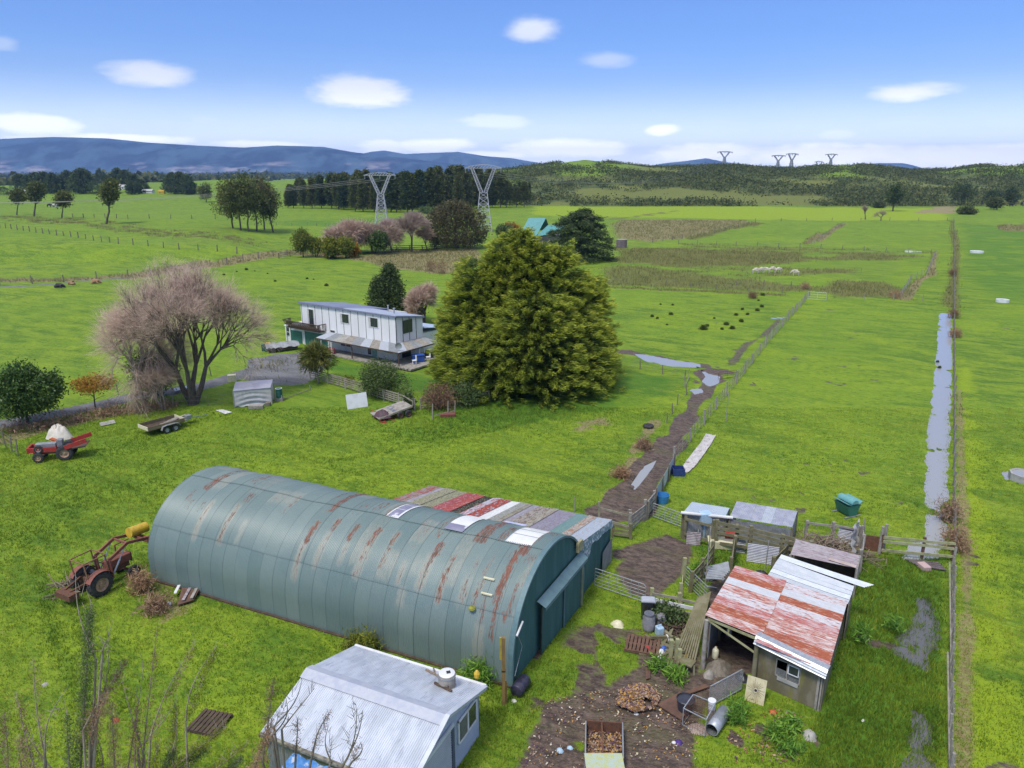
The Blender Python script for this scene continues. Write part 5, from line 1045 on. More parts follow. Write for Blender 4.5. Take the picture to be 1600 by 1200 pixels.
fence([(185, 617), (240, 607), (330, 588)], 'fence on the far side of the driveway', 4, 1.1, .06, 2); fence([(270, 637), (325, 634), (368, 630)], 'low wire fence between willow and tarpaulin shelter', 2.5, 1.0, .05, 3)
fence([(440, 627), (485, 610)], 'single low rail from the green drum to the driveway', 5, .6, .05, 0, 1, .06, 'greywood', 'rail', name='rail_fence')
# --- gates
def ground_gate(pa, pb, h, label, bars=5, mt='galv', mesh=False, name='tube_gate', z0=.12, r=.022, verts=6, round_=True):
    a, b = G(*pa), G(*pb); t_ = root(name, a, label, 'gate'); mb = MB()
    A0, B0 = vadd(a, (0, 0, z0)), vadd(b, (0, 0, z0)); A1, B1 = vadd(a, (0, 0, h)), vadd(b, (0, 0, h)); mb.tube([A0, A1, lerp(A1, B1, .96), vadd(B1, (0, 0, -.12)), B0, A0], r, 6); wb(mb, 'frame', M[mt], t_)
    mb = MB()
    if mesh:
        L = hypot(b[0]-a[0], b[1]-a[1]); n = int(L/.09)
        for i in range(-8, n+1):
            for s in (1, -1):
                u0 = i*.09/L; u1 = u0+(h-z0)/L*1.0; p_, q_ = (u0, 0.0), (u1, 1.0)
                if s < 0: p_, q_ = (u1, 0.0), (u0, 1.0)
                def clipu(p1, p2):
                    (ua, va), (ub, vb) = p1, p2
                    if (ua < 0 and ub < 0) or (ua > 1 and ub > 1): return None
                    def fix(u, v, u2, v2):
                        if u < 0: k = (0-u)/(u2-u); return (0, v+(v2-v)*k)
                        if u > 1: k = (1-u)/(u2-u); return (1, v+(v2-v)*k)
                        return (u, v)
                    return fix(ua, va, ub, vb), fix(ub, vb, ua, va)
                c_ = clipu(p_, q_)
                if c_:
                    (ua, va), (ub, vb) = c_; mb.beam(vadd(lerp(A0, B0, ua), (0, 0, va*(h-z0))), vadd(lerp(A0, B0, ub), (0, 0, vb*(h-z0))), .007)
        wb(mb, 'chain_link', M['galv'], t_); mb = MB(); mb.cyl(lerp(A0, B0, .5), lerp(A1, B1, .5), .014, n=6); wb(mb, 'centre_bar', M[mt], t_); return t_
    for k in range(1, bars): z = z0+(h-z0)*k/bars; mb.cyl(vadd(a, (0, 0, z)), vadd(b, (0, 0, z)), .012, n=5)
    for k in range(1, verts+1): q = k/(verts+1); mb.cyl(lerp(A0, B0, q), lerp(A1, B1, q), .014, n=5)
    wb(mb, 'bars', M[mt], t_); return t_
ground_gate((929, 917), (1008, 944), 1.05, 'long galvanised pipe gate between the teal lean-to and the mossy post'); ground_gate((1104, 946), (1070, 912), 1.0, 'narrow galvanised gate standing open beside the rusty roof', verts=2)
ground_gate((1020, 809), (1066, 826), .95, 'wire netting gate between the white wall fence and the pens', verts=4); ground_gate((1107, 1108), (1158, 1080), 1.05, 'chain link pen gate beside the white bucket', mesh=True)
ground_gate((1262, 468), (1291, 470), 1.3, 'small white gate at the corner of the track fence', mt='white', verts=1, bars=3); ground_gate((1150, 590), (1122, 594), .8, 'low gate across the pond mud', mt='rust', bars=3, verts=1)
# concrete / corrugated wall fence along the track (leaning sheets)
wf_ = root('sheet_fence', G(1035, 770), 'line of white and grey iron sheets stood on edge beside the muddy track', 'fence')
pp = [G(1009, 812), G(1022, 790), G(1033, 770), G(1042, 752), G(1051, 734)]
for k, (a, b) in enumerate(zip(pp[:-1], pp[1:])): mb = MB(); mb.corr(a, b, vadd(b, (0.05, 0, 1.15-.03*k)), vadd(a, (.05, 0, 1.12)), .085, .01); wb(mb, 'iron_sheet', M['zincgrey' if k % 2 else 'zincbright'], wf_)
for a in pp: mb = MB(); mb.beam(vadd(a, (.1, 0, -.1)), vadd(a, (.1, 0, 1.2)), .09); wb(mb, 'post', M['post'], wf_)
# --- timber yard rails: each a fence made of posts and rails
def rails(pix, label, h=1.15, n=3, mt='yard', w_=.15, post=.16, top=None, name='yard_rails', ph=None, zs=None, pm=None):
    W = [G(*q) for q in pix]; t_ = root(name, W[0], label, 'yard rails')
    for i, a in enumerate(W): mb = MB(); mb.beam(vadd(a, (0, 0, -.1)), vadd(a, (random.gauss(0, .03), random.gauss(0, .03), (ph or h)+random.uniform(0, .25))), post, post); wb(mb, 'post', M[pm or mt], t_)
    for i, (a, b) in enumerate(zip(W[:-1], W[1:])):
        for k, z in enumerate(zs or [h*(.25+.7*k/max(1, n-1)) for k in range(n)]):
            mb = MB(); mb.beam(vadd(a, (0, -.08, z+random.gauss(0, .03))), vadd(b, (0, -.08, z+random.gauss(0, .03))), .045, w_); wb(mb, 'rail', M[(top if top and z == max(zs or [h*.95]) else mt)], t_)
    return t_
rails([(936, 815), (983, 828)], 'short rail fence at the lower end of the muddy track', 1.0, 2, 'rail', .12, .12, ph=1.15)
rails([(984, 832), (1008, 812), (1022, 795)], 'three leaning grey rails beside the track gateway', 1.1, 4, 'greywood'); rails([(957, 838), (985, 842)], 'low stack of rails beside the teal lean-to corner', .75, 3, 'yard')
rails([(1017, 955), (1062, 965), (1103, 975)], 'rail fence with one white painted board behind the rain barrels', 1.1, 3, 'rail', .13, .17, zs=(.35, 1.0), pm='lichen')
q0, q1 = vadd(G(1018, 955), (0, -.14, .72)), vadd(G(1095, 972), (0, -.14, .70)); mb = MB(); mb.beam(q0, lerp(q0, q1, .27), .05, .17); mb2 = MB(); mb2.beam(lerp(q0, q1, .30), q1, .05, .17)
solo(mb, 'white_board', M['white'], (q0[0], q0[1], .72), 'short white painted board nailed left on the rail fence', 'board'); solo(mb2, 'white_board', M['white'], (q1[0], q1[1], .7), 'long white painted board nailed right on the rail fence', 'board')
rails([(1063, 944), (1066, 905)], 'two mossy posts beside the open pen gate', 1.0, 1, 'lichen', .1, .17); rails([(1112, 880), (1096, 905), (1078, 925)], 'mossy rails leaning along the left of the grassy pen', 1.1, 3, 'yard')
rails([(1068, 842), (1112, 855), (1150, 862)], 'rails and boards on the left front of the stock pens', 1.35, 2, 'yard', ph=1.6); rails([(1118, 858), (1170, 868), (1218, 880), (1262, 892)], 'long thick mossy loading rails across the front of the pens', 1.7, 4, 'yard', .17, .18, zs=(.5, 1.0, 1.35, 1.62)); rails([(1145, 872), (1140, 905)], 'mossy sleepers at the left end of the pens', 1.2, 4, 'yard', .2)
rails([(1205, 905), (1230, 880)], 'mossy timbers between the pens and the silver shelter', 1.2, 4, 'yard', .2); rails([(1258, 840), (1300, 845), (1341, 852)], 'back rails of the brush filled pen', 1.0, 2, 'greywood', .12); rails([(1343, 855), (1345, 868), (1342, 895)], 'grey side boards of the brush filled pen', 1.15, 3, 'greywood', .15)
tall = G(1100, 925)
for (px, py), top, lab in (((1101, 930), 823, 'tall thin grey pole beside the grassy pen'), ((1194, 905), 845, 'thin iron stake beside the black plastic heap'), ((1344, 858), 808, 'thin grey stake at the corner of the brush filled pen'), ((897, 800), 776, 'thin grey stake behind the patchwork roof'), ((985, 822), 795, 'stake beside the muddy track'), ((1134, 660), 612, 'bleached stick standing by the track')):
    a = G(px, py); h_ = hgt(a, top); mb = MB(); mb.cyl(vadd(a, (0, 0, -.1)), vadd(a, (.03, 0, h_)), .035, .028, 6); solo(mb, 'stake', M['greywood'], a, lab, 'stake')
# pen roofs at the back: pale blue sheet and ribbed grey
def roofed(name, corners, z, mts, label, cols=1, seg=2, zd=.1):
    P4 = [Q(px, py, z+(zd if k < 2 else 0)) for k, (px, py) in enumerate(corners)]; c = tuple(sum(q[i] for q in P4)/4 for i in (0, 1)); t_ = root(name, (c[0], c[1], 0), label, 'shelter')
    for k in range(cols):
        a, b, c_, d = lerp(P4[0], P4[1], k/cols), lerp(P4[0], P4[1], (k+1)/cols), lerp(P4[3], P4[2], (k+1)/cols), lerp(P4[3], P4[2], k/cols); dz = .012*(k % 2)
        mb = MB(); mb.corr(vadd(a, (0, 0, dz)), vadd(b, (0, 0, dz)), vadd(c_, (0, 0, dz)), vadd(d, (0, 0, dz)), .085, .014, seg=seg); wb(mb, 'roof_sheet', M[mts[k % len(mts)]], t_)
    for q in P4: mb = MB(); mb.beam((q[0], q[1], -.05), (q[0], q[1], q[2]-.03), .09); wb(mb, 'post', M['yard'], t_)
    for a, b in ((P4[3], P4[2]), (P4[1], P4[2]), (P4[0], P4[3])):
        mb = MB(); mb.corr((a[0], a[1], 0), (b[0], b[1], 0), (b[0], b[1], min(a[2], b[2])-.1), (a[0], a[1], min(a[2], b[2])-.1), .085, .01); wb(mb, 'wall_sheet', M['galvdull'], t_)
    return t_
M['blueroof'] = mat('pale blue painted sheet', (.40, .47, .55), (.46, .52, .58), scale=1.5, rough=.5); M['lilaczinc'] = mat('lilac grey ribbed zinc', (.36, .37, .44), (.46, .47, .53), (.5, .34, .28), scale=2.5, rough=.5, metal=.15, k3=(.7, .78))
roofed('pen_roof', [(1081, 784), (1140, 794), (1134, 806), (1067, 801)], 1.55, ['blueroof'], 'pen roof of one smooth pale blue sheet', 2)
roofed('pen_roof', [(1151, 783), (1246, 799), (1238, 824), (1140, 808)], 1.5, ['lilaczinc', 'lilaczinc', 'lilaczinc', 'zincgrey', 'lilaczinc', 'lilaczinc'], 'pen roof of ribbed lilac grey iron sheets', 6)
a, b = Q(1064, 801, 1.62), Q(1145, 809, 1.5); mb = MB(); mb.cyl(a, b, .09, .09, 10); solo(mb, 'white_pipe', M['white'], (a[0], a[1], 1.5), 'thick white pipe lying along the front of the pale blue pen roof', 'pipe')
M['creamsheet'] = mat('cream white sheet', (.62, .61, .56), (.54, .53, .48), scale=1.5, rough=.6)
def upright(px0, px1, h, mt, name, label, cat, lean=.1, corr=None, th=.04):
    a, b = G(*px0), G(*px1); t_ = vsub(b, a); d = vnorm((t_[1], -t_[0], 0)); mb = MB(); A1, B1 = (a[0]-d[0]*lean, a[1]-d[1]*lean, h), (b[0]-d[0]*lean, b[1]-d[1]*lean, h)
    if corr: 
        hr = vlen(vsub(A1, a)); mb.corr(a, A1, B1, b, .085, .012) if corr == 'h' else mb.corr(a, b, B1, A1, .085, .012)
    else: mb.slab([a, b, B1, A1], th)
    return solo(mb, name, M[mt], a, label, cat)
upright((1066, 838), (1091, 842), 1.15, 'creamsheet', 'white_sheet', 'big cream white panel standing left of the pens', 'panel'); upright((1072, 851), (1094, 853), .75, 'violetboard', 'iron_sheet', 'small streaky corrugated sheet below the white panel', 'sheet', corr='h')
upright((1150, 864), (1164, 866), .9, 'galvdull', 'iron_sheet', 'dull grey corrugated sheet inside the pens', 'sheet', corr='h'); upright((1166, 878), (1215, 885), 1.05, 'lilaczinc', 'iron_sheet', 'wide corrugated sheet under the thick loading rails', 'sheet', corr='h'); upright((1308, 848), (1340, 853), .95, 'lilaczinc', 'iron_sheet', 'corrugated sheet at the back of the brush filled pen', 'sheet', corr='h')
a = G(1099, 842); mb = MB(); mb.box(vadd(a, (0, 0, 1.35)), (.62, .55, .6), .2); mb.box(vadd(a, (0, 0, .5)), (.1, .1, 1.0)); solo(mb, 'header_tank', M['ltblue'], a, 'pale blue metal box raised on the pens beside the white panel', 'tank', bevel=.02)
# cream tub with red lid
a = G(1127, 856); tb = root('cream_bath', a, 'cream half tub with a red box on it in the grassy pen', 'tub'); mb = MB(); mb.box(vadd(a, (0, 0, .28)), (1.35, .62, .5), -.18, taper=1.15); wb(mb, 'tub', M['cream'], tb, bevel=.05)
a = vadd(G(1141, 855), (0, .1, .55)); mb = MB(); mb.box(vadd(a, (0, 0, .15)), (.62, .3, .3), -.18); solo(mb, 'red_box', M['red'], a, 'red plastic box lying on the right end of the cream tub', 'box', bevel=.03)
a = vadd(G(1124, 850), (0, 0, .95)); mb = MB(); mb.lathe([(0, -.12), (.11, -.08), (.14, 0), (.1, .1), (0, .13)], a, 12); solo(mb, 'float_ball', M['white'], a, 'white round float above the cream tub', 'float', smooth=True)
# black plastic heap, brush pile, netting
def heap(px, r, h, mt, name, label, cat, seed=1, sq=1.0, rough=.35, bas=0.0):
    a = G(*px); mb = MB(); n, k = 22, 8; rnd = random.Random(seed); ph = [rnd.uniform(0, 6) for _ in range(6)]; prf = []
    for j in range(k+1):
        t = j/k
        for i in range(n):
            an = 2*pi*i/n; rr_ = r*(1-t)*(1+rough*.5*(sin(2*an+ph[0])+.6*sin(5*an+ph[1]))*.6+rough*.25*rnd.random()); prf.append((a[0]+rr_*cos(an), a[1]+rr_*sin(an)*sq, a[2]-.03+bas+h*(1-(1-t)**2)*(1+rough*(rnd.random()-.5)*.8)*(1 if j else 0)))
    fs = [(j*n+i, j*n+(i+1) % n, (j+1)*n+(i+1) % n, (j+1)*n+i) for j in range(k) for i in range(n)]; mb.add(prf, fs); return solo(mb, name, mt if not isinstance(mt, str) else M[mt], a, label, cat, smooth=True)
heap((1186, 908), .75, .55, 'black', 'plastic_heap', 'heap of black plastic beside the rusty roof and silver sheets', 'heap', 3)
def sticks(px, r, h, n, mt, name, label, cat, L=.9, w_=.02, seed=1, flat=.5, kind=None, elong=1.0, an0=0.0):
    a = G(*px); rnd = random.Random(seed); mb = MB()
    for _ in range(n):
        u, v = rnd.gauss(0, .45)*r*elong, rnd.gauss(0, .45)*r; x, y = u*cos(an0)-v*sin(an0), u*sin(an0)+v*cos(an0); e = max(0, 1-hypot(u/elong, v)/r/1.2); z = rnd.random()*h*e; an = rnd.uniform(0, 2*pi); el = rnd.gauss(0, .35)*flat*2; l = L*rnd.uniform(.4, 1)
        p_ = (a[0]+x, a[1]+y, a[2]+z+.03); q_ = (p_[0]+cos(an)*l, p_[1]+sin(an)*l, max(a[2]+.02, p_[2]+sin(el)*l)); mb.beam(p_, q_, w_*rnd.uniform(.6, 1.4))
    return solo(mb, name, M[mt] if isinstance(mt, str) else mt, a, label, cat)
sticks((1290, 868), 1.5, 1.1, 420, 'twig', 'brush_pile', 'pile of dead brushwood filling the pen behind the violet roof', 'brush pile', 1.2, .03, 5, elong=1.5, an0=-.2)
a, b = G(1325, 872), G(1336, 845); cl = root('draped_sheet', a, 'crumpled pale plastic sheet draped over the pen corner', 'sheet'); mb = MB(); n = 9; vs = []
for i in range(n+1):
    for j in range(6): vs.append((a[0]+(b[0]-a[0])*i/n+.25*j/5*sin(i)+.15*sin(j*3+i), a[1]+(b[1]-a[1])*i/n-.07*j, 1.35-.24*j+.1*sin(i*2.2)+.0))
mb.add(vs, [(i*6+j, (i+1)*6+j, (i+1)*6+j+1, i*6+j+1) for i in range(n) for j in range(5)]); wb(mb, 'plastic', M['fabric'], cl, smooth=True)
sticks((1107, 905), .6, .5, 24, 'galvdull', 'scrap_metal', 'tangle of scrap tin beside the rusty roof corner', 'scrap', .6, .08, 8)
a = G(1108, 935); mb = MB(); 
for k in range(6): mb.slab([vadd(a, (.1*k-.3, .18*k-.2, 1.2+.03*k)), vadd(a, (.5+.1*k, .1*k-.2, 1.15+.03*k)), vadd(a, (.6+.1*k, .25+.15*k, 1.2+.05*k)), vadd(a, (-.1, .3+.1*k, 1.25))], .015)
solo(mb, 'torn_tin', M['galvdull'], a, 'bent pale tin sheets piled against the rusty roof', 'sheets')
# lower gate with rails over the drain, rusty panel
rails([(1375, 866), (1440, 872), (1487, 876)], 'pale lichened rail fence crossing the flooded ditch', 1.05, 3, 'lichen', .15, .12, zs=(.30, .82, 1.05), pm='brownwood')
upright((1347, 858), (1372, 862), .85, 'rust', 'rusty_panel', 'rusty brown sheet beside the pair of posts', 'panel'); 
for px, lb in (((1373, 866), 'left of the two tall grey posts beside the rusty panel'), ((1379, 862), 'right of the two tall grey posts beside the rusty panel')): a = G(*px); mb = MB(); mb.cyl(a, vadd(a, (.02, 0, 1.65)), .09, .08, 8); solo(mb, 'gate_post', M['greywood'], a, lb, 'post')
pl_ = root('plank_bridge', G(1440, 882), 'wet grey planks laid over the drain below the lichened rails', 'bridge'); 
for k in range(4): a, b = G(1415+5*k, 876+3.0*k), G(1466+4*k, 882+3.5*k); mb = MB(); mb.beam(vadd(a, (0, 0, .07+.02*k)), vadd(b, (0, 0, .09)), .16, .04); wb(mb, 'plank', mat('wet plank', (.17, .13, .14), (.12, .09, .10), scale=3) if k == 0 else pl_.children[0].data.materials[0], pl_)
a = G(1443, 889); mb = MB(); mb.box(vadd(a, (0, 0, .14)), (.42, .62, .26), .1); solo(mb, 'pink_block', mat('pinkish concrete', (.52, .36, .36), (.46, .34, .30), scale=6), a, 'pinkish block standing in front of the plank bridge', 'block', bevel=.03)
for (p0, p1, lb) in (((1479, 905), (1484, 1060), 'long bleached pole leaning on the near right fence, upper one'), ((1475, 1050), (1481, 1200), 'long bleached pole leaning on the near right fence, lower one')): a, b = G(*p0), G(*p1); mb = MB(); mb.cyl(vadd(a, (0, 0, .95)), vadd(b, (0, 0, .35)), .04, .03, 7); solo(mb, 'fallen_pole', M['rail'], a, lb, 'pole')
# green calf feeder
a = G(1322, 803); fd = root('hay_feeder', a, 'sea green hay feeder with a domed lid standing in the right paddock', 'feeder'); rz = .35; fc = mat('feeder green', (.03, .15, .12), (.04, .19, .15), scale=3, rough=.5); fl = mat('feeder pale green', (.12, .32, .32), (.16, .38, .38), scale=3, rough=.45)
def rot(p_, rz): return (p_[0]*cos(rz)-p_[1]*sin(rz), p_[0]*sin(rz)+p_[1]*cos(rz), p_[2])
k = .92
vs = [vadd(a, rot((x*k, y*k, z*k), rz)) for x, y, z in ((-.28, -.55, .1), (.28, -.55, .1), (.28, .55, .1), (-.28, .55, .1), (-.55, -.6, .85), (.55, -.6, .85), (.55, .6, .85), (-.55, .6, .85))]
mb = MB(); mb.add(vs, [(3, 2, 1, 0), (4, 5, 6, 7), (0, 1, 5, 4), (1, 2, 6, 5), (2, 3, 7, 6), (3, 0, 4, 7)]); wb(mb, 'body', fc, fd)
mb = MB(); n = 10; vs = []
for i in range(n+1):
    t = pi*i/n
    for y in (-.66, .66): vs.append(vadd(a, rot((-.27*cos(t)*k, y*k, (.98+.26*sin(t))*k), rz)))
mb.add(vs, [(2*i, 2*i+1, 2*i+3, 2*i+2) for i in range(n)]+[tuple(2*i for i in range(n+1)), tuple(2*i+1 for i in range(n, -1, -1))]); wb(mb, 'dome', fl, fd)
for s in (-1, 1): mb = MB(); mb.slab([vadd(a, rot((x*s*k, y*k, z*k), rz)) for x, y, z in ((.27, -.66, .92), (.62, -.66, 1.08), (.62, .66, 1.08), (.27, .66, .92))], .03); wb(mb, 'side_lid', fl, fd)
for y in (-.5, .5): mb = MB(); mb.beam(vadd(a, rot((-.6, y, .05), rz)), vadd(a, rot((.6, y, .05), rz)), .08, .06); wb(mb, 'skid', M['galvdull'], fd)
# concrete trough at the right edge and distant troughs
def trough(px, r, h, label, n=8, mt='concrete'):
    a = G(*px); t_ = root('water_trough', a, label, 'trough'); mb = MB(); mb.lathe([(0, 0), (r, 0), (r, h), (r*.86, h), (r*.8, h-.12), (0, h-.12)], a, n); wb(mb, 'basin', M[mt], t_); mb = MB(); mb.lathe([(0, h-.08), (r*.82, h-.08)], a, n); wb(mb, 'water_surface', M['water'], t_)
trough((1600, 750), .95, .5, 'grey octagonal concrete trough cut by the right edge of the picture'); trough((1526, 395), 1.6, .5, 'small pale trough in the far right paddock, further one', 12, 'white'); trough((1566, 472), .95, .45, 'small pale trough in the far right paddock, nearer one', 12, 'white'); trough((1420, 394), 1.0, .3, 'pale trough beside the far fence corner', 12, 'white')
# --- track side bits
a = G(1035, 785); mb = MB(); mb.lathe([(0, 0), (.34, .0), (.42, .55), (.40, .55), (.33, .06), (0, .05)], a, 16); solo(mb, 'blue_tub', mat('sky blue plastic', (.05, .25, .55), (.04, .2, .45), scale=5, rough=.5), a, 'sky blue round tub behind the sheet fence', 'tub')
a = G(1059, 741); bx = root('blue_crate', a, 'dark blue square crate beside the white sheeting', 'crate'); mb = MB()
for dx, dy, sx_, sy in ((-.38, 0, .05, .8), (.38, 0, .05, .8), (0, -.38, .72, .05), (0, .38, .72, .05)): mb.box(vadd(a, (dx, dy, .25)), (sx_, sy, .5))
mb.box(vadd(a, (0, 0, .04)), (.74, .74, .06)); wb(mb, 'body', mat('dark blue plastic', (.02, .05, .2), (.02, .04, .14), scale=5), bx)
ws_ = root('ground_sheeting', G(1088, 712), 'long strip of dirty white sheeting lying beside the track fence', 'sheeting'); pts0, pts1 = [(1103, 679), (1095, 693), (1083, 708), (1072, 722), (1063, 736)], [(1119, 681), (1110, 697), (1098, 714), (1087, 729), (1075, 740)]
mb = MB(); vs = []
for i in range(41):
    f = i/10; k = min(int(f), 3); f -= k
    for j in range(9):
        p0 = (pts0[k][0]+(pts0[k+1][0]-pts0[k][0])*f, pts0[k][1]+(pts0[k+1][1]-pts0[k][1])*f); p1 = (pts1[k][0]+(pts1[k+1][0]-pts1[k][0])*f, pts1[k][1]+(pts1[k+1][1]-pts1[k][1])*f); t = j/8
        q = G(p0[0]+(p1[0]-p0[0])*t, p0[1]+(p1[1]-p0[1])*t); vs.append((q[0], q[1], .03+.05*random.random()+.05*(j in (0, 8))))
mb.add(vs, [(i*9+j, (i+1)*9+j, (i+1)*9+j+1, i*9+j+1) for i in range(40) for j in range(8)]); wb(mb, 'sheet', mat('dirty white sheeting', (.58, .55, .54), (.46, .42, .41), (.22, .13, .11), scale=2.2, rough=.7, k3=(.55, .68)), ws_)
a = G(1013, 668); mb = MB(); mb.lathe([(.2, 0), (.40, .02), (.46, .12), (.40, .24), (.22, .25), (.2, .12)], a, 18); solo(mb, 'discarded_ring_tyre', M['tyre'], a, 'black tyre lying in the grass left of the track', 'tyre', smooth=True)
heap((922, 578), .95, .5, 'fabric', 'wrapped_bale', 'torn white wrapped bale half under the big conifer', 'bale', 6)
rails([(1070, 606), (1076, 592)], 'pale broken frame beside the pond', 1.1, 1, 'rail', .05, .07)
# --- left yard: drum stand, tarp shelter, boards
a = G(397, 636); ts = root('tarpaulin_shelter', a, 'low shelter walled and roofed with pale grey tarpaulin beside the willow', 'shelter'); p0, p1, p2, p3 = G(367, 637), G(425, 631), G(429, 622), G(371, 626); zt = 1.75
def tz(q, z): return (q[0], q[1], z)
mb = MB(); vs = []; n, k = 34, 14
for j in range(k+1):
    for i in range(n+1):
        t = i/n; q = lerp(p0, p1, t); s_ = sin(pi*t); fold = .07*sin(j*1.6+s_*5)*s_*(j/k+.2); vs.append((q[0]+.25*fold, q[1]-.03-fold*1.3-.02*random.random(), (zt-.25)*(1-j/k)+.06+.05*sin(i*.7)*(j == k)))
mb.add(vs, [(j*(n+1)+i, j*(n+1)+i+1, (j+1)*(n+1)+i+1, (j+1)*(n+1)+i) for j in range(k) for i in range(n)]); wb(mb, 'front_sheet', M['fabric'], ts, smooth=True)
up = vnorm(vsub(p3, p0)); r0, r1 = vsub(tz(p0, zt-.22), vmul(up, .1)), vsub(tz(p1, zt-.22), vmul(up, .1)); mb = MB(); mb.slab([r0, r1, tz(p2, zt), tz(p3, zt)], .04); wb(mb, 'roof', mat('lilac grey tarpaulin', (.42, .41, .50), (.52, .50, .54), scale=1.5, rough=.7), ts)
mb = MB(); mb.slab([tz(p0, .05), tz(p3, .05), tz(p3, zt-.05), tz(p0, zt-.27)], .04); mb.slab([tz(p1, .05), tz(p2, .05), tz(p2, zt-.05), tz(p1, zt-.27)], -.04); wb(mb, 'side_sheet', M['fabric'], ts)
for q in (p0, p1, p2, p3): mb = MB(); mb.beam(tz(q, 0), tz(q, zt-.28), .09); wb(mb, 'post', M['greywood'], ts)
a = G(401, 638); mb = MB(); mb.box(vadd(a, (0, -.05, .16)), (1.25, .5, .3), .08); solo(mb, 'wooden_trough', M['greywood'], a, 'pale wooden trough in front of the tarpaulin shelter', 'trough', bevel=.02)
a = G(419, 634); mb = MB(); mb.box(vadd(a, (0, 0, .16)), (.45, .4, .3), .1); solo(mb, 'bucket_box', M['post'], a, 'brown box right of the pale wooden trough', 'box', bevel=.02)
a = G(437, 626); dm = root('green_drum', a, 'dark green drum on a low stand right of the tarpaulin shelter', 'drum'); gm = mat('dark green drum', (.012, .10, .085), (.01, .08, .07), scale=3, rough=.5); mb = MB(); mb.lathe([(0, .3), (.28, .3), (.28, .55), (.30, .57), (.28, .6), (.28, .85), (.30, .87), (.28, .9), (.28, 1.15), (0, 1.15)], a, 18); wb(mb, 'drum', gm, dm); mb = MB(); mb.lathe([(.24, 1.14), (.30, 1.15), (.30, 1.19), (.24, 1.19)], a, 18); wb(mb, 'rim', M['white'], dm); mb = MB(); mb.box(vadd(a, (0, 0, .15)), (.7, .5, .3)); wb(mb, 'stand', M['greywood'], dm)
upright((543, 640), (575, 635), 1.25, 'white', 'white_door', 'old white boarded panel leaning by the woven fence', 'panel', lean=.35); 
def flat_(px, name, mt, label, cat, z=.05, th=.03): P_ = [vadd(G(*q), (0, 0, z)) for q in px]; mb = MB(); mb.slab(P_, -th if (P_[1][0]-P_[0][0])*(P_[2][1]-P_[0][1])-(P_[1][1]-P_[0][1])*(P_[2][0]-P_[0][0]) < 0 else th); return solo(mb, name, M[mt] if isinstance(mt, str) else mt, (P_[0][0], P_[0][1], 0), label, cat)
flat_([(337, 642), (348, 641), (363, 645), (352, 648)], 'white_sheet', 'white', 'crumpled white sheet on the grass below the willow', 'sheet'); flat_([(155, 662), (178, 657), (181, 662), (158, 667)], 'concrete_slab', 'concrete', 'flat concrete slab in the grass right of the red tractor', 'slab'); flat_([(272, 612), (300, 606), (303, 609), (274, 616)], 'iron_sheet', 'zincbright', 'bright iron sheet on the ground left of the willow trunk', 'sheet', .3)
a = G(363, 596); mb = MB(); mb.box(vadd(a, (0, 0, .35)), (.8, .6, .7), .3); solo(mb, 'cream_bin', M['cream'], a, 'small cream bin beside the driveway behind the tarpaulin shelter', 'bin', bevel=.04)
a = G(419, 549); wb_ = root('wheelie_bin', a, 'dark green wheelie bin with a yellow lid beside the garage', 'bin'); mb = MB(); mb.box(vadd(a, (0, 0, .5)), (.55, .6, .9), taper=1.15); wb(mb, 'body', gm, wb_); mb = MB(); mb.box(vadd(a, (0, 0, 1.0)), (.68, .74, .08)); wb(mb, 'lid', M['yellow'], wb_)
a = G(413, 548); mb = MB(); mb.box(vadd(a, (0, 0, .4)), (.5, .5, .8), .2, taper=1.1); solo(mb, 'small_bin', gm, a, 'small plain green bin left of the yellow lidded one', 'bin', bevel=.03)
a = G(441, 548); jp = root('covered_cart', a, 'old cart covered with a grey tarpaulin beside the garage', 'cart'); mb = MB(); vs = []; n = 12
for i in range(n+1):
    for j in range(7): t = j/6; vs.append(vadd(a, rot((-1.9+3.8*i/n, -.7+1.4*t, .55+.5*sin(pi*t)+.08*sin(i*1.7+j)), .5)))
mb.add(vs, [(i*7+j, (i+1)*7+j, (i+1)*7+j+1, i*7+j+1) for i in range(n) for j in range(6)]); wb(mb, 'cover', M['galvdull'], jp, smooth=True); mb = MB(); mb.box(vadd(a, (0, 0, .42)), (3.4, 1.1, .35), .5); wb(mb, 'bed', M['darkwood'], jp)
for x in (-1.1, -.4):
    mb = MB(); c = vadd(a, rot((x, -.65, .3), .5)); mb.cyl(vadd(c, rot((0, -.09, 0), .5)), vadd(c, rot((0, .09, 0), .5)), .3, n=14); wb(mb, 'wheel', M['tyre'], jp)
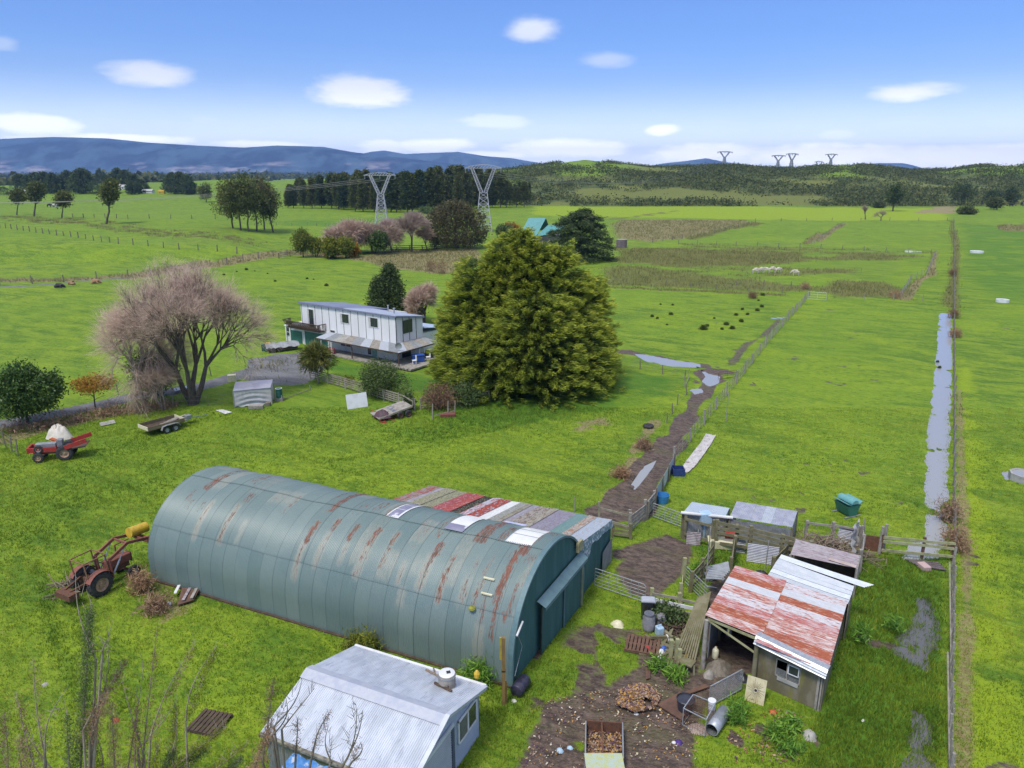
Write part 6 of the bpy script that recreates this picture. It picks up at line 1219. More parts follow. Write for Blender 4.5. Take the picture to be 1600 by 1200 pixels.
# --- wheels
def wheel(c, ax, R_, w_, par, rim='rim', lugs=0, name='wheel'):
    """tyre with rim, axle direction ax"""
    ax = vnorm(ax); mb = MB(); up = (0, 0, 1); sd = vnorm(vcross(ax, up)); u = vcross(sd, ax); n = 26
    prf = [(R_*.56, -.5), (R_*.62, -.52), (R_*.86, -.5), (R_*.97, -.36), (R_, -.15), (R_, .15), (R_*.97, .36), (R_*.86, .5), (R_*.62, .52), (R_*.56, .5)]; vs = []
    for r, o in prf:
        for j in range(n): t = 2*pi*j/n; vs.append(tuple(c[i]+ax[i]*o*w_+(sd[i]*cos(t)+u[i]*sin(t))*r for i in range(3)))
    k = len(prf); mb.add(vs, [(i*n+j, i*n+(j+1) % n, (i+1)*n+(j+1) % n, (i+1)*n+j) for i in range(k-1) for j in range(n)])
    for i in range(lugs):
        for s in (-1, 1):
            t = 2*pi*(i+(.5 if s > 0 else 0))/lugs; t2 = t+.16; f = lambda tt, o, r: tuple(c[q]+ax[q]*o*w_+(sd[q]*cos(tt)+u[q]*sin(tt))*r for q in range(3)); mb.beam(f(t, 0, R_*1.01), f(t2, s*.46, R_*.97), R_*.09, R_*.07, up=vsub(f(t, 0, R_), c))
    tt = wb(mb, name, M['tyre'], par, smooth=False); rb = MB(); vs = []
    prf = [(R_*.57, -.42), (R_*.5, -.36), (R_*.46, -.12), (R_*.2, -.1), (R_*.17, -.3), (0.001, -.3)]
    for s in (1, -1):
        vs = []
        for r, o in prf:
            for j in range(n): t = 2*pi*j/n; vs.append(tuple(c[i]+ax[i]*o*s*w_+(sd[i]*cos(t)+u[i]*sin(t))*r for i in range(3)))
        rb.add(vs, [(i*n+j, i*n+(j+1) % n, (i+1)*n+(j+1) % n, (i+1)*n+j) for i in range(len(prf)-1) for j in range(n)])
    wb(rb, 'rim', M[rim], tt)
# --- rusty loader tractor beside the barn
fr, rr2 = G(207, 905), G(160, 930); dirv = vnorm(vsub((fr[0], fr[1], 0), (rr2[0], rr2[1], 0))); sdv = (dirv[1], -dirv[0], 0)   # sdv: right-hand side = towards camera
T0 = rr2
def T(x, y, z): return (T0[0]+dirv[0]*x-sdv[0]*y, T0[1]+dirv[1]*x-sdv[1]*y, z)
tr = root('loader_tractor', T(.8, .6, 0), 'rusty red old tractor with raised front loader arms beside the barn', 'tractor'); Rr_ = .62
for y in (0, 1.25): wheel(T(0, y, Rr_), sdv, Rr_, .30, tr, 'rim', 18, 'rear_wheel')
for y in (.08, 1.17): wheel(T(1.85, y, .34), sdv, .34, .18, tr, 'galvdull', 0, 'front_wheel')
mr = M['rustred']
mb = MB(); mb.beam(T(-.3, .62, .72), T(.9, .62, .72), .42, .42); mb.beam(T(0, .1, .62), T(0, 1.15, .62), .24, .24); mb.beam(T(.8, .62, .72), T(1.95, .62, .74), .28, .34); wb(mb, 'chassis', M['rust'], tr)
mb = MB(); mb.beam(T(.75, .62, 1.08), T(2.05, .62, 1.05), .46, .44); o = wb(mb, 'bonnet', mr, tr, bevel=.05); mb = MB(); mb.beam(T(2.05, .62, 1.0), T(2.09, .62, 1.0), .44, .5); wb(mb, 'grille', M['darkwood'], tr); mb = MB(); mb.beam(T(1.85, .15, .34), T(1.85, 1.1, .34), .1, .1); wb(mb, 'front_axle', M['rust'], tr)
for y in (-.02, 1.27):
    mb = MB(); n = 10
    for i in range(n): a0, a1 = pi*.10+pi*.75*i/n, pi*.10+pi*.75*(i+1)/n; rr3 = .70; mb.quad(T(-rr3*cos(a0)*-1, y-.17, Rr_+rr3*sin(a0)), T(rr3*cos(a1), y-.17, Rr_+rr3*sin(a1)), T(rr3*cos(a1), y+.17, Rr_+rr3*sin(a1)), T(rr3*cos(a0), y+.17, Rr_+rr3*sin(a0)))
    wb(mb, 'mudguard', mr, tr)
mb = MB(); mb.beam(T(-.12, .62, 1.12), T(.22, .62, 1.08), .42, .07); mb.beam(T(-.15, .62, 1.1), T(-.2, .62, 1.38), .42, .05); wb(mb, 'seat', M['black'], tr); mb = MB(); mb.cyl(T(.7, .62, 1.2), T(.5, .62, 1.42), .02); mb.tube([vadd(T(.48, .62, 1.43), (.2*cos(t), .2*sin(t), .05*cos(t))) for t in [2*pi*i/14 for i in range(15)]], .016); wb(mb, 'steering_wheel', M['black'], tr)
mb = MB(); mb.cyl(T(1.5, .75, 1.25), T(1.5, .75, 1.8), .04); wb(mb, 'exhaust', M['rust'], tr)
for y in (.10, 1.14):
    mb = MB(); mb.beam(T(.72, y, .55), T(.66, y, 1.55), .10, .16); wb(mb, 'loader_upright', M['rustred'], tr); mb = MB(); mb.beam(T(.66, y, 1.55), T(1.75, y, 2.0), .09, .15); mb.beam(T(1.75, y, 2.0), T(3.0, y, 1.72), .09, .14); wb(mb, 'loader_arm', M['rustred'], tr); mb = MB(); mb.cyl(T(.80, y, .72), T(1.25, y, 1.35), .045); mb.cyl(T(1.25, y, 1.35), T(1.55, y, 1.82), .026); wb(mb, 'ram', M['galv'], tr)
mb = MB(); mb.beam(T(1.75, .1, 1.98), T(1.75, 1.14, 1.98), .08); mb.beam(T(2.6, .1, 1.82), T(2.6, 1.14, 1.82), .08); mb.beam(T(2.2, .62, 1.9), T(1.4, .62, 1.9), .05); wb(mb, 'cross_bar', mr, tr)
mb = MB(); fz = 1.95
for a, b in (((-.6, .1, fz), (-.6, 1.15, fz)), ((-.6, .1, fz), (.55, .1, fz)), ((-.6, 1.15, fz), (.55, 1.15, fz)), ((.55, .1, fz), (.55, 1.15, fz)), ((-.6, .1, fz), (-.5, .1, 1.1)), ((-.6, 1.15, fz), (-.5, 1.15, 1.1)), ((.5, .1, fz), (.6, .1, 1.0)), ((.5, 1.15, fz), (.6, 1.15, 1.0))): mb.beam(T(*a), T(*b), .05)
wb(mb, 'canopy_frame', mat('rusty tube', (.26, .15, .07), (.16, .10, .05), scale=8, rough=.9), tr)
mb = MB(); mb.beam(T(-.3, .2, .9), T(-1.25, .4, .75), .08, .1); mb.beam(T(-.3, 1.0, .9), T(-1.25, .8, .75), .08, .1); mb.box(T(-1.3, .6, .6), (.5, 1.1, .3), atan2(dirv[1], dirv[0])); mb.cyl(T(-1.2, 0, .6), T(-1.2, 1.2, .6), .07); wb(mb, 'rear_linkage', M['rust'], tr)
mb = MB(); a = T(3.0, .05, 1.66); b = T(3.0, 1.2, 1.66)
mb.beam(T(2.95, .0, 1.6), T(2.95, 1.25, 1.6), .12, .3); wb(mb, 'bucket', mr, tr)
yd = T(2.75, .62, 2.0); mb = MB(); c0, c1 = T(2.35, .75, 2.12), T(3.35, .75, 2.02); mb.cyl(c0, c1, .27, n=18); solo(mb, 'yellow_drum', M['yellow'], vsub(yd, (0, 0, 0)), 'yellow drum lying across the loader arms of the rusty tractor', 'drum')
# --- red tractor without bonnet, far left
fr, rr2 = G(70, 722), G(103, 719); dirv2 = vnorm((fr[0]-rr2[0], fr[1]-rr2[1], 0)); sd2 = (-dirv2[1], dirv2[0], 0); U0 = rr2
def U(x, y, z): return (U0[0]+dirv2[0]*x-sd2[0]*y*1.0, U0[1]+dirv2[1]*x-sd2[1]*y, z)
if U(0, 1, 0)[1] < U0[1]: sd2 = (-sd2[0], -sd2[1], 0)
t2 = root('red_tractor', U(.8, .5, 0), 'bright red open tractor with a red tray and ramps at the far left', 'tractor')
for y in (0, 1.15): wheel(U(0, y, .56), sd2, .56, .28, t2, 'rim', 16, 'rear_wheel')
for y in (-.02, 1.1): wheel(U(1.72, y, .36), sd2, .36, .20, t2, 'rim', 12, 'front_wheel')
wheel(U(1.65, .1, .95), sd2, .30, .18, t2, 'galv', 10, 'spare_wheel')
mb = MB(); mb.beam(U(-.3, .58, .62), U(2.1, .58, .66), .4, .36); mb.beam(U(1.72, 0, .4), U(1.72, 1.1, .4), .12, .12); wb(mb, 'chassis', M['darkwood'], t2); mb = MB(); mb.beam(U(.5, .12, .86), U(2.35, .12, .92), .12, .34); mb.beam(U(.5, 1.02, .86), U(2.35, 1.02, .92), .12, .34); mb.beam(U(2.32, .05, .9), U(2.32, 1.1, .9), .12, .4); wb(mb, 'side_panel', M['red'], t2)
mb = MB(); mb.beam(U(.6, .55, 1.12), U(1.9, .55, 1.14), .5, .22); wb(mb, 'engine', M['galvdull'], t2); mb = MB(); mb.beam(U(.15, .55, 1.2), U(.5, .55, 1.2), .5, .5); wb(mb, 'cowl', M['greytank'], t2); mb = MB(); mb.beam(U(-.25, .55, .98), U(.1, .55, .98), .44, .1); wb(mb, 'seat', M['black'], t2)
mb = MB(); mb.slab([U(-1.4, -.1, .95), U(-.2, -.1, .85), U(-.2, 1.3, .85), U(-1.4, 1.3, .95)], .05); wb(mb, 'rear_tray', M['darkwood'], t2)
for y in (-.15, 1.3): mb = MB(); mb.beam(U(-.1, y, 1.0), U(-1.55, y, 1.42), .10, .30); wb(mb, 'tray_side', M['red'], t2)
mb = MB(); mb.beam(U(.2, 1.9, .5), U(1.5, 2.4, .95), .3, .12); mb.beam(U(.9, 1.7, .7), U(1.0, 2.6, .6), .1, .1); mb.beam(U(1.6, 1.9, .6), U(1.7, 2.5, .5), .1, .2); o = root('orange_implement', U(1, 2.1, 0), 'orange and red farm implement standing behind the red tractor', 'implement'); wb(mb, 'arm', M['orange'], o); mb = MB(); mb.beam(U(1.1, 2.0, .1), U(1.1, 2.2, .7), .08); mb.beam(U(.3, 2.0, 0), U(.3, 2.0, .6), .08); mb.beam(U(1.7, 2.4, 0), U(1.7, 2.4, .6), .08); wb(mb, 'leg', M['rust'], o)
heap((93, 683), .95, 1.0, mat('cream canvas', (.66, .62, .54), (.55, .5, .42), scale=3, rough=.8), 'canvas_cover', 'cream canvas cover heaped over a machine behind the red tractor', 'cover', 9, rough=.5)
# --- tandem trailer
a, b = G(233, 684), G(290, 668); dv = vnorm(vsub(b, a)); sv = (-dv[1], dv[0], 0); L = hypot(b[0]-a[0], b[1]-a[1])
def V_(x, y, z): return (a[0]+dv[0]*x+sv[0]*y, a[1]+dv[1]*x+sv[1]*y, z)
tl = root('tandem_trailer', V_(L/2, .7, 0), 'long tandem axle trailer with wooden sides in the middle of the grass', 'trailer'); W2 = 1.55
mb = MB(); mb.slab([V_(0, 0, .5), V_(L, 0, .5), V_(L, W2, .5), V_(0, W2, .5)], .05); wb(mb, 'deck', M['darkwood'], tl)
tm = mat('lichen brown plank', (.22, .17, .08), (.16, .12, .07), (.28, .25, .12), scale=4)
for p0, p1, mt in (((0, 0), (L, 0), tm), ((0, W2), (L, W2), tm), ((0, 0), (0, W2), M['cream']), ((L, 0), (L, W2), M['cream'])): mb = MB(); mb.beam(V_(*p0, .68), V_(*p1, .68), .05, .30); wb(mb, 'side_board', mt, tl)
for x in (L*.46, L*.46+.72):
    for y in (-.16, W2+.16): wheel(V_(x, y, .28), sv, .28, .17, tl, 'galv', 0)
for y in (-.16, W2+.16):
    mb = MB(); pts = [(L*.46-.42, .35), (L*.46-.3, .62), (L*.46, .68), (L*.46+.72, .68), (L*.46+1.02, .62), (L*.46+1.14, .38)]
    for (x0, z0), (x1, z1) in zip(pts[:-1], pts[1:]): mb.beam(V_(x0, y, z0), V_(x1, y, z1), .22, .03)
    wb(mb, 'mudguard', M['galv'], tl)
mb = MB(); mb.beam(V_(L, .2, .45), V_(L+.95, W2/2, .42), .07); mb.beam(V_(L, W2-.2, .45), V_(L+.95, W2/2, .42), .07); mb.beam(V_(L+.9, W2/2, .42), V_(L+2.5, W2/2, .30), .06); mb.box(V_(L+.7, W2/2, .6), (.5, .5, .25), atan2(dv[1], dv[0])); wb(mb, 'drawbar', M['galvdull'], tl)
lo = MB()
for k in range(6): lo.beam(V_(.5+.4*k, .35+.12*k, .58+.02*k), V_(2.0+.35*k, .55+.1*k, .60+.02*k), .2, .05)
solo(lo, 'load_planks', M['greywood'], V_(.5, .4, .56), 'loose grey planks lying on the tandem trailer', 'planks')
# --- flat trailer with junk
a, b = G(592, 660), G(645, 650); dv3 = vnorm(vsub(b, a)); sv3 = (-dv3[1], dv3[0], 0); L3 = hypot(b[0]-a[0], b[1]-a[1])
def X_(x, y, z): return (a[0]+dv3[0]*x+sv3[0]*y, a[1]+dv3[1]*x+sv3[1]*y, z)
ft = root('flat_trailer', X_(L3*.6, .9, 0), 'old tilted flatbed trailer with grey boards near the woven fence', 'trailer'); mb = MB(); mb.slab([X_(0, 0, .25), X_(L3, 0, .85), X_(L3, 1.9, .85), X_(0, 1.9, .25)], .07); wb(mb, 'bed', M['greywood'], ft); mb = MB(); mb.beam(X_(0, -.02, .27), X_(L3, -.02, .87), .07, .14); wb(mb, 'side_rail', M['rail'], ft); mb = MB(); mb.beam(X_(L3, 0, .8), X_(L3+.05, 0, 1.35), .07); mb.beam(X_(L3, 1.9, .8), X_(L3+.05, 1.9, 1.35), .07); mb.beam(X_(L3+.05, 0, 1.3), X_(L3+.05, 1.9, 1.3), .07); wb(mb, 'headboard', M['rail'], ft)
wheel(X_(L3*.62, -.1, .30), sv3, .30, .18, ft, 'rust', 0); wheel(X_(L3*.62+.75, -.1, .32), sv3, .32, .18, ft, 'rust', 0); wheel(X_(L3*.62, 1.95, .30), sv3, .30, .18, ft, 'rust', 0)
mb = MB(); vs = []; n = 8
for i in range(n+1):
    for j in range(n+1): vs.append(X_(1.4+1.6*i/n, .3+1.3*j/n, .58+.18*i/n*1.2+.06*random.random()))
mb.add(vs, [(i*(n+1)+j, (i+1)*(n+1)+j, (i+1)*(n+1)+j+1, i*(n+1)+j+1) for i in range(n) for j in range(n)]); solo(mb, 'grey_cover', mat('slate blue cover', (.12, .14, .19), (.17, .18, .24), scale=4), X_(2, .9, .6), 'slate blue cover lying on the old flatbed trailer', 'cover', smooth=True)
heap_o = heap((598, 655), .7, .55, mat('maroon scrap', (.10, .05, .06), (.06, .05, .06), (.25, .10, .10), scale=6), 'scrap_heap', 'dark maroon scrap heap on the low end of the old flatbed', 'scrap', 12, bas=.3); sticks((598, 656), .7, .6, 14, 'red', 'red_bars', 'bent red bars lying on the maroon scrap heap', 'bars', 1.0, .04, 3)
a = G(700, 651); mb = MB(); mb.box(vadd(a, (0, 0, .15)), (1.3, .5, .28), .15); solo(mb, 'red_trough', mat('dull red trough', (.22, .06, .05), (.16, .06, .05), scale=5), a, 'dull red low trough between the two post rail', 'trough', bevel=.03)
# --- bits near the barn, lower left
def pallet(px, rz, label, w_=1.1, l_=1.3, mt='greywood', n=7, tilt=0, name='wooden_pallet', zoff=0):
    a = G(*px); t_ = root(name, a, label, 'pallet'); f = lambda x, y, z: vadd(a, vadd(rot((x, y*cos(tilt), z+y*sin(tilt)), rz), (0, 0, zoff+l_/2*abs(sin(tilt)))))
    for k in range(n): x = -w_/2+w_*(k+.5)/n; mb = MB(); mb.beam(f(x, -l_/2, .14), f(x, l_/2, .14), w_/n*.72, .025); wb(mb, 'slat', M[mt], t_)
    for y in (-l_/2+.06, 0, l_/2-.06): mb = MB(); mb.beam(f(-w_/2, y, .07), f(w_/2, y, .07), .1, .10); wb(mb, 'bearer', M[mt], t_)
    return t_
pallet((328, 1132), -.25, 'dark grey pallet lying on the grass at the lower left', 1.25, 1.15, 'darkwood'); pallet((1004, 1013), -.30, 'reddish slatted pallet propped beside the rain barrels', 1.5, 1.0, 'brownwood', 9, .15)
bp_ = root('board_pile', G(287, 940), 'pile of old boards and dirt against the barn footing', 'pile'); mbb = MB(); mbb.slab([vadd(G(*q), (0, 0, z)) for q, z in (((278, 950), .12), ((303, 942), .12), ((312, 928), .2), ((285, 925), .2))], .05); wb(mbb, 'board', M['brownwood'], bp_)
for q0, q1, mt in (((274, 935), (281, 922), 'white'), ((287, 945), (298, 926), 'violetboard'), ((300, 942), (308, 927), 'greywood')): mb = MB(); mb.beam(vadd(G(*q0), (0, 0, .26)), vadd(G(*q1), (0, 0, .28)), .14, .03); wb(mb, 'plank', M[mt], bp_)
a = G(264, 947); mb = MB(); mb.lathe([(0, 0), (.12, .02), (.13, .14), (.05, .22), (0, .22)], a, 12); solo(mb, 'white_jug', M['white'], a, 'small white container left of the board pile', 'container', smooth=True)
a = vadd(G(246, 872), (0, 0, 0)); mb = MB(); mb.box(vadd(a, (-.1, .3, .35)), (.7, .5, .7), .3); solo(mb, 'old_crate', M['brownwood'], a, 'old brown crate peeping from behind the far end of the barn', 'crate')
sticks((120, 915), .8, .5, 60, 'twig', 'dead_branches', 'grey dead branches piled behind the rusty tractor', 'branches', 1.2, .03, 15)
# --- power pole, black drum
a = G(787, 1100); h_ = hgt(a, 996); pole = root('timber_pole', a, 'yellow brown timber pole with a bolt band in front of the barn corner', 'pole'); om = mat('yellow brown pole timber', (.26, .16, .05), (.17, .11, .05), (.36, .27, .05), scale=4, stretch=(2, 2, .5)); mb = MB(); mb.beam(vadd(a, (0, 0, -.1)), vadd(a, (0, 0, h_)), .13, .13); wb(mb, 'pole', om, pole); mb = MB(); mb.beam(vadd(a, (-.10, 0, h_*.68)), vadd(a, (-.10, 0, h_)), .08, .10); wb(mb, 'side_board', mat('yellow lichen board', (.42, .33, .04), (.28, .22, .05), scale=6), pole); mb = MB(); mb.beam(vadd(a, (0, 0, h_*.5)), vadd(a, (0, 0, h_*.52)), .15, .15); wb(mb, 'band', M['black'], pole); mb = MB(); mb.beam(vadd(a, (.1, .05, -.05)), vadd(a, (.1, .05, 1.0)), .07, .07); wb(mb, 'brace', om, pole)
a, b = G(806, 1090), G(822, 1068); dd = vnorm(vsub(b, a)); c0 = vadd(a, (0, 0, .27)); bd = root('black_drum', a, 'black ribbed plastic drum lying against the barn corner', 'drum'); mb = MB(); L_ = .86; pr = [(0, 0), (.24, 0), (.27, .03), (.27, .25), (.285, .27), (.27, .29), (.27, .55), (.285, .57), (.27, .59), (.27, .82), (.24, L_), (0, L_)]; n = 20; vs = []; sdd = vnorm(vcross(dd, (0, 0, 1))); ud = vcross(sdd, dd)
for r, o in pr:
    for j in range(n): t = 2*pi*j/n; vs.append(tuple(c0[i]+dd[i]*o+(sdd[i]*cos(t)+ud[i]*sin(t))*r for i in range(3)))
mb.add(vs, [(i*n+j, i*n+(j+1) % n, (i+1)*n+(j+1) % n, (i+1)*n+j) for i in range(len(pr)-1) for j in range(n)]); wb(mb, 'body', mat('glossy black plastic', (.045, .04, .07), (.03, .03, .045), scale=3, rough=.3), bd, smooth=True)
# --- rain barrels and junk by the pens
a = G(1013, 985); rb_ = root('rain_barrel', a, 'grey ribbed plastic barrel standing under a pale tray', 'barrel'); mb = MB(); mb.lathe([(0, 0), (.22, 0), (.25, .06), (.285, .2), (.27, .22), (.30, .35), (.285, .37), (.30, .5), (.28, .52), (.29, .64), (.24, .78), (.22, .82), (.22, .86), (0, .86)], a, 20); wb(mb, 'body', M['greytank'], rb_, smooth=True); mb = MB(); mb.lathe([(0, .90), (.23, .90), (.24, .84)], a, 20); wb(mb, 'lid', mat('slate lid', (.14, .15, .18), bmp=0), rb_)
a = G(1011, 967); bb2 = root('black_bin', a, 'black bin holding an upturned pale sink behind the grey barrel', 'bin'); mb = MB(); mb.lathe([(0, 0), (.27, 0), (.33, .95), (.30, .95), (.28, .9), (0, .9)], a, 18); wb(mb, 'body', M['black'], bb2)
b = vadd(a, (0, -.05, .98)); mb = MB(); mb.box(vadd(b, (0, 0, .08)), (.74, .46, .16), -.1, taper=.85); solo(mb, 'upturned_sink', mat('pale enamel', (.42, .44, .50), (.36, .38, .43), scale=3, rough=.3), b, 'pale grey upturned sink resting on the black bin', 'sink', bevel=.07)
a = G(1031, 978); mb = MB(); mb.box(vadd(a, (0, 0, .28)), (.42, .4, .55), .3); mb.box(vadd(a, (0, 0, .58)), (.36, .3, .08), .3); solo(mb, 'dark_tub', M['greytank'], a, 'dark grey square tub right of the grey barrel', 'tub', bevel=.04)
a = G(1030, 993); wc = root('water_container', a, 'pale blue plastic water container in front of the grey barrel', 'container'); mb = MB(); mb.box(vadd(a, (0, 0, .24)), (.32, .34, .46), .35); wb(mb, 'body', M['ltblue'], wc, bevel=.05); mb = MB(); mb.tube([vadd(a, rot((-.1, 0, .46), .35)), vadd(a, rot((-.08, 0, .56), .35)), vadd(a, rot((.08, 0, .56), .35)), vadd(a, rot((.1, 0, .46), .35))], .02); wb(mb, 'handle', M['ltblue'], wc)
sticks((1052, 985), .8, .45, 90, 'darkwood', 'scrap_timber', 'tangle of dark scrap wood and vines behind the water container', 'scrap timber', .8, .04, 21); sticks((1045, 1010), .9, .35, 26, 'yard', 'old_boards', 'loose mossy boards strewn below the scrap wood', 'boards', 1.3, .10, 22, flat=.2)
lp = root('leaning_poles', G(1075, 1000), 'bundle of long mossy boards leaning beside the open shed', 'boards')
for k in range(9): p0 = vadd(G(1052+4.4*k*.9, 1030+1.2*k), (0, 0, .05)); p1 = vadd(G(1088+2.2*k, 970+.5*k), (0, 0, 1.25+.05*k)); mb = MB(); mb.beam(p0, p1, .07, .03); wb(mb, 'board', M['yard'], lp)
for px, h_, lb in (((1047, 1028), .9, 'yellow mossy stump post left in the short row by the junk'), ((1056, 1030), 1.0, 'yellow mossy stump post right in the short row by the junk'), ((1060, 1040), .8, 'short mossy post at the foot of the leaning boards')): a = G(*px); mb = MB(); mb.beam(a, vadd(a, (.02, 0, h_)), .17, .15); solo(mb, 'stump_post', M['lichen'], a, lb, 'post')
for px, c, s, lb in (((1043, 1000), 'white', .16, 'white ball shaped bottle among the boards'), ((1037, 1018), 'blue', .2, 'blue plastic bag among the loose boards'), ((1033, 1022), 'white', .17, 'white bag in front of the blue bag'), ((1029, 1032), 'white', .15, 'small white carton at the tip of the boards'), ((1071, 1027), 'yellow', .13, 'yellow ball on the ledge beside the open shed'), ((1075, 1038), 'red', .18, 'pink red cloth on the ledge beside the open shed')):
    heap(px, s, s*1.3, c, 'litter', lb, 'litter', int(px[0]), bas=.12 if px[1] < 1010 else .05)
a, b = G(1010, 1015), G(1020, 1025); mb = MB(); mb.beam(vadd(a, (0, 0, .2)), vadd(b, (0, 0, .12)), .12, .06); solo(mb, 'red_board', M['red'], a, 'short bright red board at the edge of the reddish pallet', 'board')
mb = MB(); a, b = G(1062, 1046), G(1084, 1055); mb.beam(vadd(a, (0, .1, .4)), vadd(b, (0, .1, .45)), .5, .05); mb.beam(a, vadd(a, (0, .1, .4)), .08); mb.beam(b, vadd(b, (0, .1, .4)), .08); solo(mb, 'low_bench', M['yard'], a, 'low wooden ledge beside the open shed post', 'bench')
# inside the open shed
a = G(1117, 1030); mb = MB(); mb.lathe([(0, .05), (.12, .05), (.14, .1), (.14, .45), (.1, .52), (.05, .54), (.05, .62), (0, .62)], a, 14); solo(mb, 'gas_bottle', M['cream'], vadd(a, (0, 0, 0)), 'dirty white gas bottle inside the open shed', 'gas bottle', smooth=True); a = G(1137, 1012); mb = MB(); mb.lathe([(0, .6), (.12, .62), (.14, .7), (.12, .95), (0, 1.0)], a, 14); solo(mb, 'hanging_bucket', M['greytank'], vadd(a, (0, 0, .6)), 'grey bucket hanging at the back of the open shed', 'bucket')
heap((1123, 1045), .55, .4, 'post', 'feed_sacks', 'slumped brown sacks on the floor of the open shed', 'sacks', 31); heap((1108, 1056), .25, .3, 'greywood', 'small_sack', 'small pale sack by the post of the open shed', 'sack', 32); a = G(1100, 1040); mb = MB(); mb.tube([vadd(a, (.08*cos(t), .3*cos(t)*.3, .35+.32*sin(t))) for t in [2*pi*i/18 for i in range(19)]], .03); solo(mb, 'bicycle_tyre', M['tyre'], a, 'thin black tyre leaning inside the open shed', 'tyre'); heap((1160, 1060), .3, .25, 'black', 'black_bag', 'black bag at the foot of the mossy wall', 'bag', 33)
# cream board leaning on the wall
a, b = G(1163, 1093), G(1193, 1103); up_ = (b[0]-a[0], b[1]-a[1], 0); nd = vnorm((up_[1], -up_[0], 0)); c0, c1 = (a[0]-nd[0]*.3, a[1]-nd[1]*.3, .95), (b[0]-nd[0]*.3, b[1]-nd[1]*.3, .95); cbd = root('cream_board', a, 'square cream board with a round hole and radiating cracks leaning on the mossy wall', 'board')
mb = MB(); mb.slab([a, b, c1, c0], .03); wb(mb, 'panel', mat('cream board', (.62, .56, .36), (.52, .45, .26), scale=4, rough=.6), cbd); cc = lerp(lerp(a, b, .5), lerp(c0, c1, .5), .5); off = vmul(vnorm(vcross(vsub(b, a), vsub(c0, a))), .032)
ex, ey = vsub(b, a), vsub(c0, a); mb = MB(); rnd = random.Random(2)
for i in range(26): t = 2*pi*i/26+rnd.random()*.1; l = .25+.22*rnd.random(); p_ = vadd(cc, vadd(off, vadd(vmul(ex, .1*cos(t)), vmul(ey, .1*sin(t))))); q_ = vadd(cc, vadd(off, vadd(vmul(ex, l*cos(t)), vmul(ey, l*sin(t))))); mb.beam(p_, q_, .008)
wb(mb, 'cracks', M['darkwood'], cbd); mb = MB(); mb.cyl(vadd(cc, vmul(off, .8)), vadd(cc, vmul(off, 1.15)), .055, n=14); wb(mb, 'hole', M['black'], cbd)
# cage, tub, bucket, culvert pipe
cg = root('wire_cage', G(1090, 1110), 'galvanised wire cage standing on the muddy yard', 'cage'); z0, z1 = .05, .78; P_ = [G(1067, 1132), G(1100, 1150), G(1121, 1125), G(1090, 1106)]; P_ = [G(1066, 1134), G(1101, 1152), G(1115, 1126), G(1081, 1112)]; mb = MB()
for i in range(4): a, b = P_[i], P_[(i+1) % 4]; mb.beam(vadd(a, (0, 0, z1)), vadd(b, (0, 0, z1)), .03); mb.beam(vadd(a, (0, 0, z0)), vadd(b, (0, 0, z0)), .025); mb.beam(vadd(a, (0, 0, z0)), vadd(a, (0, 0, z1)), .03)
wb(mb, 'frame', M['galv'], cg); mb = MB()
for i in range(4):
    a, b = P_[i], P_[(i+1) % 4]
    for k in range(1, 9): q = lerp(a, b, k/9); mb.beam(vadd(q, (0, 0, z0)), vadd(q, (0, 0, z1)), .006)
    for k in range(1, 5): z = z0+(z1-z0)*k/5; mb.beam(vadd(a, (0, 0, z)), vadd(b, (0, 0, z)), .006)
for k in range(1, 12): mb.beam(vadd(lerp(P_[0], P_[3], k/12), (0, 0, z1-.02)), vadd(lerp(P_[1], P_[2], k/12), (0, 0, z1-.02)), .008)
wb(mb, 'wire_mesh', M['rust'], cg)
a = G(1070, 1112); mb = MB(); mb.lathe([(0, 0), (.27, 0), (.33, .58), (.36, .6), (.33, .62), (.31, .56), (0, .54)], a, 22); solo(mb, 'black_tub', mat('blue black tub', (.035, .04, .06), (.03, .03, .04), scale=4, rough=.35), a, 'round blue black tub full of water beside the wire cage', 'tub')
a = G(1110, 1124); bk = root('white_bucket', vadd(a, (0, 0, .5)), 'white plastic bucket standing on the corner of the wire cage', 'bucket'); b = vadd(a, (0, 0, .5)); mb = MB(); mb.lathe([(0, 0), (.12, 0), (.145, .33), (.155, .34), (.155, .37), (.14, .38), (0, .37)], b, 18); wb(mb, 'body', M['white'], bk); mb = MB(); mb.beam(a, b, .22, .22); solo(mb, 'bucket_post', M['greywood'], a, 'square post under the white bucket', 'post')
a, b = G(1111, 1150), G(1132, 1120); dd = vnorm(vsub(b, a)); c0, c1 = vadd(a, (0, 0, .27)), vadd(b, (0, 0, .27)); mb = MB(); L_ = vlen(vsub(c1, c0)); sdd = vnorm(vcross(dd, (0, 0, 1))); ud = vcross(sdd, dd); n = 24; vs = []; pr = [(.22, 0), (.25, 0), (.25, L_*.3), (.255, L_*.31), (.25, L_*.32), (.25, L_), (.235, L_), (.235, .01), (.22, 0)]
for r, o in pr:
    for j in range(n): t = 2*pi*j/n; vs.append(tuple(c0[i]+dd[i]*o+(sdd[i]*cos(t)+ud[i]*sin(t))*r for i in range(3)))
mb.add(vs, [(i*n+j, i*n+(j+1) % n, (i+1)*n+(j+1) % n, (i+1)*n+j) for i in range(len(pr)-1) for j in range(n)]); solo(mb, 'galvanised_pipe', mat('zinc tube', (.36, .39, .44), (.44, .47, .52), scale=4, rough=.45, metal=.3), a, 'short wide galvanised pipe lying right of the wire cage', 'pipe', smooth=True)
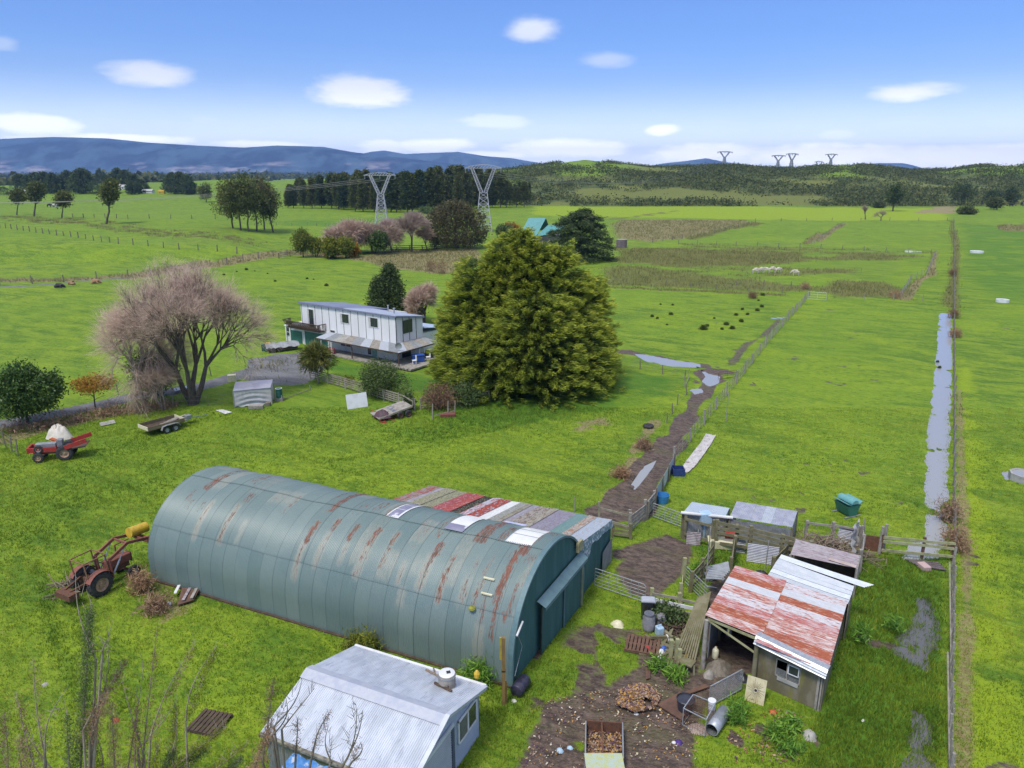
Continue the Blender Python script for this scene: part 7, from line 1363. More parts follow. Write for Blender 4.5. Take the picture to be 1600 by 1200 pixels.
flat_([(1027, 1105), (1062, 1085), (1082, 1090), (1066, 1130)], 'plank_board', 'brownwood', 'big brown boarded door lying flat left of the wire cage', 'board', .08, .05); flat_([(1058, 1090), (1100, 1073), (1108, 1077), (1066, 1092)], 'long_plank', 'brownwood', 'long brown plank behind the black tub', 'plank', .1); flat_([(1008, 1040), (1016, 1040), (1016, 1062), (1009, 1064)], 'short_plank', 'brownwood', 'short brown plank pointing up the grass by the leaf pile', 'plank', .06)
a = vadd(G(1092, 1140), (0, 0, .03)); heap((1093, 1140), .38, .22, mat('pale woodchips', (.36, .27, .22), (.24, .17, .14), (.12, .08, .07), scale=14), 'woodchip_heap', 'small heap of pale woodchips inside the wire cage', 'heap', 41)
# box frame trailer at the bottom
bxp = [G(913, 1205), G(972, 1205), G(971, 1148), G(914, 1144)]; bf = root('timber_bin', bxp[0], 'open timber and iron bin full of dead leaves at the bottom edge', 'bin')
zt = .55; 
for (i, j, mt) in ((0, 3, 'galvdull'), (1, 2, 'galvdull'), (3, 2, 'rust')): mb = MB(); a, b = bxp[i], bxp[j]; nn_ = vnorm((b[1]-a[1], -(b[0]-a[0]), 0)); mb.slab([a, b, vadd(b, (0, 0, zt)), vadd(a, (0, 0, zt))], .04); wb(mb, 'side', M[mt], bf)
mb = MB(); a, b = vadd(lerp(bxp[0], bxp[1], .48), (0, 0, .4)), vadd(lerp(bxp[3], bxp[2], .45), (0, 0, .5)); mb.beam(a, b, .05, .06); wb(mb, 'divider', M['rust'], bf); 
a0, a1 = vadd(bxp[0], (0, 0, zt)), vadd(bxp[1], (0, 0, zt)); mb = MB(); mb.slab([vadd(a0, (0, -.6, 0)), vadd(a1, (0, -.6, 0)), vadd(a1, (0, .2, 0)), vadd(a0, (0, .2, 0))], .03); wb(mb, 'lid', mat('lichened pale lid', (.42, .50, .42), (.45, .48, .15), (.5, .42, .06), scale=5), bf)
# fallen leaves: heap and scatter (uncountable)
def leaves(name, pix, n, cols, zmax=.02, size=.05, seed=1, kind='stuff', label=None, cat='leaves', poly=None, hfun=None):
    g_ = np.random.default_rng(seed); P2 = np.array(GP(pix)); lo_, hi_ = P2.min(0), P2.max(0); pts = np.zeros((0, 2))
    while len(pts) < n:
        q = g_.uniform(lo_, hi_, (n*2, 2)); q = q[in_poly(q[:, 0], q[:, 1], [tuple(v) for v in P2])]; q = q[vnoise(q[:, 0]*1.7, q[:, 1]*1.7, seed) > g_.uniform(.1, .8, len(q))]; pts = np.concatenate([pts, q])
    pts = pts[:n]; z = np.array(H(pts[:, 0], pts[:, 1]))+.02+g_.uniform(0, zmax, n)
    if hfun is not None: z += hfun(pts)
    an = g_.uniform(0, 6.28, n); s = size*g_.uniform(.5, 1.3, n); tl_ = g_.normal(0, .35, (n, 2)); V0 = []
    for dx, dy in ((-1, -.6), (1, -.6), (1, .6), (-1, .6)):
        x = (dx*np.cos(an)-dy*np.sin(an))*s; y = (dx*np.sin(an)+dy*np.cos(an))*s; V0.append(np.stack([pts[:, 0]+x, pts[:, 1]+y, z+x*tl_[:, 0]+y*tl_[:, 1]+.01], 1))
    Vl = np.stack(V0, 1).reshape(-1, 3); Fl = np.arange(4*n).reshape(n, 4); m, t, p = new_mat(name); at = attr(t, 'tint').outputs['Fac']; cr = N(t, 'ShaderNodeValToRGB'); cr.color_ramp.interpolation = 'CONSTANT'; t.links.new(at, cr.inputs[0]); e = cr.color_ramp.elements
    while len(e) < len(cols): e.new(.5)
    for i, c in enumerate(cols): e[i].position = i/len(cols); e[i].color = c+(1,)
    t.links.new(cr.outputs[0], p.inputs['Base Color']); p.inputs['Roughness'].default_value = .8
    o = link_mesh(name, np_mesh(name, Vl, Fl, m, {'tint': np.repeat(g_.random(n), 4)})); tag(o, label, cat, None, kind); return o
lc = [(.20, .10, .05), (.33, .17, .06), (.12, .06, .06), (.10, .05, .09), (.36, .26, .16), (.42, .24, .05), (.28, .20, .16), (.07, .045, .04)]
cpl = G(993, 1098)
leaves('leaf_heap', [(965, 1085), (990, 1070), (1015, 1072), (1032, 1090), (1022, 1112), (990, 1118), (962, 1105)], 2600, lc, .05, .045, 3, 'stuff', 'heap of purple and orange dead leaves and peelings on the muddy grass', 'leaf heap', hfun=lambda q: .28*np.exp(-(((q[:, 0]-cpl[0])**2+(q[:, 1]-cpl[1])**2)/.6)))
leaves('fallen_leaves', [(860, 1090), (930, 1080), (1040, 1070), (1090, 1130), (1085, 1260), (800, 1260), (830, 1150)], 1500, lc+[(.5, .42, .25), (.55, .5, .4)], .01, .032, 4, 'stuff', 'dead leaves and small litter scattered over the muddy yard', 'leaves')
leaves('bin_leaves', [(914, 1200), (971, 1200), (970, 1150), (915, 1146)], 1400, lc, .12, .045, 5, 'stuff', 'dead leaves filling the timber bin', 'leaves')
leaves('garden_litter', [(1130, 1130), (1200, 1105), (1260, 1120), (1250, 1190), (1150, 1200)], 300, lc, .02, .04, 6, 'stuff', 'dead leaves in the weedy garden below the mossy wall', 'leaves')
for px, s, c, lb in (((1061, 1160), .16, mat('purple cloth', (.07, .03, .20), (.05, .02, .14), scale=6), 'purple cloth lying in the muddy yard'), ((1053, 1160), .09, M['white'], 'white scrap beside the purple cloth'), ((966, 1101), .10, M['white'], 'white bag at the left edge of the leaf heap'), ((994, 1115), .10, M['white'], 'white lump at the foot of the leaf heap'), ((875, 1172), .13, M['ltblue'], 'pale blue plastic scrap in the wheel ruts, left one'), ((891, 1168), .11, M['ltblue'], 'pale blue plastic scrap in the wheel ruts, right one'), ((965, 976), .30, M['cream'], 'cream lump of spilled lime in the grass by the pipe gate'), ((803, 1095), .12, M['fabric'], 'small pale rag below the black drum'), ((1349, 1126), .10, M['white'], 'white scrap on the dark grass right of the calf shed'), ((181, 1126), .16, M['orange'], 'orange lump in the grass among the foreground branches'), ((70, 1070), .14, M['concrete'], 'small grey stone in the lower left grass'), ((1265, 1150), .3, M['concrete'], 'pale stone at the foot of the fence by the weedy garden'), ((1218, 1122), .10, M['orange'], 'orange fruit in the weedy garden'), ((1208, 1113), .16, M['orange'], 'orange tussock beside the cream board')): heap(px, s, s*.8, c, 'scrap', lb, 'scrap', int(px[0]+px[1]))
# --- transmission towers
def pylon(px, py, top, wpx, label, group='transmission towers', thin=.16, wires=True, lat=4, zbase=None, mt=None):
    a = G(px, py) if zbase is None else zbase; Ht = hgt(a, top); W = wpx*mpp(a)/2; t_ = root('transmission_tower', a, label, 'pylon', group); mt = mt or M['pylon']; wz = Ht*.58; wr = Ht*.055; br = Ht*.125; dep = .8
    def ring(z):
        r = br+(wr-br)*min(1, z/wz); return [vadd(a, (sx_*r, sy*r*dep, z)) for sx_, sy in ((-1, -1), (1, -1), (1, 1), (-1, 1))]
    mb = MB(); zs = [0, Ht*.11, Ht*.22, Ht*.32, Ht*.41, Ht*.50, wz]
    for z0, z1 in zip(zs[:-1], zs[1:]):
        r0, r1 = ring(z0), ring(z1)
        for i in range(4): mb.beam(r0[i], r1[i], thin*1.3); mb.beam(r0[i], r1[(i+1) % 4], thin*.7); mb.beam(r0[(i+1) % 4], r1[i], thin*.7); mb.beam(r1[i], r1[(i+1) % 4], thin*.7)
    wb(mb, 'tower_body', mt, t_); at = Ht*.93
    for s in (-1, 1):
        mb = MB(); inn = [(wr*.0*s, wz), (s*W*.62, at)]; n = 6; pr = []
        for k in range(n+1):
            t = k/n; xi = s*(wr*.1+(W*.52-wr*.1)*t); xo = s*(wr+(W*.66-wr)*t); z = wz+(at-wz)*t; pr.append([vadd(a, (x, y*wr*dep*(1-.3*t), z)) for x, y in ((xi, -1), (xo, -1), (xo, 1), (xi, 1))])
        for r0, r1 in zip(pr[:-1], pr[1:]):
            for i in range(4): mb.beam(r0[i], r1[i], thin); mb.beam(r0[i], r1[(i+1) % 4], thin*.6); mb.beam(r1[i], r1[(i+1) % 4], thin*.6)
        wb(mb, 'arm', mt, t_)
    mb = MB(); n = 12
    for y in (-wr*.5, wr*.5):
        for k in range(n): x0, x1 = -W+2*W*k/n, -W+2*W*(k+1)/n; h0 = Ht*.05*(1-abs(x0/W)**2); h1 = Ht*.05*(1-abs(x1/W)**2); mb.beam(vadd(a, (x0, y, at)), vadd(a, (x1, y, at)), thin); mb.beam(vadd(a, (x0, y, at+h0)), vadd(a, (x1, y, at+h1)), thin); mb.beam(vadd(a, (x0, y, at)), vadd(a, (x1, y, at+h1)), thin*.6)
    wb(mb, 'crossarm', mt, t_); ends = []
    for x in (-W*.93, 0, W*.93): mb = MB(); q = vadd(a, (x, 0, at)); mb.cyl(q, vadd(q, (0, 0, -Ht*.07)), thin*.9, n=6); wb(mb, 'insulator', M['galvdull'], t_); ends.append(vadd(q, (0, 0, -Ht*.07)))
    return t_, ends
M['pylon'] = mat('weathered tower steel', (.50, .49, .55), (.42, .41, .46), scale=.5, rough=.6, metal=.1, bmp=0); M['pylonfar'] = mat('distant tower steel', (.33, .36, .40), rough=.7, bmp=0)
tA, eA = pylon(597, 351, 268, 50, 'left of the two big lattice transmission towers, in front of the pine grove'); tB, eB = pylon(756, 362, 255, 58, 'right of the two big lattice transmission towers, behind the olive tree')
def hillp(px, py, D): q = G(px, 600, 0); r = ray(px, py); x = r[0]/r[1]*D; return (x, D, float(H(x, D)))
TW = []
for px, D, top, wpx, lb in ((1131, 830, 236, 24, 'lone distant tower left of the other ridge towers'), (1215, 800, 242, 22, 'leftmost of the pair of distant ridge towers'), (1236, 900, 239, 19, 'right tower of the pair on the distant ridge'), (1279, 1500, 251, 14, 'smallest and furthest of the distant ridge towers'), (1297, 900, 240, 19, 'rightmost of the distant ridge towers')):
    a = hillp(px, 262, D); TW.append(pylon(px, 262, top, wpx, lb, thin=.42, zbase=a, mt=M['pylonfar']))
def span(e0, e1, sag, name, lab, r=.05):
    mb = MB()
    for a, b in zip(e0, e1):
        n = 24; pts = [vadd(lerp(a, b, i/n), (0, 0, -sag*4*(i/n)*(1-i/n))) for i in range(n+1)]; mb.tube(pts, r, 4)
    c = e0[0]; o = solo(mb, name, M['wire'], c, lab, 'power lines')
lf = [vadd(q, (-260, -20, -3)) for q in eA]; span(eA, lf, 7, 'power_lines', 'power lines running left from the left transmission tower')
rf = [vadd(q, (400, 380, 20)) for q in eB]; span(eB, TW[0][1], 14, 'power_lines', 'power lines from the right tower to the ridge')
# --- animals
def beast(name, px, py, L, mt, label, cat, group, lying=False, rz=0, graze=True, blaze=None):
    a = G(px, py); k = L; t_me = bpy.data.meshes.new(name); zb = .62*k if not lying else .30*k
    J = [(0, 0, zb), (.28, 0, zb+.02), (-.32, 0, zb+.02), (.46, 0, zb+.06), (.62, 0, zb-.22 if graze else zb+.26), (.74, 0, zb-.38 if graze else zb+.24), (-.46, 0, zb-.05), (-.50, 0, zb-.25)]
    Rd = [(.21, .23), (.19, .22), (.20, .22), (.12, .15), (.085, .10), (.06, .06), (.03, .03), (.02, .02)]; E = [(0, 1), (0, 2), (1, 3), (3, 4), (4, 5), (2, 6), (6, 7)]
    for x, pr_ in ((.30, 1), (-.32, 2)):
        for y in (-.13, .13):
            i = len(J); b = -.06 if x < 0 else 0
            if lying: J += [(x, y*1.6, .14*k), (x+.2, y*1.9, .06*k)]; Rd += [(.09, .08), (.04, .04)]; E += [(pr_, i), (i, i+1)]
            else: J += [(x, y, zb-.20), (x+b, y, zb*.5), (x+b*.3, y, .02)]; Rd += [(.09, .09), (.045, .045), (.035, .04)]; E += [(pr_, i), (i, i+1), (i+1, i+2)]
    t_me.from_pydata([(x*k if abs(x) < 9 else x, y*k, z if z > zb-.21 else z) for x, y, z in J], E, []); o = link_mesh(name, t_me); t_me.materials.append(mt)
    md = o.modifiers.new('skin', 'SKIN'); 
    for i, v in enumerate(t_me.skin_vertices[0].data): v.radius = (Rd[i][0]*k, Rd[i][1]*k)
    t_me.skin_vertices[0].data[0].use_root = True; sb_ = o.modifiers.new('sub', 'SUBSURF'); sb_.levels = 1; sb_.render_levels = 1; o.location = a; o.rotation_euler = (0, 0, rz); tag(o, label, cat, group)
    e = MB()
    hx, hz = .62*k, (zb-.22+.04 if graze else zb+.32)
    for s in (-1, 1): e.beam((hx-.03*k, s*.07*k, hz+.02), (hx-.06*k, s*.20*k, hz+.04), .03*k, .06*k)
    e.build('ears', mt, o); return o
wool = mat('cream wool', (.62, .56, .46), (.5, .44, .36), scale=9, rough=1, bmp=.4); blk = mat('black hide', (.012, .011, .011), (.025, .02, .02), scale=5, rough=.6); brn = mat('tan hide', (.30, .15, .07), (.4, .24, .14), scale=4, rough=.7)
gs_ = 'sheep grazing in the reedy paddock'
for px, py, rz, lb in ((1180, 428, 0, 'leftmost sheep of the grazing line'), (1188, 427, .3, 'second sheep from the left, close behind the leftmost'), (1197, 427, 2.9, 'third sheep from the left facing left'), (1206, 426, .1, 'fourth sheep from the left'), (1215, 427, .2, 'fifth sheep, right end of the tight line'), (1243, 431, 3.0, 'lone sheep apart on the right of the line')): beast('sheep', px, py, 1.5, wool, lb, 'sheep', gs_, rz=rz)
gc = 'cattle in the distance'
beast('cow', 92, 450, 1.7, blk, 'black cow lying beside the rough ditch on the left', 'cow', gc, lying=True); beast('cow', 113, 445, 1.4, brn, 'pale tan calf lying right of the black cow', 'calf', gc, lying=True, rz=2.8); beast('cow', 149, 443, 1.7, brn, 'reddish brown cow beside the bare willow crown', 'cow', gc, lying=True)
for i, (px, py, lb) in enumerate(((1525, 320, 'leftmost black cow on the right hand rise'), (1534, 321, 'second black cow on the right hand rise'), (1588, 319, 'black cow at the right edge of the rise, standing left'), (1596, 321, 'rightmost black cow on the rise'), (1580, 323, 'black cow below the two at the right edge'), (77, 324, 'small dark cow in the far left paddocks'), (1518, 335, 'pale cow beside the dark scrub'))): beast('cow', px, py, 2.6, blk if i != 6 else wool, lb, 'cow', gc, rz=i*1.3)
# ================================================================ PLANTS
def leaf_mat(name, a, b, c=None, tr=.22, rough=.65):
    m, t, p = new_mat(name); at = attr(t, 'tint').outputs['Fac']; col = mix(t, ramp(t, at, .15, .85), a, b)
    if c: col = mix(t, ramp(t, at, .86, .98), col, c)
    oi = N(t, 'ShaderNodeObjectInfo').outputs['Random']; col = mix(t, mth(t, 'MULTIPLY', oi, .38), col, mix(t, 1.0, col, (1.5, 1.35, .9), 'MULTIPLY'))
    t.links.new(col, p.inputs['Base Color']); p.inputs['Roughness'].default_value = rough; p.inputs['Specular IOR Level'].default_value = .25
    tb = N(t, 'ShaderNodeBsdfTranslucent'); t.links.new(col, tb.inputs[0]); ms = N(t, 'ShaderNodeMixShader'); ms.inputs[0].default_value = tr
    t.links.new(p.outputs[0], ms.inputs[1]); t.links.new(tb.outputs[0], ms.inputs[2]); t.links.new(ms.outputs[0], t.nodes['Material Output'].inputs[0]); return m
def lumps(d, g_, amp, fr=3.0, k=7):
    s = np.zeros(len(d))
    for _ in range(k): w_ = g_.normal(0, fr, 3); s += np.sin(d@w_+g_.uniform(0, 6.28))
    return 1+amp*s/sqrt(k)
def crown_pts(n, R_, zb, zt, seed, kind='ell', amp=.16, shell=3.0, fr=3.2, gap=.0, p=1.0):
    g_ = np.random.default_rng(seed); d = g_.normal(0, 1, (n*3, 3)); d /= np.linalg.norm(d, axis=1)[:, None]; r = g_.random(n*3)**(1/shell)
    if kind == 'ell': L = lumps(d, g_, amp, fr); q = d*(r*L)[:, None]; q[:, :2] *= R_; q[:, 2] = zb+(zt-zb)*(q[:, 2]+1)/2
    else:   # cone or dome profile by height
        h = g_.random(n*3)**(1.15 if kind == 'cone' else 1.0); an = g_.uniform(0, 2*pi, n*3); dd = np.stack([np.cos(an), np.sin(an), h*2.2], 1); L = lumps(dd, g_, amp, fr)
        prof_ = (1-h)**p if kind == 'cone' else np.sqrt(np.maximum(0, 1-h**2.4))*np.minimum(1, .72+h*1.6)
        rad = R_*prof_*L*r; q = np.stack([np.cos(an)*rad, np.sin(an)*rad, zb+(zt-zb)*h*(1+.05*(L-1))], 1); d = np.stack([np.cos(an), np.sin(an), np.full(n*3, .45)], 1)
    if gap: keep = lumps(q/(R_*.33), g_, 1, 1.6)-1 > gap-1.2; q = q[keep]; d = d[keep]
    return q[:n], d[:n]
def leaf_mesh(name, C, D, per, spread, ll, lw, mt, seed=1, droop=.0, out=.6, flat=0.0, tvar=.5):
    g_ = np.random.default_rng(seed); n = len(C)*per; c = np.repeat(C, per, 0)+g_.normal(0, 1, (n, 3))*spread*np.array([1, 1, 1-flat*.7]); base = np.repeat(D, per, 0)
    d = g_.normal(0, 1, (n, 3))*(1-out*.6)+base*out*1.6; d[:, 2] -= droop; d[:, 2] *= (1-flat); d /= np.linalg.norm(d, axis=1)[:, None]+1e-9
    s = np.cross(d, g_.normal(0, 1, (n, 3))); s /= np.linalg.norm(s, axis=1)[:, None]+1e-9; L = ll*g_.uniform(.6, 1.4, n)[:, None]; W_ = lw*g_.uniform(.6, 1.3, n)[:, None]; up = np.cross(s, d)*W_*.25
    Vv = np.stack([c-d*L*.5, c+s*W_*.5+up, c+d*L*.5, c-s*W_*.5+up], 1).reshape(-1, 3); Ff = np.arange(4*n).reshape(n, 4)
    tint = np.clip(np.repeat(g_.uniform(0, 1, len(C)), per)*tvar+g_.uniform(0, 1, n)*(1-tvar), 0, 1); return np_mesh(name, Vv, Ff, mt, {'tint': np.repeat(tint, 4)})
def seg_mesh(name, S_, mt, k=5):
    S_ = np.array(S_, float); a, b = S_[:, :3], S_[:, 3:6]; d = b-a; d /= np.linalg.norm(d, axis=1)[:, None]+1e-9; rf = np.where(np.abs(d[:, 2:3]) > .9, np.array([[1., 0, 0]]), np.array([[0, 0, 1.]])); s = np.cross(d, rf); s /= np.linalg.norm(s, axis=1)[:, None]; u = np.cross(s, d); R0, R1 = S_[:, 6:7], S_[:, 7:8]; vs = []
    for P_, r in ((a, R0), (b, R1)):
        for i in range(k): t = 2*pi*i/k; vs.append(P_+(s*cos(t)+u*sin(t))*r)
    Vv = np.stack(vs, 1).reshape(-1, 3); f = np.array([(i, (i+1) % k, k+(i+1) % k, k+i) for i in range(k)]); Ff = (np.arange(len(S_))[:, None, None]*2*k+f[None]).reshape(-1, 4); return np_mesh(name, Vv, Ff, mt, smooth=True)
def limbs(Ht, R_, r0, n=7, z0=.25, seed=1, lean=0):
    rnd = random.Random(seed); S_ = []; p_ = (0, 0, -.2); k = 6
    for i in range(k): q = (rnd.gauss(0, .03)*Ht*.3+lean*Ht*(i+1)/k*.3, rnd.gauss(0, .03)*Ht*.3, Ht*.85*(i+1)/k); S_.append((*p_, *q, r0*(1-i/k*.85), r0*(1-(i+1)/k*.85))); p_ = q
    for i in range(n):
        z = Ht*(z0+(.8-z0)*i/n); an = i*2.4+rnd.random(); l = R_*rnd.uniform(.5, .85); m = (cos(an)*l*.5+lean*z*.3, sin(an)*l*.5, z+l*.22); e = (cos(an)*l+lean*z*.3, sin(an)*l, z+l*.35); S_ += [(lean*z*.3, 0, z, *m, r0*.38, r0*.22), (*m, *e, r0*.22, r0*.07)]
    return S_
def tree(px, py, top, hw, label, mt, kind='ell', n=420, per=9, ll=.3, lw=.12, spread=.35, zb=.3, amp=.18, seed=1, droop=.1, out=.6, cat='tree', group=None, name='tree', r0=None, shell=3, gap=0, p=1.0, flat=0, lean=0, bark='bark', z0=.25, tvar=.5, a=None, fr=3.2):
    a = a or G(px, py); Ht = hgt(a, top); R_ = hw*mpp(a); t_ = root(name, a, label, cat, group); C, D = crown_pts(n, R_, Ht*zb, Ht, seed, kind, amp, shell, fr=fr, gap=gap, p=p)
    if lean: C[:, 0] += C[:, 2]*lean*.3
    s = Ht/8.0 if ll > 1 else 1; link_mesh('crown', leaf_mesh('crown', C, D, per, spread, ll, lw, mt, seed, droop, out, flat, tvar), t_); link_mesh('trunk', seg_mesh('trunk', limbs(Ht, R_, r0 or Ht*.028, 8, z0, seed, lean), M[bark]), t_); return t_, Ht, R_
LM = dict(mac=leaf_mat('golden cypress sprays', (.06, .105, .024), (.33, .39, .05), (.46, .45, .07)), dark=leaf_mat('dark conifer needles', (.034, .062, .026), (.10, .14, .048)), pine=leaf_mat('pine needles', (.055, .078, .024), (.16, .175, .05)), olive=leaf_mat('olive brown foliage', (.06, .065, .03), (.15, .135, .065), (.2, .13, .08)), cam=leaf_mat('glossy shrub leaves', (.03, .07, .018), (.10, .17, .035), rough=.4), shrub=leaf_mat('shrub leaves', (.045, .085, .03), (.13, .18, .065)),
    orange=leaf_mat('orange autumn leaves', (.30, .13, .02), (.36, .22, .03)), lime=leaf_mat('yellow green leaves', (.08, .13, .02), (.24, .24, .03)), cab=leaf_mat('strappy leaves', (.06, .09, .02), (.17, .17, .045), (.28, .24, .1)), redb=leaf_mat('red brown twiggy leaves', (.15, .09, .065), (.26, .16, .11)), scrub=leaf_mat('hill scrub', (.045, .075, .026), (.13, .145, .045)), brack=leaf_mat('dead bracken', (.25, .15, .10), (.40, .27, .18)), rush=leaf_mat('rush blades', (.06, .10, .025), (.15, .18, .05)), pink=leaf_mat('pink blossom', (.36, .20, .20), (.46, .30, .30)), reed=leaf_mat('rank grass', (.16, .17, .05), (.30, .27, .11)), weed=leaf_mat('weed leaves', (.08, .20, .03), (.20, .36, .05)))
# --- the big golden conifer: several leaders, each a stack of drooping sprays
a = G(820, 600); Ht = hgt(a, 357); R_ = 146*mpp(a); big = root('giant_cypress', a, 'huge golden green cypress standing between the house and the track', 'tree'); Cs, Ds, Ts = [], [], []; g_ = np.random.default_rng(50)
for k, (x, y, r, z, pw) in enumerate(((-.08, 0, .60, 1.0, .50), (-.44, -.05, .52, .82, .34), (.30, 0, .58, .90, .36), (.60, .12, .42, .70, .30), (-.62, .0, .40, .58, .3), (.1, -.35, .64, .62, .32), (-.1, .3, .64, .86, .4), (-.3, -.35, .52, .44, .3), (.5, -.25, .46, .50, .3), (.12, -.1, .46, .95, .42), (-.25, -.1, .42, .92, .42))):
    for b in range(int(1250*r*z)):
        h = g_.random()**1.1*.97; L = R_*r*((1-h)**pw)*g_.uniform(.78, 1.12)+.3; an = g_.uniform(0, 6.283); m_ = int(7+L*2.2); t = g_.random(m_)**.8*.6+.4; w_ = g_.normal(0, .20, m_)*(1.25-t)*min(L*.4, 1.0); rise = g_.uniform(.05, .55)
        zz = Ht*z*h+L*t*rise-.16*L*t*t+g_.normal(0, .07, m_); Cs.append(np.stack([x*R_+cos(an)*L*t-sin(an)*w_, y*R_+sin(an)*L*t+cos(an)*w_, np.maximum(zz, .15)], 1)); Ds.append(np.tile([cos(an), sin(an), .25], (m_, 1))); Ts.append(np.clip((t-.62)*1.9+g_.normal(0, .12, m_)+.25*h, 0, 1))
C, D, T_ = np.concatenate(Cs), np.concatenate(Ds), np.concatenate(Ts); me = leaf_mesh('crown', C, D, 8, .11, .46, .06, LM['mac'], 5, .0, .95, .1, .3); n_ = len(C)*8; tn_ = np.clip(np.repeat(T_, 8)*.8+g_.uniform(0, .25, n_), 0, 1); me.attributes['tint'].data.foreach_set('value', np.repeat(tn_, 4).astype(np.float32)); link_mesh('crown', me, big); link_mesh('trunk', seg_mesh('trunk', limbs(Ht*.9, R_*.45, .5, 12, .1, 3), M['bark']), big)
# --- trees near the house
tree(45, 664, 573, 52, 'glossy dark green camellia tree at the far left beside the driveway', LM['cam'], n=900, per=14, ll=.24, lw=.13, spread=.22, zb=.22, amp=.2, seed=11, r0=.13, name='camellia_tree')
tree(150, 640, 588, 34, 'small vase shaped tree with sparse orange leaves beside the driveway', LM['orange'], n=260, per=10, ll=.16, lw=.10, spread=.25, zb=.55, seed=12, r0=.08, name='orange_tree', gap=.5, flat=.4, z0=.3)
tree(245, 622, 545, 33, 'dark evergreen behind the left side of the bare willow', LM['dark'], n=520, per=10, ll=.3, lw=.1, spread=.3, zb=.1, seed=13, name='evergreen_tree')
tree(612, 502, 416, 30, 'dark conical conifer behind the house, taller one', LM['dark'], 'cone', n=900, per=11, ll=.4, lw=.13, spread=.3, zb=0, seed=14, name='conifer_tree', p=.55); tree(594, 500, 436, 20, 'dark rounded conifer left of the taller one behind the house', LM['dark'], 'dome', n=500, per=10, ll=.4, lw=.13, spread=.3, zb=0, seed=15, name='conifer_tree')
tree(595, 618, 566, 34, 'loose grey green shrub on the house lawn', LM['shrub'], n=700, per=11, ll=.2, lw=.09, spread=.25, zb=.05, seed=16, r0=.07, name='garden_shrub', cat='shrub', amp=.25); tree(728, 632, 600, 26, 'leafy green shrub at the foot of the big cypress', LM['shrub'], n=300, per=10, ll=.22, lw=.1, spread=.25, zb=.0, seed=17, r0=.06, name='garden_shrub', cat='shrub'); tree(688, 638, 604, 24, 'red brown twiggy bush by the woven fence', LM['redb'], n=340, per=11, ll=.25, lw=.05, spread=.3, zb=.0, seed=18, r0=.05, name='brown_bush', cat='bush'); tree(640, 640, 614, 9, 'small leafy climber on the woven fence', LM['shrub'], n=90, per=9, ll=.2, lw=.1, spread=.2, zb=0, seed=19, r0=.04, name='climber', cat='shrub'); tree(546, 600, 588, 10, 'low yellow flowering shrub behind the woven fence', LM['lime'], n=80, per=9, ll=.15, lw=.08, spread=.15, zb=0, seed=20, r0=.04, name='low_shrub', cat='shrub')
t_, Ht, R_ = tree(497, 598, 536, 27, 'rounded strappy leaved tree with pale stems beside the driveway', LM['cab'], n=330, per=12, ll=.75, lw=.06, spread=.16, zb=.32, seed=21, droop=.25, out=.9, name='cabbage_tree', bark='barkpale', r0=.10, z0=.1, shell=2)
tree(1232, 1142, 1128, 10, 'leafy weed clump below the mossy wall', LM['weed'], n=60, per=8, ll=.25, lw=.08, spread=.15, zb=0, seed=22, r0=.02, name='weed_clump', cat='weeds'); 
for i, (px, py, tp, hw, lb) in enumerate(((1058, 1062, 1044, 14, 'bright green broad leaved dock by the open shed'), (1025, 1045, 1030, 13, 'leafy weeds at the edge of the reddish pallet'), (1150, 1112, 1098, 16, 'long green grass clump beside the chain link gate'), (1208, 1152, 1138, 10, 'green weeds right of the galvanised pipe'), (1345, 1005, 975, 10, 'small leafy weeds beside the mud patch right of the calf shed'), (1396, 985, 968, 10, 'lush leafy weeds at the edge of the ditch water'), (1090, 895, 884, 7, 'blue green weed by the mossy post'), (1150, 1130, 1108, 14, 'weeds behind the galvanised pipe'), (1290, 1040, 1025, 8, 'weeds at the right side of the calf shed'), (1235, 1172, 1156, 16, 'sprawling weeds at the bottom of the weedy garden'))):
    tree(px, py, tp, hw, lb, LM['weed'], n=34, per=9, ll=.30, lw=.05, spread=.14, zb=0, seed=200+i, r0=.015, name='weed_clump', cat='weeds', droop=-.3)
tree(1040, 968, 950, 26, 'dark ivy mass behind the rain barrels', LM['shrub'], n=260, per=10, ll=.14, lw=.1, spread=.18, zb=0, seed=230, r0=.03, name='ivy_mass', cat='ivy')
# --- mid distance garden trees
for i, (px, py, tp, hw, mk, lb) in enumerate(((474, 402, 362, 14, 'lime', 'yellow green small tree, leftmost of the garden row'), (493, 402, 372, 9, 'lime', 'second small yellow green tree of the garden row'), (516, 405, 372, 12, 'lime', 'third yellow green tree of the garden row'), (541, 404, 371, 13, 'lime', 'fourth garden tree, yellow green with orange lower leaves'), (551, 402, 384, 9, 'orange', 'small orange leaved bush right of the garden row'), (592, 398, 363, 14, 'cam', 'dark green bush between the bare orchard trees'), (517, 403, 388, 8, 'redb', 'low brown bush under the garden row'), (788, 372, 352, 12, 'shrub', 'dark shrub behind the giant cypress top'), (800, 368, 350, 12, 'orange', 'rusty shrub left of the green barn roof'), (668, 340, 322, 16, 'shrub', 'low green bush at the foot of the pine grove'), (648, 500, 470, 8, 'redb', 'reddish bush between dark conifers and cypress'))):
    tree(px, py, tp, hw, lb, LM[mk], n=240, per=9, ll=.6, lw=.25, spread=.45, zb=.25, seed=30+i, name='garden_tree')
tree(712, 388, 317, 50, 'big round olive brown tree right of the bare orchard trees', LM['olive'], 'dome', n=1500, per=12, ll=.55, lw=.26, spread=.5, zb=.10, amp=.12, seed=50, name='round_tree', r0=.5)
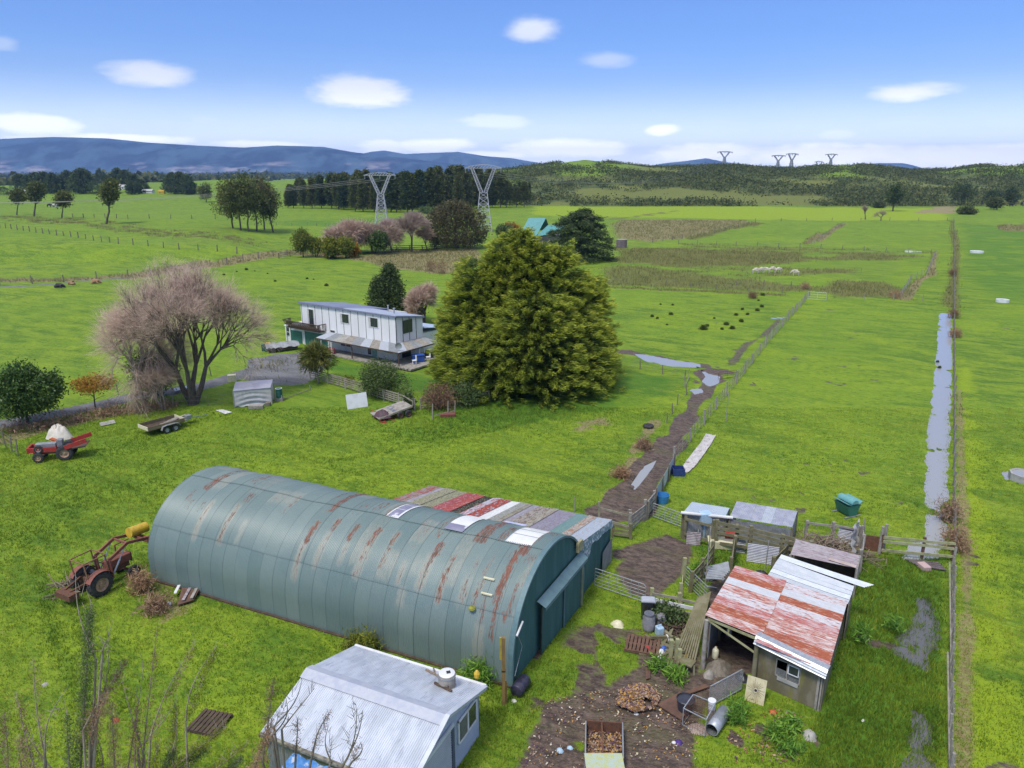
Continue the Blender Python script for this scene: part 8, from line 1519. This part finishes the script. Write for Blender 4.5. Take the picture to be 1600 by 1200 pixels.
# cedar: flat tiers
a = G(905, 407); Ht = hgt(a, 327); R_ = 52*mpp(a); ced = root('cedar_tree', a, 'broad dark cedar with layered drooping branches in front of the green barn', 'tree'); g_ = np.random.default_rng(9); Cs = []
for k in range(30):
    z = Ht*(.10+.90*(k/30)); l = R_*1.06*sqrt(1-(k/30)**2.6*.93)*g_.uniform(.8, 1.08); an = k*2.4; m_ = 70; t = g_.random(m_)**.6; w_ = g_.normal(0, .22, m_)*l*t*.9; x = cos(an)*l*t-sin(an)*w_; y = sin(an)*l*t+cos(an)*w_; Cs.append(np.stack([x, y, z-.16*l*t*t+g_.normal(0, .10, m_)], 1))
C = np.concatenate(Cs); D = C*np.array([1, 1, 0])/R_+np.array([0, 0, .1]); link_mesh('crown', leaf_mesh('crown', C, D, 12, .40, .6, .18, LM['dark'], 6, .3, .8, .45), ced); link_mesh('trunk', seg_mesh('trunk', limbs(Ht, R_, .6, 16, .1, 8), M['bark']), ced)
# --- bare trees
def bare(px, py, top, hw, label, seed=1, depth=5, kids_=3, tw=12, twl=.8, tww=.022, r0=.3, stems=1, spread=.6, up=.25, tcol=None, rk=.58, name='bare_tree', bark='bark', first=.28, cat='tree', ratio=.72):
    a = G(px, py); Ht = hgt(a, top); R_ = hw*mpp(a); rnd = random.Random(seed); S_ = []; T_ = []
    def grow(p_, d, l, r, k):
        m = None
        for i in range(2):
            d = vnorm((d[0]+rnd.gauss(0, .13), d[1]+rnd.gauss(0, .13), d[2]+rnd.gauss(0, .08)+up*.12)); q = vadd(p_, vmul(d, l/2)); S_.append((*p_, *q, r*(1-.2*i), r*(.8-.2*i))); p_ = q
        if k == 0: T_.append((p_, d, l)); return
        if k <= 2: T_.append((p_, d, l))
        for i in range(kids_ if k > 1 else kids_+1):
            an = rnd.uniform(0, 2*pi); s = vnorm(vcross(d, (cos(an), sin(an), .3))); sp = spread*rnd.uniform(.5, 1.2); grow(p_, vnorm(vadd(d, vmul(s, sp))), l*ratio*rnd.uniform(.8, 1.15), r*rk, k-1)
    for s in range(stems): an = 6.28*s/stems+.5; grow((cos(an)*.12*(stems > 1), sin(an)*.12*(stems > 1), 0), vnorm((cos(an)*.35*(stems > 1), sin(an)*.35*(stems > 1), 1)), Ht*first, r0, depth)
    S_ = np.array(S_); tp_ = np.array([q[0] for q in T_]); td = np.array([q[1] for q in T_]); tl_ = np.array([q[2] for q in T_]); sx_ = R_/np.percentile(np.abs(tp_[:, :2]), 97); sz = Ht/np.percentile(tp_[:, 2], 99.5)*.97
    for c0 in (0, 3): S_[:, c0:c0+2] *= sx_; S_[:, c0+2] *= sz
    tp_ = tp_*np.array([sx_, sx_, sz]); g_ = np.random.default_rng(seed); n = len(tp_)*tw; c = np.repeat(tp_, tw, 0)-np.repeat(td, tw, 0)*g_.random((n, 1))*.3*Ht*.06; d = np.repeat(td, tw, 0)+g_.normal(0, .55, (n, 3)); d[:, 2] += up*.6; d /= np.linalg.norm(d, axis=1)[:, None]; L = twl*g_.uniform(.4, 1.2, (n, 1)); s = np.cross(d, g_.normal(0, 1, (n, 3))); s /= np.linalg.norm(s, axis=1)[:, None]; e = c+d*L; e[:, 2] -= (L[:, 0]*.15)
    Vt = np.stack([c-s*tww/2, c+s*tww/2, e+s*tww*.25, e-s*tww*.25], 1).reshape(-1, 3); hz = np.repeat(np.clip(c[:, 2]/Ht, 0, 1), 4); t_ = root(name, a, label, cat)
    link_mesh('branches', seg_mesh('branches', S_, M[bark]), t_); link_mesh('twigs', np_mesh('twigs', Vt, np.arange(4*n).reshape(n, 4), tcol, {'tint': np.clip(hz*.9+np.repeat(g_.uniform(-.2, .2, n), 4), 0, 1)}), t_); return t_
tw1 = leaf_mat('willow twigs', (.48, .39, .32), (.58, .44, .42), tr=.1); tw2 = leaf_mat('brown orchard twigs', (.30, .24, .19), (.36, .28, .23), tr=.1); tw3 = leaf_mat('pink bare twigs', (.38, .30, .26), (.45, .34, .31), tr=.1)
bare(302, 632, 413, 90, 'big bare willow with pinkish twigs beside the driveway', 21, 5, 4, 4, 1.4, .009, .30, 4, .55, .2, tw1, .5, 'willow_tree', first=.24, ratio=.74)
bare(225, 632, 478, 66, 'left spreading half of the bare willow pair, paler and lower', 8, 4, 4, 10, 1.5, .011, .20, 3, .8, .0, tw1, .52, 'willow_tree', 'barkpale', first=.24, ratio=.78)
bare(255, 640, 575, 28, 'weeping tangle of pale brown stems at the foot of the willow', 5, 3, 4, 16, 1.0, .018, .10, 3, .7, -.5, tw2, .58, 'weeping_bush', 'barkpale', cat='bush')
bare(643, 394, 338, 28, 'bare brown broom shaped tree left of the olive tree', 6, 4, 4, 12, 2.2, .10, .35, 1, .5, .4, tw2); bare(553, 396, 350, 30, 'bare pinkish grey tree at the left end of the bare orchard', 7, 4, 4, 13, 2.4, .10, .3, 2, .8, .0, tw3); bare(585, 396, 356, 26, 'bare brown tree in the middle of the bare orchard', 9, 4, 4, 12, 2.2, .10, .3, 2, .7, .1, tw2); bare(612, 392, 350, 20, 'bare pink tipped tree behind the dark green bush', 10, 4, 4, 11, 2.2, .10, .3, 1, .6, .3, tw3); bare(668, 392, 362, 14, 'small bare tree beside the olive tree', 17, 4, 3, 18, 1.8, .09, .2, 1, .6, .3, tw2)
bare(662, 505, 450, 24, 'bare pink tipped tree between the house and the cypress', 12, 4, 4, 12, 1.2, .05, .2, 2, .6, .2, tw3); bare(1352, 343, 322, 6, 'thin crooked bare tree beside the lime field, left one', 13, 3, 3, 6, 1.5, .1, .3, 1, .6, .2, tw2); bare(1376, 345, 331, 8, 'thin leaning bare tree beside the lime field, right one', 14, 3, 3, 6, 1.5, .1, .3, 1, .8, .0, tw2)
# --- clump of tall trees left of the grove
for i, (px, py, tp, hw) in enumerate(((376, 360, 279, 26), (388, 362, 273, 28), (401, 361, 275, 27), (413, 359, 282, 24), (427, 363, 296, 15), (364, 357, 291, 20))): tree(px, py, tp, hw, ['leftmost tall stem but one of the bushy topped clump', 'tallest dark tree of the bushy topped clump', 'tall dark tree right of the tallest in the clump', 'right hand full tree of the bushy topped clump', 'thin leaning tree at the right edge of the clump', 'leftmost lower tree of the bushy topped clump'][i], LM['olive' if i == 2 else 'pine'], n=420, per=10, ll=.7, lw=.3, spread=.6, zb=.32, seed=70+i, amp=.32, name='bush_topped_tree', group='clump of tall trees left of the pine grove', z0=.4, r0=.32, lean=(.0, 0, .05, .1, -.5, -.1)[i])
# --- pine grove: prototypes then copies
protos = []
for v in range(5):
    t_ = root('pine_tree', (0, 0, 0), 'tall pine of the dense grove behind the transmission towers', 'tree', 'pines of the dense grove'); C, D = crown_pts(430, 3.3, 2.5 if v < 3 else 6, 20, 300+v, 'cone' if v % 2 else 'dome', .2, 3, p=.6); link_mesh('crown', leaf_mesh('crown', C, D, 9, .5, 1.1, .45, LM['pine' if v % 3 else 'dark'], v, .2, .7), t_); link_mesh('trunk', seg_mesh('trunk', limbs(20, 3, .3, 6, .3, v), M['bark']), t_); protos.append(t_)
used = set(); rnd = random.Random(5); xs = []
TOPS = [(448, 291), (470, 283), (500, 279), (540, 275), (570, 272), (600, 276), (640, 274), (680, 268), (720, 266), (760, 270), (800, 278), (828, 290)]
BAS = [(446, 325), (520, 326), (560, 331), (640, 332), (700, 331), (740, 325), (830, 324)]
for row in range(4):
    for i in range(29):
        px = 449+i*13.2+rnd.uniform(-4, 4)+row*3; by = np.interp(px, [q[0] for q in BAS], [q[1] for q in BAS])-row*4.0
        if px > 828: continue
        a = G(px, by); ht_ = hgt(a, np.interp(px, [q[0] for q in TOPS], [q[1] for q in TOPS])+rnd.uniform(-6, 12)); v = rnd.randrange(3) if px < 770 else rnd.choice((3, 4)); s = ht_/20; sc_ = (s*rnd.uniform(.95, 1.3), s*rnd.uniform(.95, 1.3), s)
        lb = 'tall pine at the bare trunked right end of the grove' if px > 770 else None; l2 = ['front', 'second', 'third', 'rear'][row]+' row pine of the grove, '+('left of both towers' if px < 575 else 'behind the left tower' if px < 622 else 'between the two towers' if px < 728 else 'behind the right tower')
        if v not in used: used.add(v); o = protos[v]; o.location = a; o.scale = sc_; o.rotation_euler = (0, 0, rnd.uniform(0, 6)); 
        else: o = dup(protos[v], a, rnd.uniform(0, 6), sc_)
        o['label'] = lb or l2; o['group'] = 'right end pines of the grove' if lb else l2.replace(' pine', ' pines')
# --- far single trees and groups
for i, (px, py, tp, hw, mk, zb, lb) in enumerate(((1395, 330, 285, 13, 'dark', .2, 'lone dark tree standing in the lime coloured field'), (1502, 319, 284, 19, 'dark', .0, 'broad dark tree on the boundary line below the hill'), (1550, 318, 297, 14, 'dark', .05, 'dark round tree left of the pair on the right rise'), (1578, 318, 292, 11, 'dark', .0, 'dark upright tree, right of the pair on the right rise'), (1553, 328, 309, 11, 'pine', .2, 'small lighter tree in front of the pair on the right rise'), (322, 316, 288, 11, 'pine', .2, 'lone small tree left of the bushy topped clump'), (26, 336, 297, 11, 'pine', .5, 'leaning thin tree at the far left, first'), (53, 338, 284, 13, 'pine', .45, 'leaning thin tree at the far left, second'), (96, 341, 300, 10, 'pine', .5, 'thin pale stemmed tree in the far left paddock'), (166, 350, 280, 12, 'pine', .45, 'tall leaning tree with a long bare stem on the terrace'), (1374, 325, 317, 7, 'scrub', 0, 'small dark bush left of the lone dark tree'), (1510, 335, 325, 12, 'scrub', 0, 'dark scrub clump by the boundary below the broad tree'), (1487, 432, 420, 6, 'redb', 0, 'reddish bush on the boundary fence, further one'), (1489, 497, 484, 8, 'redb', 0, 'reddish bush on the boundary fence behind the grey rails'), (1492, 527, 516, 7, 'brack', 0, 'straw coloured bush on the boundary fence'), (1482, 815, 785, 11, 'brack', 0, 'brown rank growth on the ditch bank, further one'), (1492, 860, 825, 16, 'brack', 0, 'brown rank growth on the ditch bank, nearer one'), (1175, 466, 458, 6, 'redb', 0, 'small brown bush on the reedy bank'), (1398, 466, 455, 9, 'brack', 0, 'pinkish brown bush at the foot of the crooked fence'), (1258, 452, 443, 6, 'brack', 0, 'brown bush left of the white corner gate'), (672, 424, 408, 8, 'redb', 0, 'dark red bush on the tawny bank, left one'), (690, 428, 406, 10, 'redb', 0, 'dark red bush on the tawny bank, right one'), (970, 745, 736, 7, 'brack', 0, 'dead brown weeds left of the muddy track, lower'), (1005, 700, 691, 7, 'brack', 0, 'dead brown weeds left of the muddy track, upper'), (222, 925, 897, 11, 'brack', 0, 'dry weeds between the rusty tractor and the barn'), (245, 955, 938, 13, 'brack', 0, 'tall dead weeds left of the board pile'), (555, 1018, 1000, 5, 'lime', 0, 'yellowish weed against the barn footing, left one'), (573, 1024, 1000, 5, 'lime', 0, 'yellowish weed against the barn footing, right one'), (745, 1068, 1040, 20, 'weed', 0, 'green weeds between the barn and the silver shed'))):
    far = py < 400; tree(px, py, tp, hw, lb, LM[mk], n=260 if far else 130, per=9, ll=1.0 if far else .28, lw=.45 if far else .04, spread=.7 if far else .25, zb=zb, seed=400+i, amp=.22, lean=.9 if zb >= .45 else 0, z0=max(.1, zb-.1), name='field_tree' if zb >= .2 else 'bush', cat='tree' if zb >= .2 or hw > 13 and far else 'bush', r0=None if far else .03, droop=-.1, group=None)
def group_trees(spec, label, grp, mk, seed):
    rnd = random.Random(seed); pr = None; spec = sorted(spec); NTH = ['first', 'second', 'third', 'fourth', 'fifth', 'sixth', 'seventh', 'eighth', 'ninth']
    for i_, (px, py, tp, hw) in enumerate(spec):
        a = G(px, py); Ht = hgt(a, tp); R_ = hw*mpp(a)
        lab_ = NTH[i_]+' from the left: '+label
        if pr is None: pr = tree(px, py, tp, hw, lab_, LM[mk], 'dome', n=330, per=9, ll=Ht*.075, lw=Ht*.035, spread=Ht*.04, zb=.08, amp=.2, seed=seed, name='shelter_tree', group=grp, a=a)[0]; P0 = (Ht, R_)
        else: o = dup(pr, a, rnd.uniform(0, 6), (R_/P0[1], R_/P0[1], Ht/P0[0]), label=lab_)
group_trees([(x+rnd.uniform(-3, 3), 301+rnd.uniform(-2, 2), 268+rnd.uniform(-5, 8), 14+rnd.uniform(-3, 4)) for x in (36, 48, 60, 72, 84, 96, 108, 120, 132)], 'dark tree of the big shelter belt at the far left', 'dark shelter belt at the far left', 'dark', 61)
group_trees([(160, 301, 264, 10), (150, 304, 284, 9), (172, 300, 276, 8), (6, 305, 292, 12)], 'dark pointed tree between shelter belt and farm houses', 'pointed trees beside the farm houses', 'dark', 62)
group_trees([(186, 293, 263, 12), (198, 294, 266, 12), (210, 300, 273, 12), (222, 300, 280, 12), (216, 303, 286, 10), (206, 304, 284, 9)], 'dark round topped tree behind the far farm houses', 'trees around the far farm houses', 'dark', 63)
group_trees([(272, 303, 271, 13), (284, 303, 270, 14), (296, 304, 275, 12), (264, 300, 280, 9), (300, 303, 284, 9)], 'dark tree of the round grove right of the yellow hut', 'round grove right of the yellow hut', 'dark', 64)
# --- uncountable growth
def scatter_world(n, X0, X1, Y0, Y1, seed): g_ = np.random.default_rng(seed); return g_.uniform(X0, X1, n), g_.uniform(Y0, Y1, n), g_
def sample(arr, x, y):
    r = np.hypot(x, y); t = np.arctan2(x, y); i = np.clip(np.searchsorted(rr, r), 0, nr-1); j = np.clip(np.searchsorted(th, t), 0, nc-1); return arr.reshape(nr, nc)[i, j]
def tufts(name, x, y, z, per, h_, w_, mt, label, cat, seed, spread=.12, tint=None, lean=.35):
    g_ = np.random.default_rng(seed); n = len(x)*per; cx = np.repeat(x, per)+g_.normal(0, spread, n); cy = np.repeat(y, per)+g_.normal(0, spread, n); cz = np.repeat(z, per); hh = np.repeat(h_, per)*g_.uniform(.55, 1.25, n); an = g_.uniform(0, 6.28, n); ww = w_*g_.uniform(.7, 1.3, n); lx, ly = g_.normal(0, lean, n)*hh, g_.normal(0, lean, n)*hh
    Vt = np.stack([np.stack([cx-np.cos(an)*ww, cy-np.sin(an)*ww, cz-.02], 1), np.stack([cx+np.cos(an)*ww, cy+np.sin(an)*ww, cz-.02], 1), np.stack([cx+lx, cy+ly, cz+hh], 1)], 1).reshape(-1, 3)
    ti = np.clip((np.repeat(tint, per) if tint is not None else .5)+g_.normal(0, .2, n), 0, 1); o = link_mesh(name, np_mesh(name, Vt, np.arange(3*n).reshape(n, 3), mt, {'tint': np.repeat(ti, 3)})); tag(o, label, cat, None, 'stuff'); return o
gm = leaf_mat('grass blades', (.085, .165, .018), (.26, .34, .035), (.40, .40, .09), tr=.3)
g_ = np.random.default_rng(77); n = 230000; yy = 17+(62-17)*g_.random(n)**1.15; xx = (g_.uniform(-1, 1, n))*(yy*.80+3); ok = (sample(mud, xx, yy) < .35+.2*g_.random(n)) & (sample(grav, xx, yy) < .3) & (sample(wet, xx, yy) < .35+.5*g_.random(n))
for poly in ([B(-.1, 0, 0), B(BL, 0, 0), B(BL, BW, 0), B(LL, LW, 0), B(-.1, LW, 0)], [S(0, 0, 0), S(SL, 0, 0), S(SL, 4.8, 0), S(0, 4.8, 0)], [FL, FR, NRr, NL]): ok &= ~in_poly(xx, yy, [q[:2] for q in poly])
xx, yy = xx[ok], yy[ok]; lu = sample(lush, xx, yy); zz = sample(V[:, 2], xx, yy); keep = g_.random(len(xx)) < .45+lu*.5+.3*(fbm(xx/1.5, yy/1.5, 3, 5)-.45); xx, yy, lu, zz = xx[keep], yy[keep], lu[keep], zz[keep]
tufts('grass', xx, yy, zz, 4, (.075+.11*lu+.07*fbm(xx/2, yy/2, 3, 6)), .017, gm, 'short rough pasture grass over the near paddocks', 'grass', 1, .07, np.clip(.62-.35*lu+1.3*(fbm(xx/2.5, yy/2.5, 3, 31)-.45), 0, 1))
n = 170000; yy = 60+(330-60)*g_.random(n)**1.15; xx = g_.uniform(-.8, .8, n)*yy; s = np.maximum(sample(dry, xx, yy), sample(reed, xx, yy)); ok = s > .35+.5*g_.random(n); xx, yy = xx[ok], yy[ok]; tufts('rank_grass', xx, yy, sample(V[:, 2], xx, yy), 3, .25+yy*.0016, .05, LM['reed'], 'tawny rank grass and reeds along the ditches and in the rough paddocks', 'rank grass', 2, .4, fbm(xx/6, yy/6, 3, 2))
# dead bracken along the driveway
P_ = resample(GP([(0, 676), (40, 672), (75, 668), (110, 662), (150, 652), (190, 645), (230, 640), (270, 636)]), .25); g_ = np.random.default_rng(8); x = np.array([q[0] for q in P_]); y = np.array([q[1] for q in P_]); x = np.repeat(x, 6)+g_.normal(0, .6, len(x)*6); y = np.repeat(y, 6)+g_.normal(0, .6, len(y)*6); C = np.stack([x, y, .1+.45*g_.random(len(x))*fbm(x, y, 2, 3)*2], 1); o = link_mesh('dead_bracken', leaf_mesh('dead_bracken', C, np.tile([0, 0, .6], (len(C), 1)), 10, .25, .35, .06, LM['brack'], 3, 0, .4)); tag(o, 'pinkish brown dead bracken heaped along the near side of the driveway', 'bracken', None, 'stuff')
# scrub on the hill
g_ = np.random.default_rng(12); n = 52000; yy = 440+g_.random(n)*520; xx = g_.uniform(-.02, .82, n)*yy; bs = fbm(xx/60, yy/60, 4, 88)+.3*(fbm(xx/14, yy/14, 3, 81)-.45); zz = np.array(H(xx, yy)); ok = (bs > .33+.22*g_.random(n)-.02) & (zz < 44-22*np.clip(np.exp(-((xx/yy-.09)/.055)**2)+np.exp(-((xx/yy-.43)/.06)**2)+np.exp(-((xx/yy-.645)/.075)**2), 0, 1)+4*g_.random(n)) & (zz > .4); xx, yy, zz = xx[ok], yy[ok], zz[ok]
C = np.stack([xx, yy, zz+.8], 1); o = link_mesh('hill_scrub', leaf_mesh('hill_scrub', C, np.tile([0, 0, .8], (len(C), 1)), 5, 1.2, 1.5, .9, LM['scrub'], 4, 0, .4, .2, .6)); tag(o, 'dark native scrub covering the face of the long low hill', 'scrub', None, 'stuff')
# woodland and hedges of the far plain
g_ = np.random.default_rng(14); Cs = []
for px0, px1, D, h_, n in ((-200, 120, 900, 9, 500), (210, 262, 1000, 13, 500), (0, 450, 1900, 12, 2600), (-300, 450, 3200, 14, 3200), (300, 440, 1300, 10, 700), (400, 560, 2400, 14, 900), (-300, 500, 5200, 20, 3600)):
    px_ = g_.uniform(px0, px1, n); az_ = (px_-800)/FOC; x = az_*D*1.04; y = np.full(n, D)+g_.normal(0, D*.03, n); keep = vnoise(px_/16, px_*0+D, 3) > .30; hh = h_*(.4+.8*vnoise(px_/7, px_*0+D, 9)); Cs.append(np.stack([x, y, hh*g_.random(n)], 1)[keep])
C = np.concatenate(Cs); o = link_mesh('far_woodland', leaf_mesh('far_woodland', C, np.tile([0, -.4, .5], (len(C), 1)), 7, 3.5, 9, 6, LM['scrub'], 15, 0, .3)); tag(o, 'far hedges and woods of the plain below the mountains', 'woodland', None, 'stuff')
# rushes: dark tussocks in the middle paddock
pr = None; rnd = random.Random(9)
spots = [(1099, 515), (1128, 515), (1144, 514), (1105, 510), (1116, 498), (1150, 493), (1160, 484), (1168, 492), (1185, 470), (1178, 465), (1192, 462), (1183, 486), (1190, 480), (1027, 498), (1048, 492), (1032, 476), (1051, 477), (1158, 503), (1135, 508), (1042, 508), (1019, 495), (480, 436), (490, 437), (370, 425), (385, 422), (398, 424), (350, 430), (418, 428), (510, 447), (430, 440), (1465, 566), (1468, 575)]
for i, (px, py) in enumerate(spots):
    a = G(px, py); s = rnd.uniform(.3, .75)
    if pr is None: pr = root('rush_tussock', a, 'dark tussock of rushes dotted over the middle paddocks', 'rushes', 'rush tussocks in the paddocks'); C, D = crown_pts(60, .5, 0, .5, 3, 'dome'); D[:, 2] += 1; link_mesh('blades', leaf_mesh('blades', C, D, 10, .08, .5, .035, LM['rush'], 2, -.6, .9), pr)
    else: dup(pr, a, rnd.uniform(0, 6), s)
# --- foreground saplings at the lower left
def wpt(px, py, Yw): r = ray(px, py); k = Yw/r[1]; return (r[0]*k, Yw, CAMH+r[2]*k)
def sapling(Yw, bpx, whips, label, name='sapling'):
    b = wpt(bpx, 1200, Yw); a = (b[0], Yw, 0.0); t_ = root(name, a, label, 'tree'); S_ = []; groups = {}
    hub = (a[0], a[1], b[2]*.45); S_.append((*a, *hub, .13, .09)); g_ = np.random.default_rng(int(bpx))
    for (x0, y0), (x1, y1), mk, wd, dn in whips:
        p0 = wpt(x0, y0, Yw+g_.uniform(-.4, .4)); p1 = wpt(x1, y1, Yw+g_.uniform(-.6, .6)); S_.append((*hub, *p0, .05, .03)); n = 8; q0 = p0; bend = g_.normal(0, .12)
        for i in range(n): q1 = lerp(p0, p1, (i+1)/n); q1 = (q1[0]+bend*sin(pi*(i+1)/n), q1[1], q1[2]); S_.append((*q0, *q1, .020*(1-i/n)+.005, .020*(1-(i+1)/n)+.005)); q0 = q1
        for k in range(int(12+dn*4)):
            t = g_.random(); q = lerp(p0, p1, t); e = vadd(q, (g_.normal(0, .16)*(1-t*.6), g_.normal(0, .12), abs(g_.normal(0, .22)))); S_.append((*q, *e, .008, .003))
        if mk: t = g_.random(int(55*dn))*.95; c = np.array([lerp(p0, p1, v) for v in t])+g_.normal(0, 1, (len(t), 3))*wd*.75*(.35+.65*(1-t))[:, None]; groups.setdefault(mk, []).append(c)
    S_ = np.array(S_); S_[:, :3] -= a; S_[:, 3:6] -= a; link_mesh('branches', seg_mesh('branches', S_, M['barkpale']), t_)
    for mk, cs_ in groups.items(): C = np.concatenate(cs_)-np.array(a); link_mesh('foliage', leaf_mesh('foliage', C, np.tile([0, 0, .7], (len(C), 1)), 7, .06, .075, .014, LM[mk], 3, 0, .5), t_)
sapling(17, 120, [((125, 1210), (142, 935), 'shrub', .17, 16), ((150, 1030), (118, 892), None, 0, 1), ((110, 1210), (105, 1110), 'shrub', .15, 3), ((160, 1020), (172, 995), None, 0, 0), ((150, 1120), (170, 990), None, .1, 1), ((130, 1140), (200, 1030), 'redb', .12, 3), ((140, 1160), (170, 1080), 'brack', .12, 3)], 'dark green feathery sapling with bare whips, tallest at the lower left')
sapling(16.5, 40, [((72, 1190), (52, 1020), 'brack', .07, 1), ((70, 1170), (105, 1075), None, .05, 1), ((60, 1220), (25, 1080), 'redb', .1, 2), ((10, 1230), (5, 1110), 'redb', .15, 3), ((80, 1200), (40, 1140), None, 0, 1), ((50, 1240), (30, 1150), 'brack', .14, 3)], 'brownish bare sapling at the extreme lower left corner')
sapling(17.5, 215, [((222, 1200), (247, 970), 'redb', .07, 1.5), ((235, 1150), (305, 1005), 'redb', .07, 1.5), ((215, 1170), (272, 1100), None, .05, 1), ((180, 1210), (175, 1095), 'brack', .18, 4), ((210, 1210), (215, 1100), 'redb', .14, 3), ((160, 1210), (140, 1130), 'lime', .14, 3), ((225, 1180), (190, 1060), None, 0, 1), ((200, 1200), (225, 1040), None, 0, 1), ((230, 1240), (250, 1160), 'lime', .15, 3)], 'sparse lichened sapling with long leaning stems left of the dark pallet')
sapling(17.5, 285, [((290, 1130), (340, 1008), 'lime', .06, 3), ((270, 1190), (275, 1100), 'lime', .08, 3), ((270, 1200), (355, 1135), 'lime', .12, 4), ((260, 1215), (330, 1165), 'shrub', .16, 5), ((300, 1225), (390, 1160), 'lime', .10, 3), ((250, 1220), (270, 1170), 'shrub', .15, 4), ((320, 1230), (380, 1185), 'shrub', .12, 4)], 'olive green drooping sapling in front of the dark pallet')
tk = M['barkpale']; M['barkpale'] = M['post']
sapling(15.5, 440, [((425, 1150), (446, 1088), None, .05, 2), ((440, 1140), (492, 1075), None, .05, 2), ((428, 1135), (472, 1060), None, 0, 1), ((462, 1180), (466, 1120), 'redb', .03, .5), ((490, 1170), (517, 1110), 'redb', .04, .6), ((535, 1200), (556, 1100), None, .05, 2), ((545, 1180), (567, 1110), None, .04, 1), ((518, 1190), (512, 1138), None, .05, 1), ((550, 1190), (563, 1160), 'redb', .03, .4), ((410, 1190), (428, 1060), 'redb', .08, 2), ((395, 1210), (425, 1130), 'brack', .12, 3)], 'dark leafless twigs rising in front of the silver shed roof'); M['barkpale'] = tk
# ================================================================ HAZE
mb = MB(); mb.box((0, 6400, 205), (20000, 13600, 420)); hz_ = mb.build('haze', None or bpy.data.materials.new('haze')); hm = hz_.data.materials[0]; hm.use_nodes = True; t = hm.node_tree; t.nodes.clear()
pv = N(t, 'ShaderNodeVolumePrincipled'); pv.inputs['Color'].default_value = (.30, .50, 1.0, 1); pv.inputs['Density'].default_value = 9e-5; pv.inputs['Anisotropy'].default_value = .1
t.links.new(pv.outputs[0], N(t, 'ShaderNodeOutputMaterial').inputs['Volume']); tag(hz_, 'thin blue haze over the whole valley', 'haze', None, 'stuff')
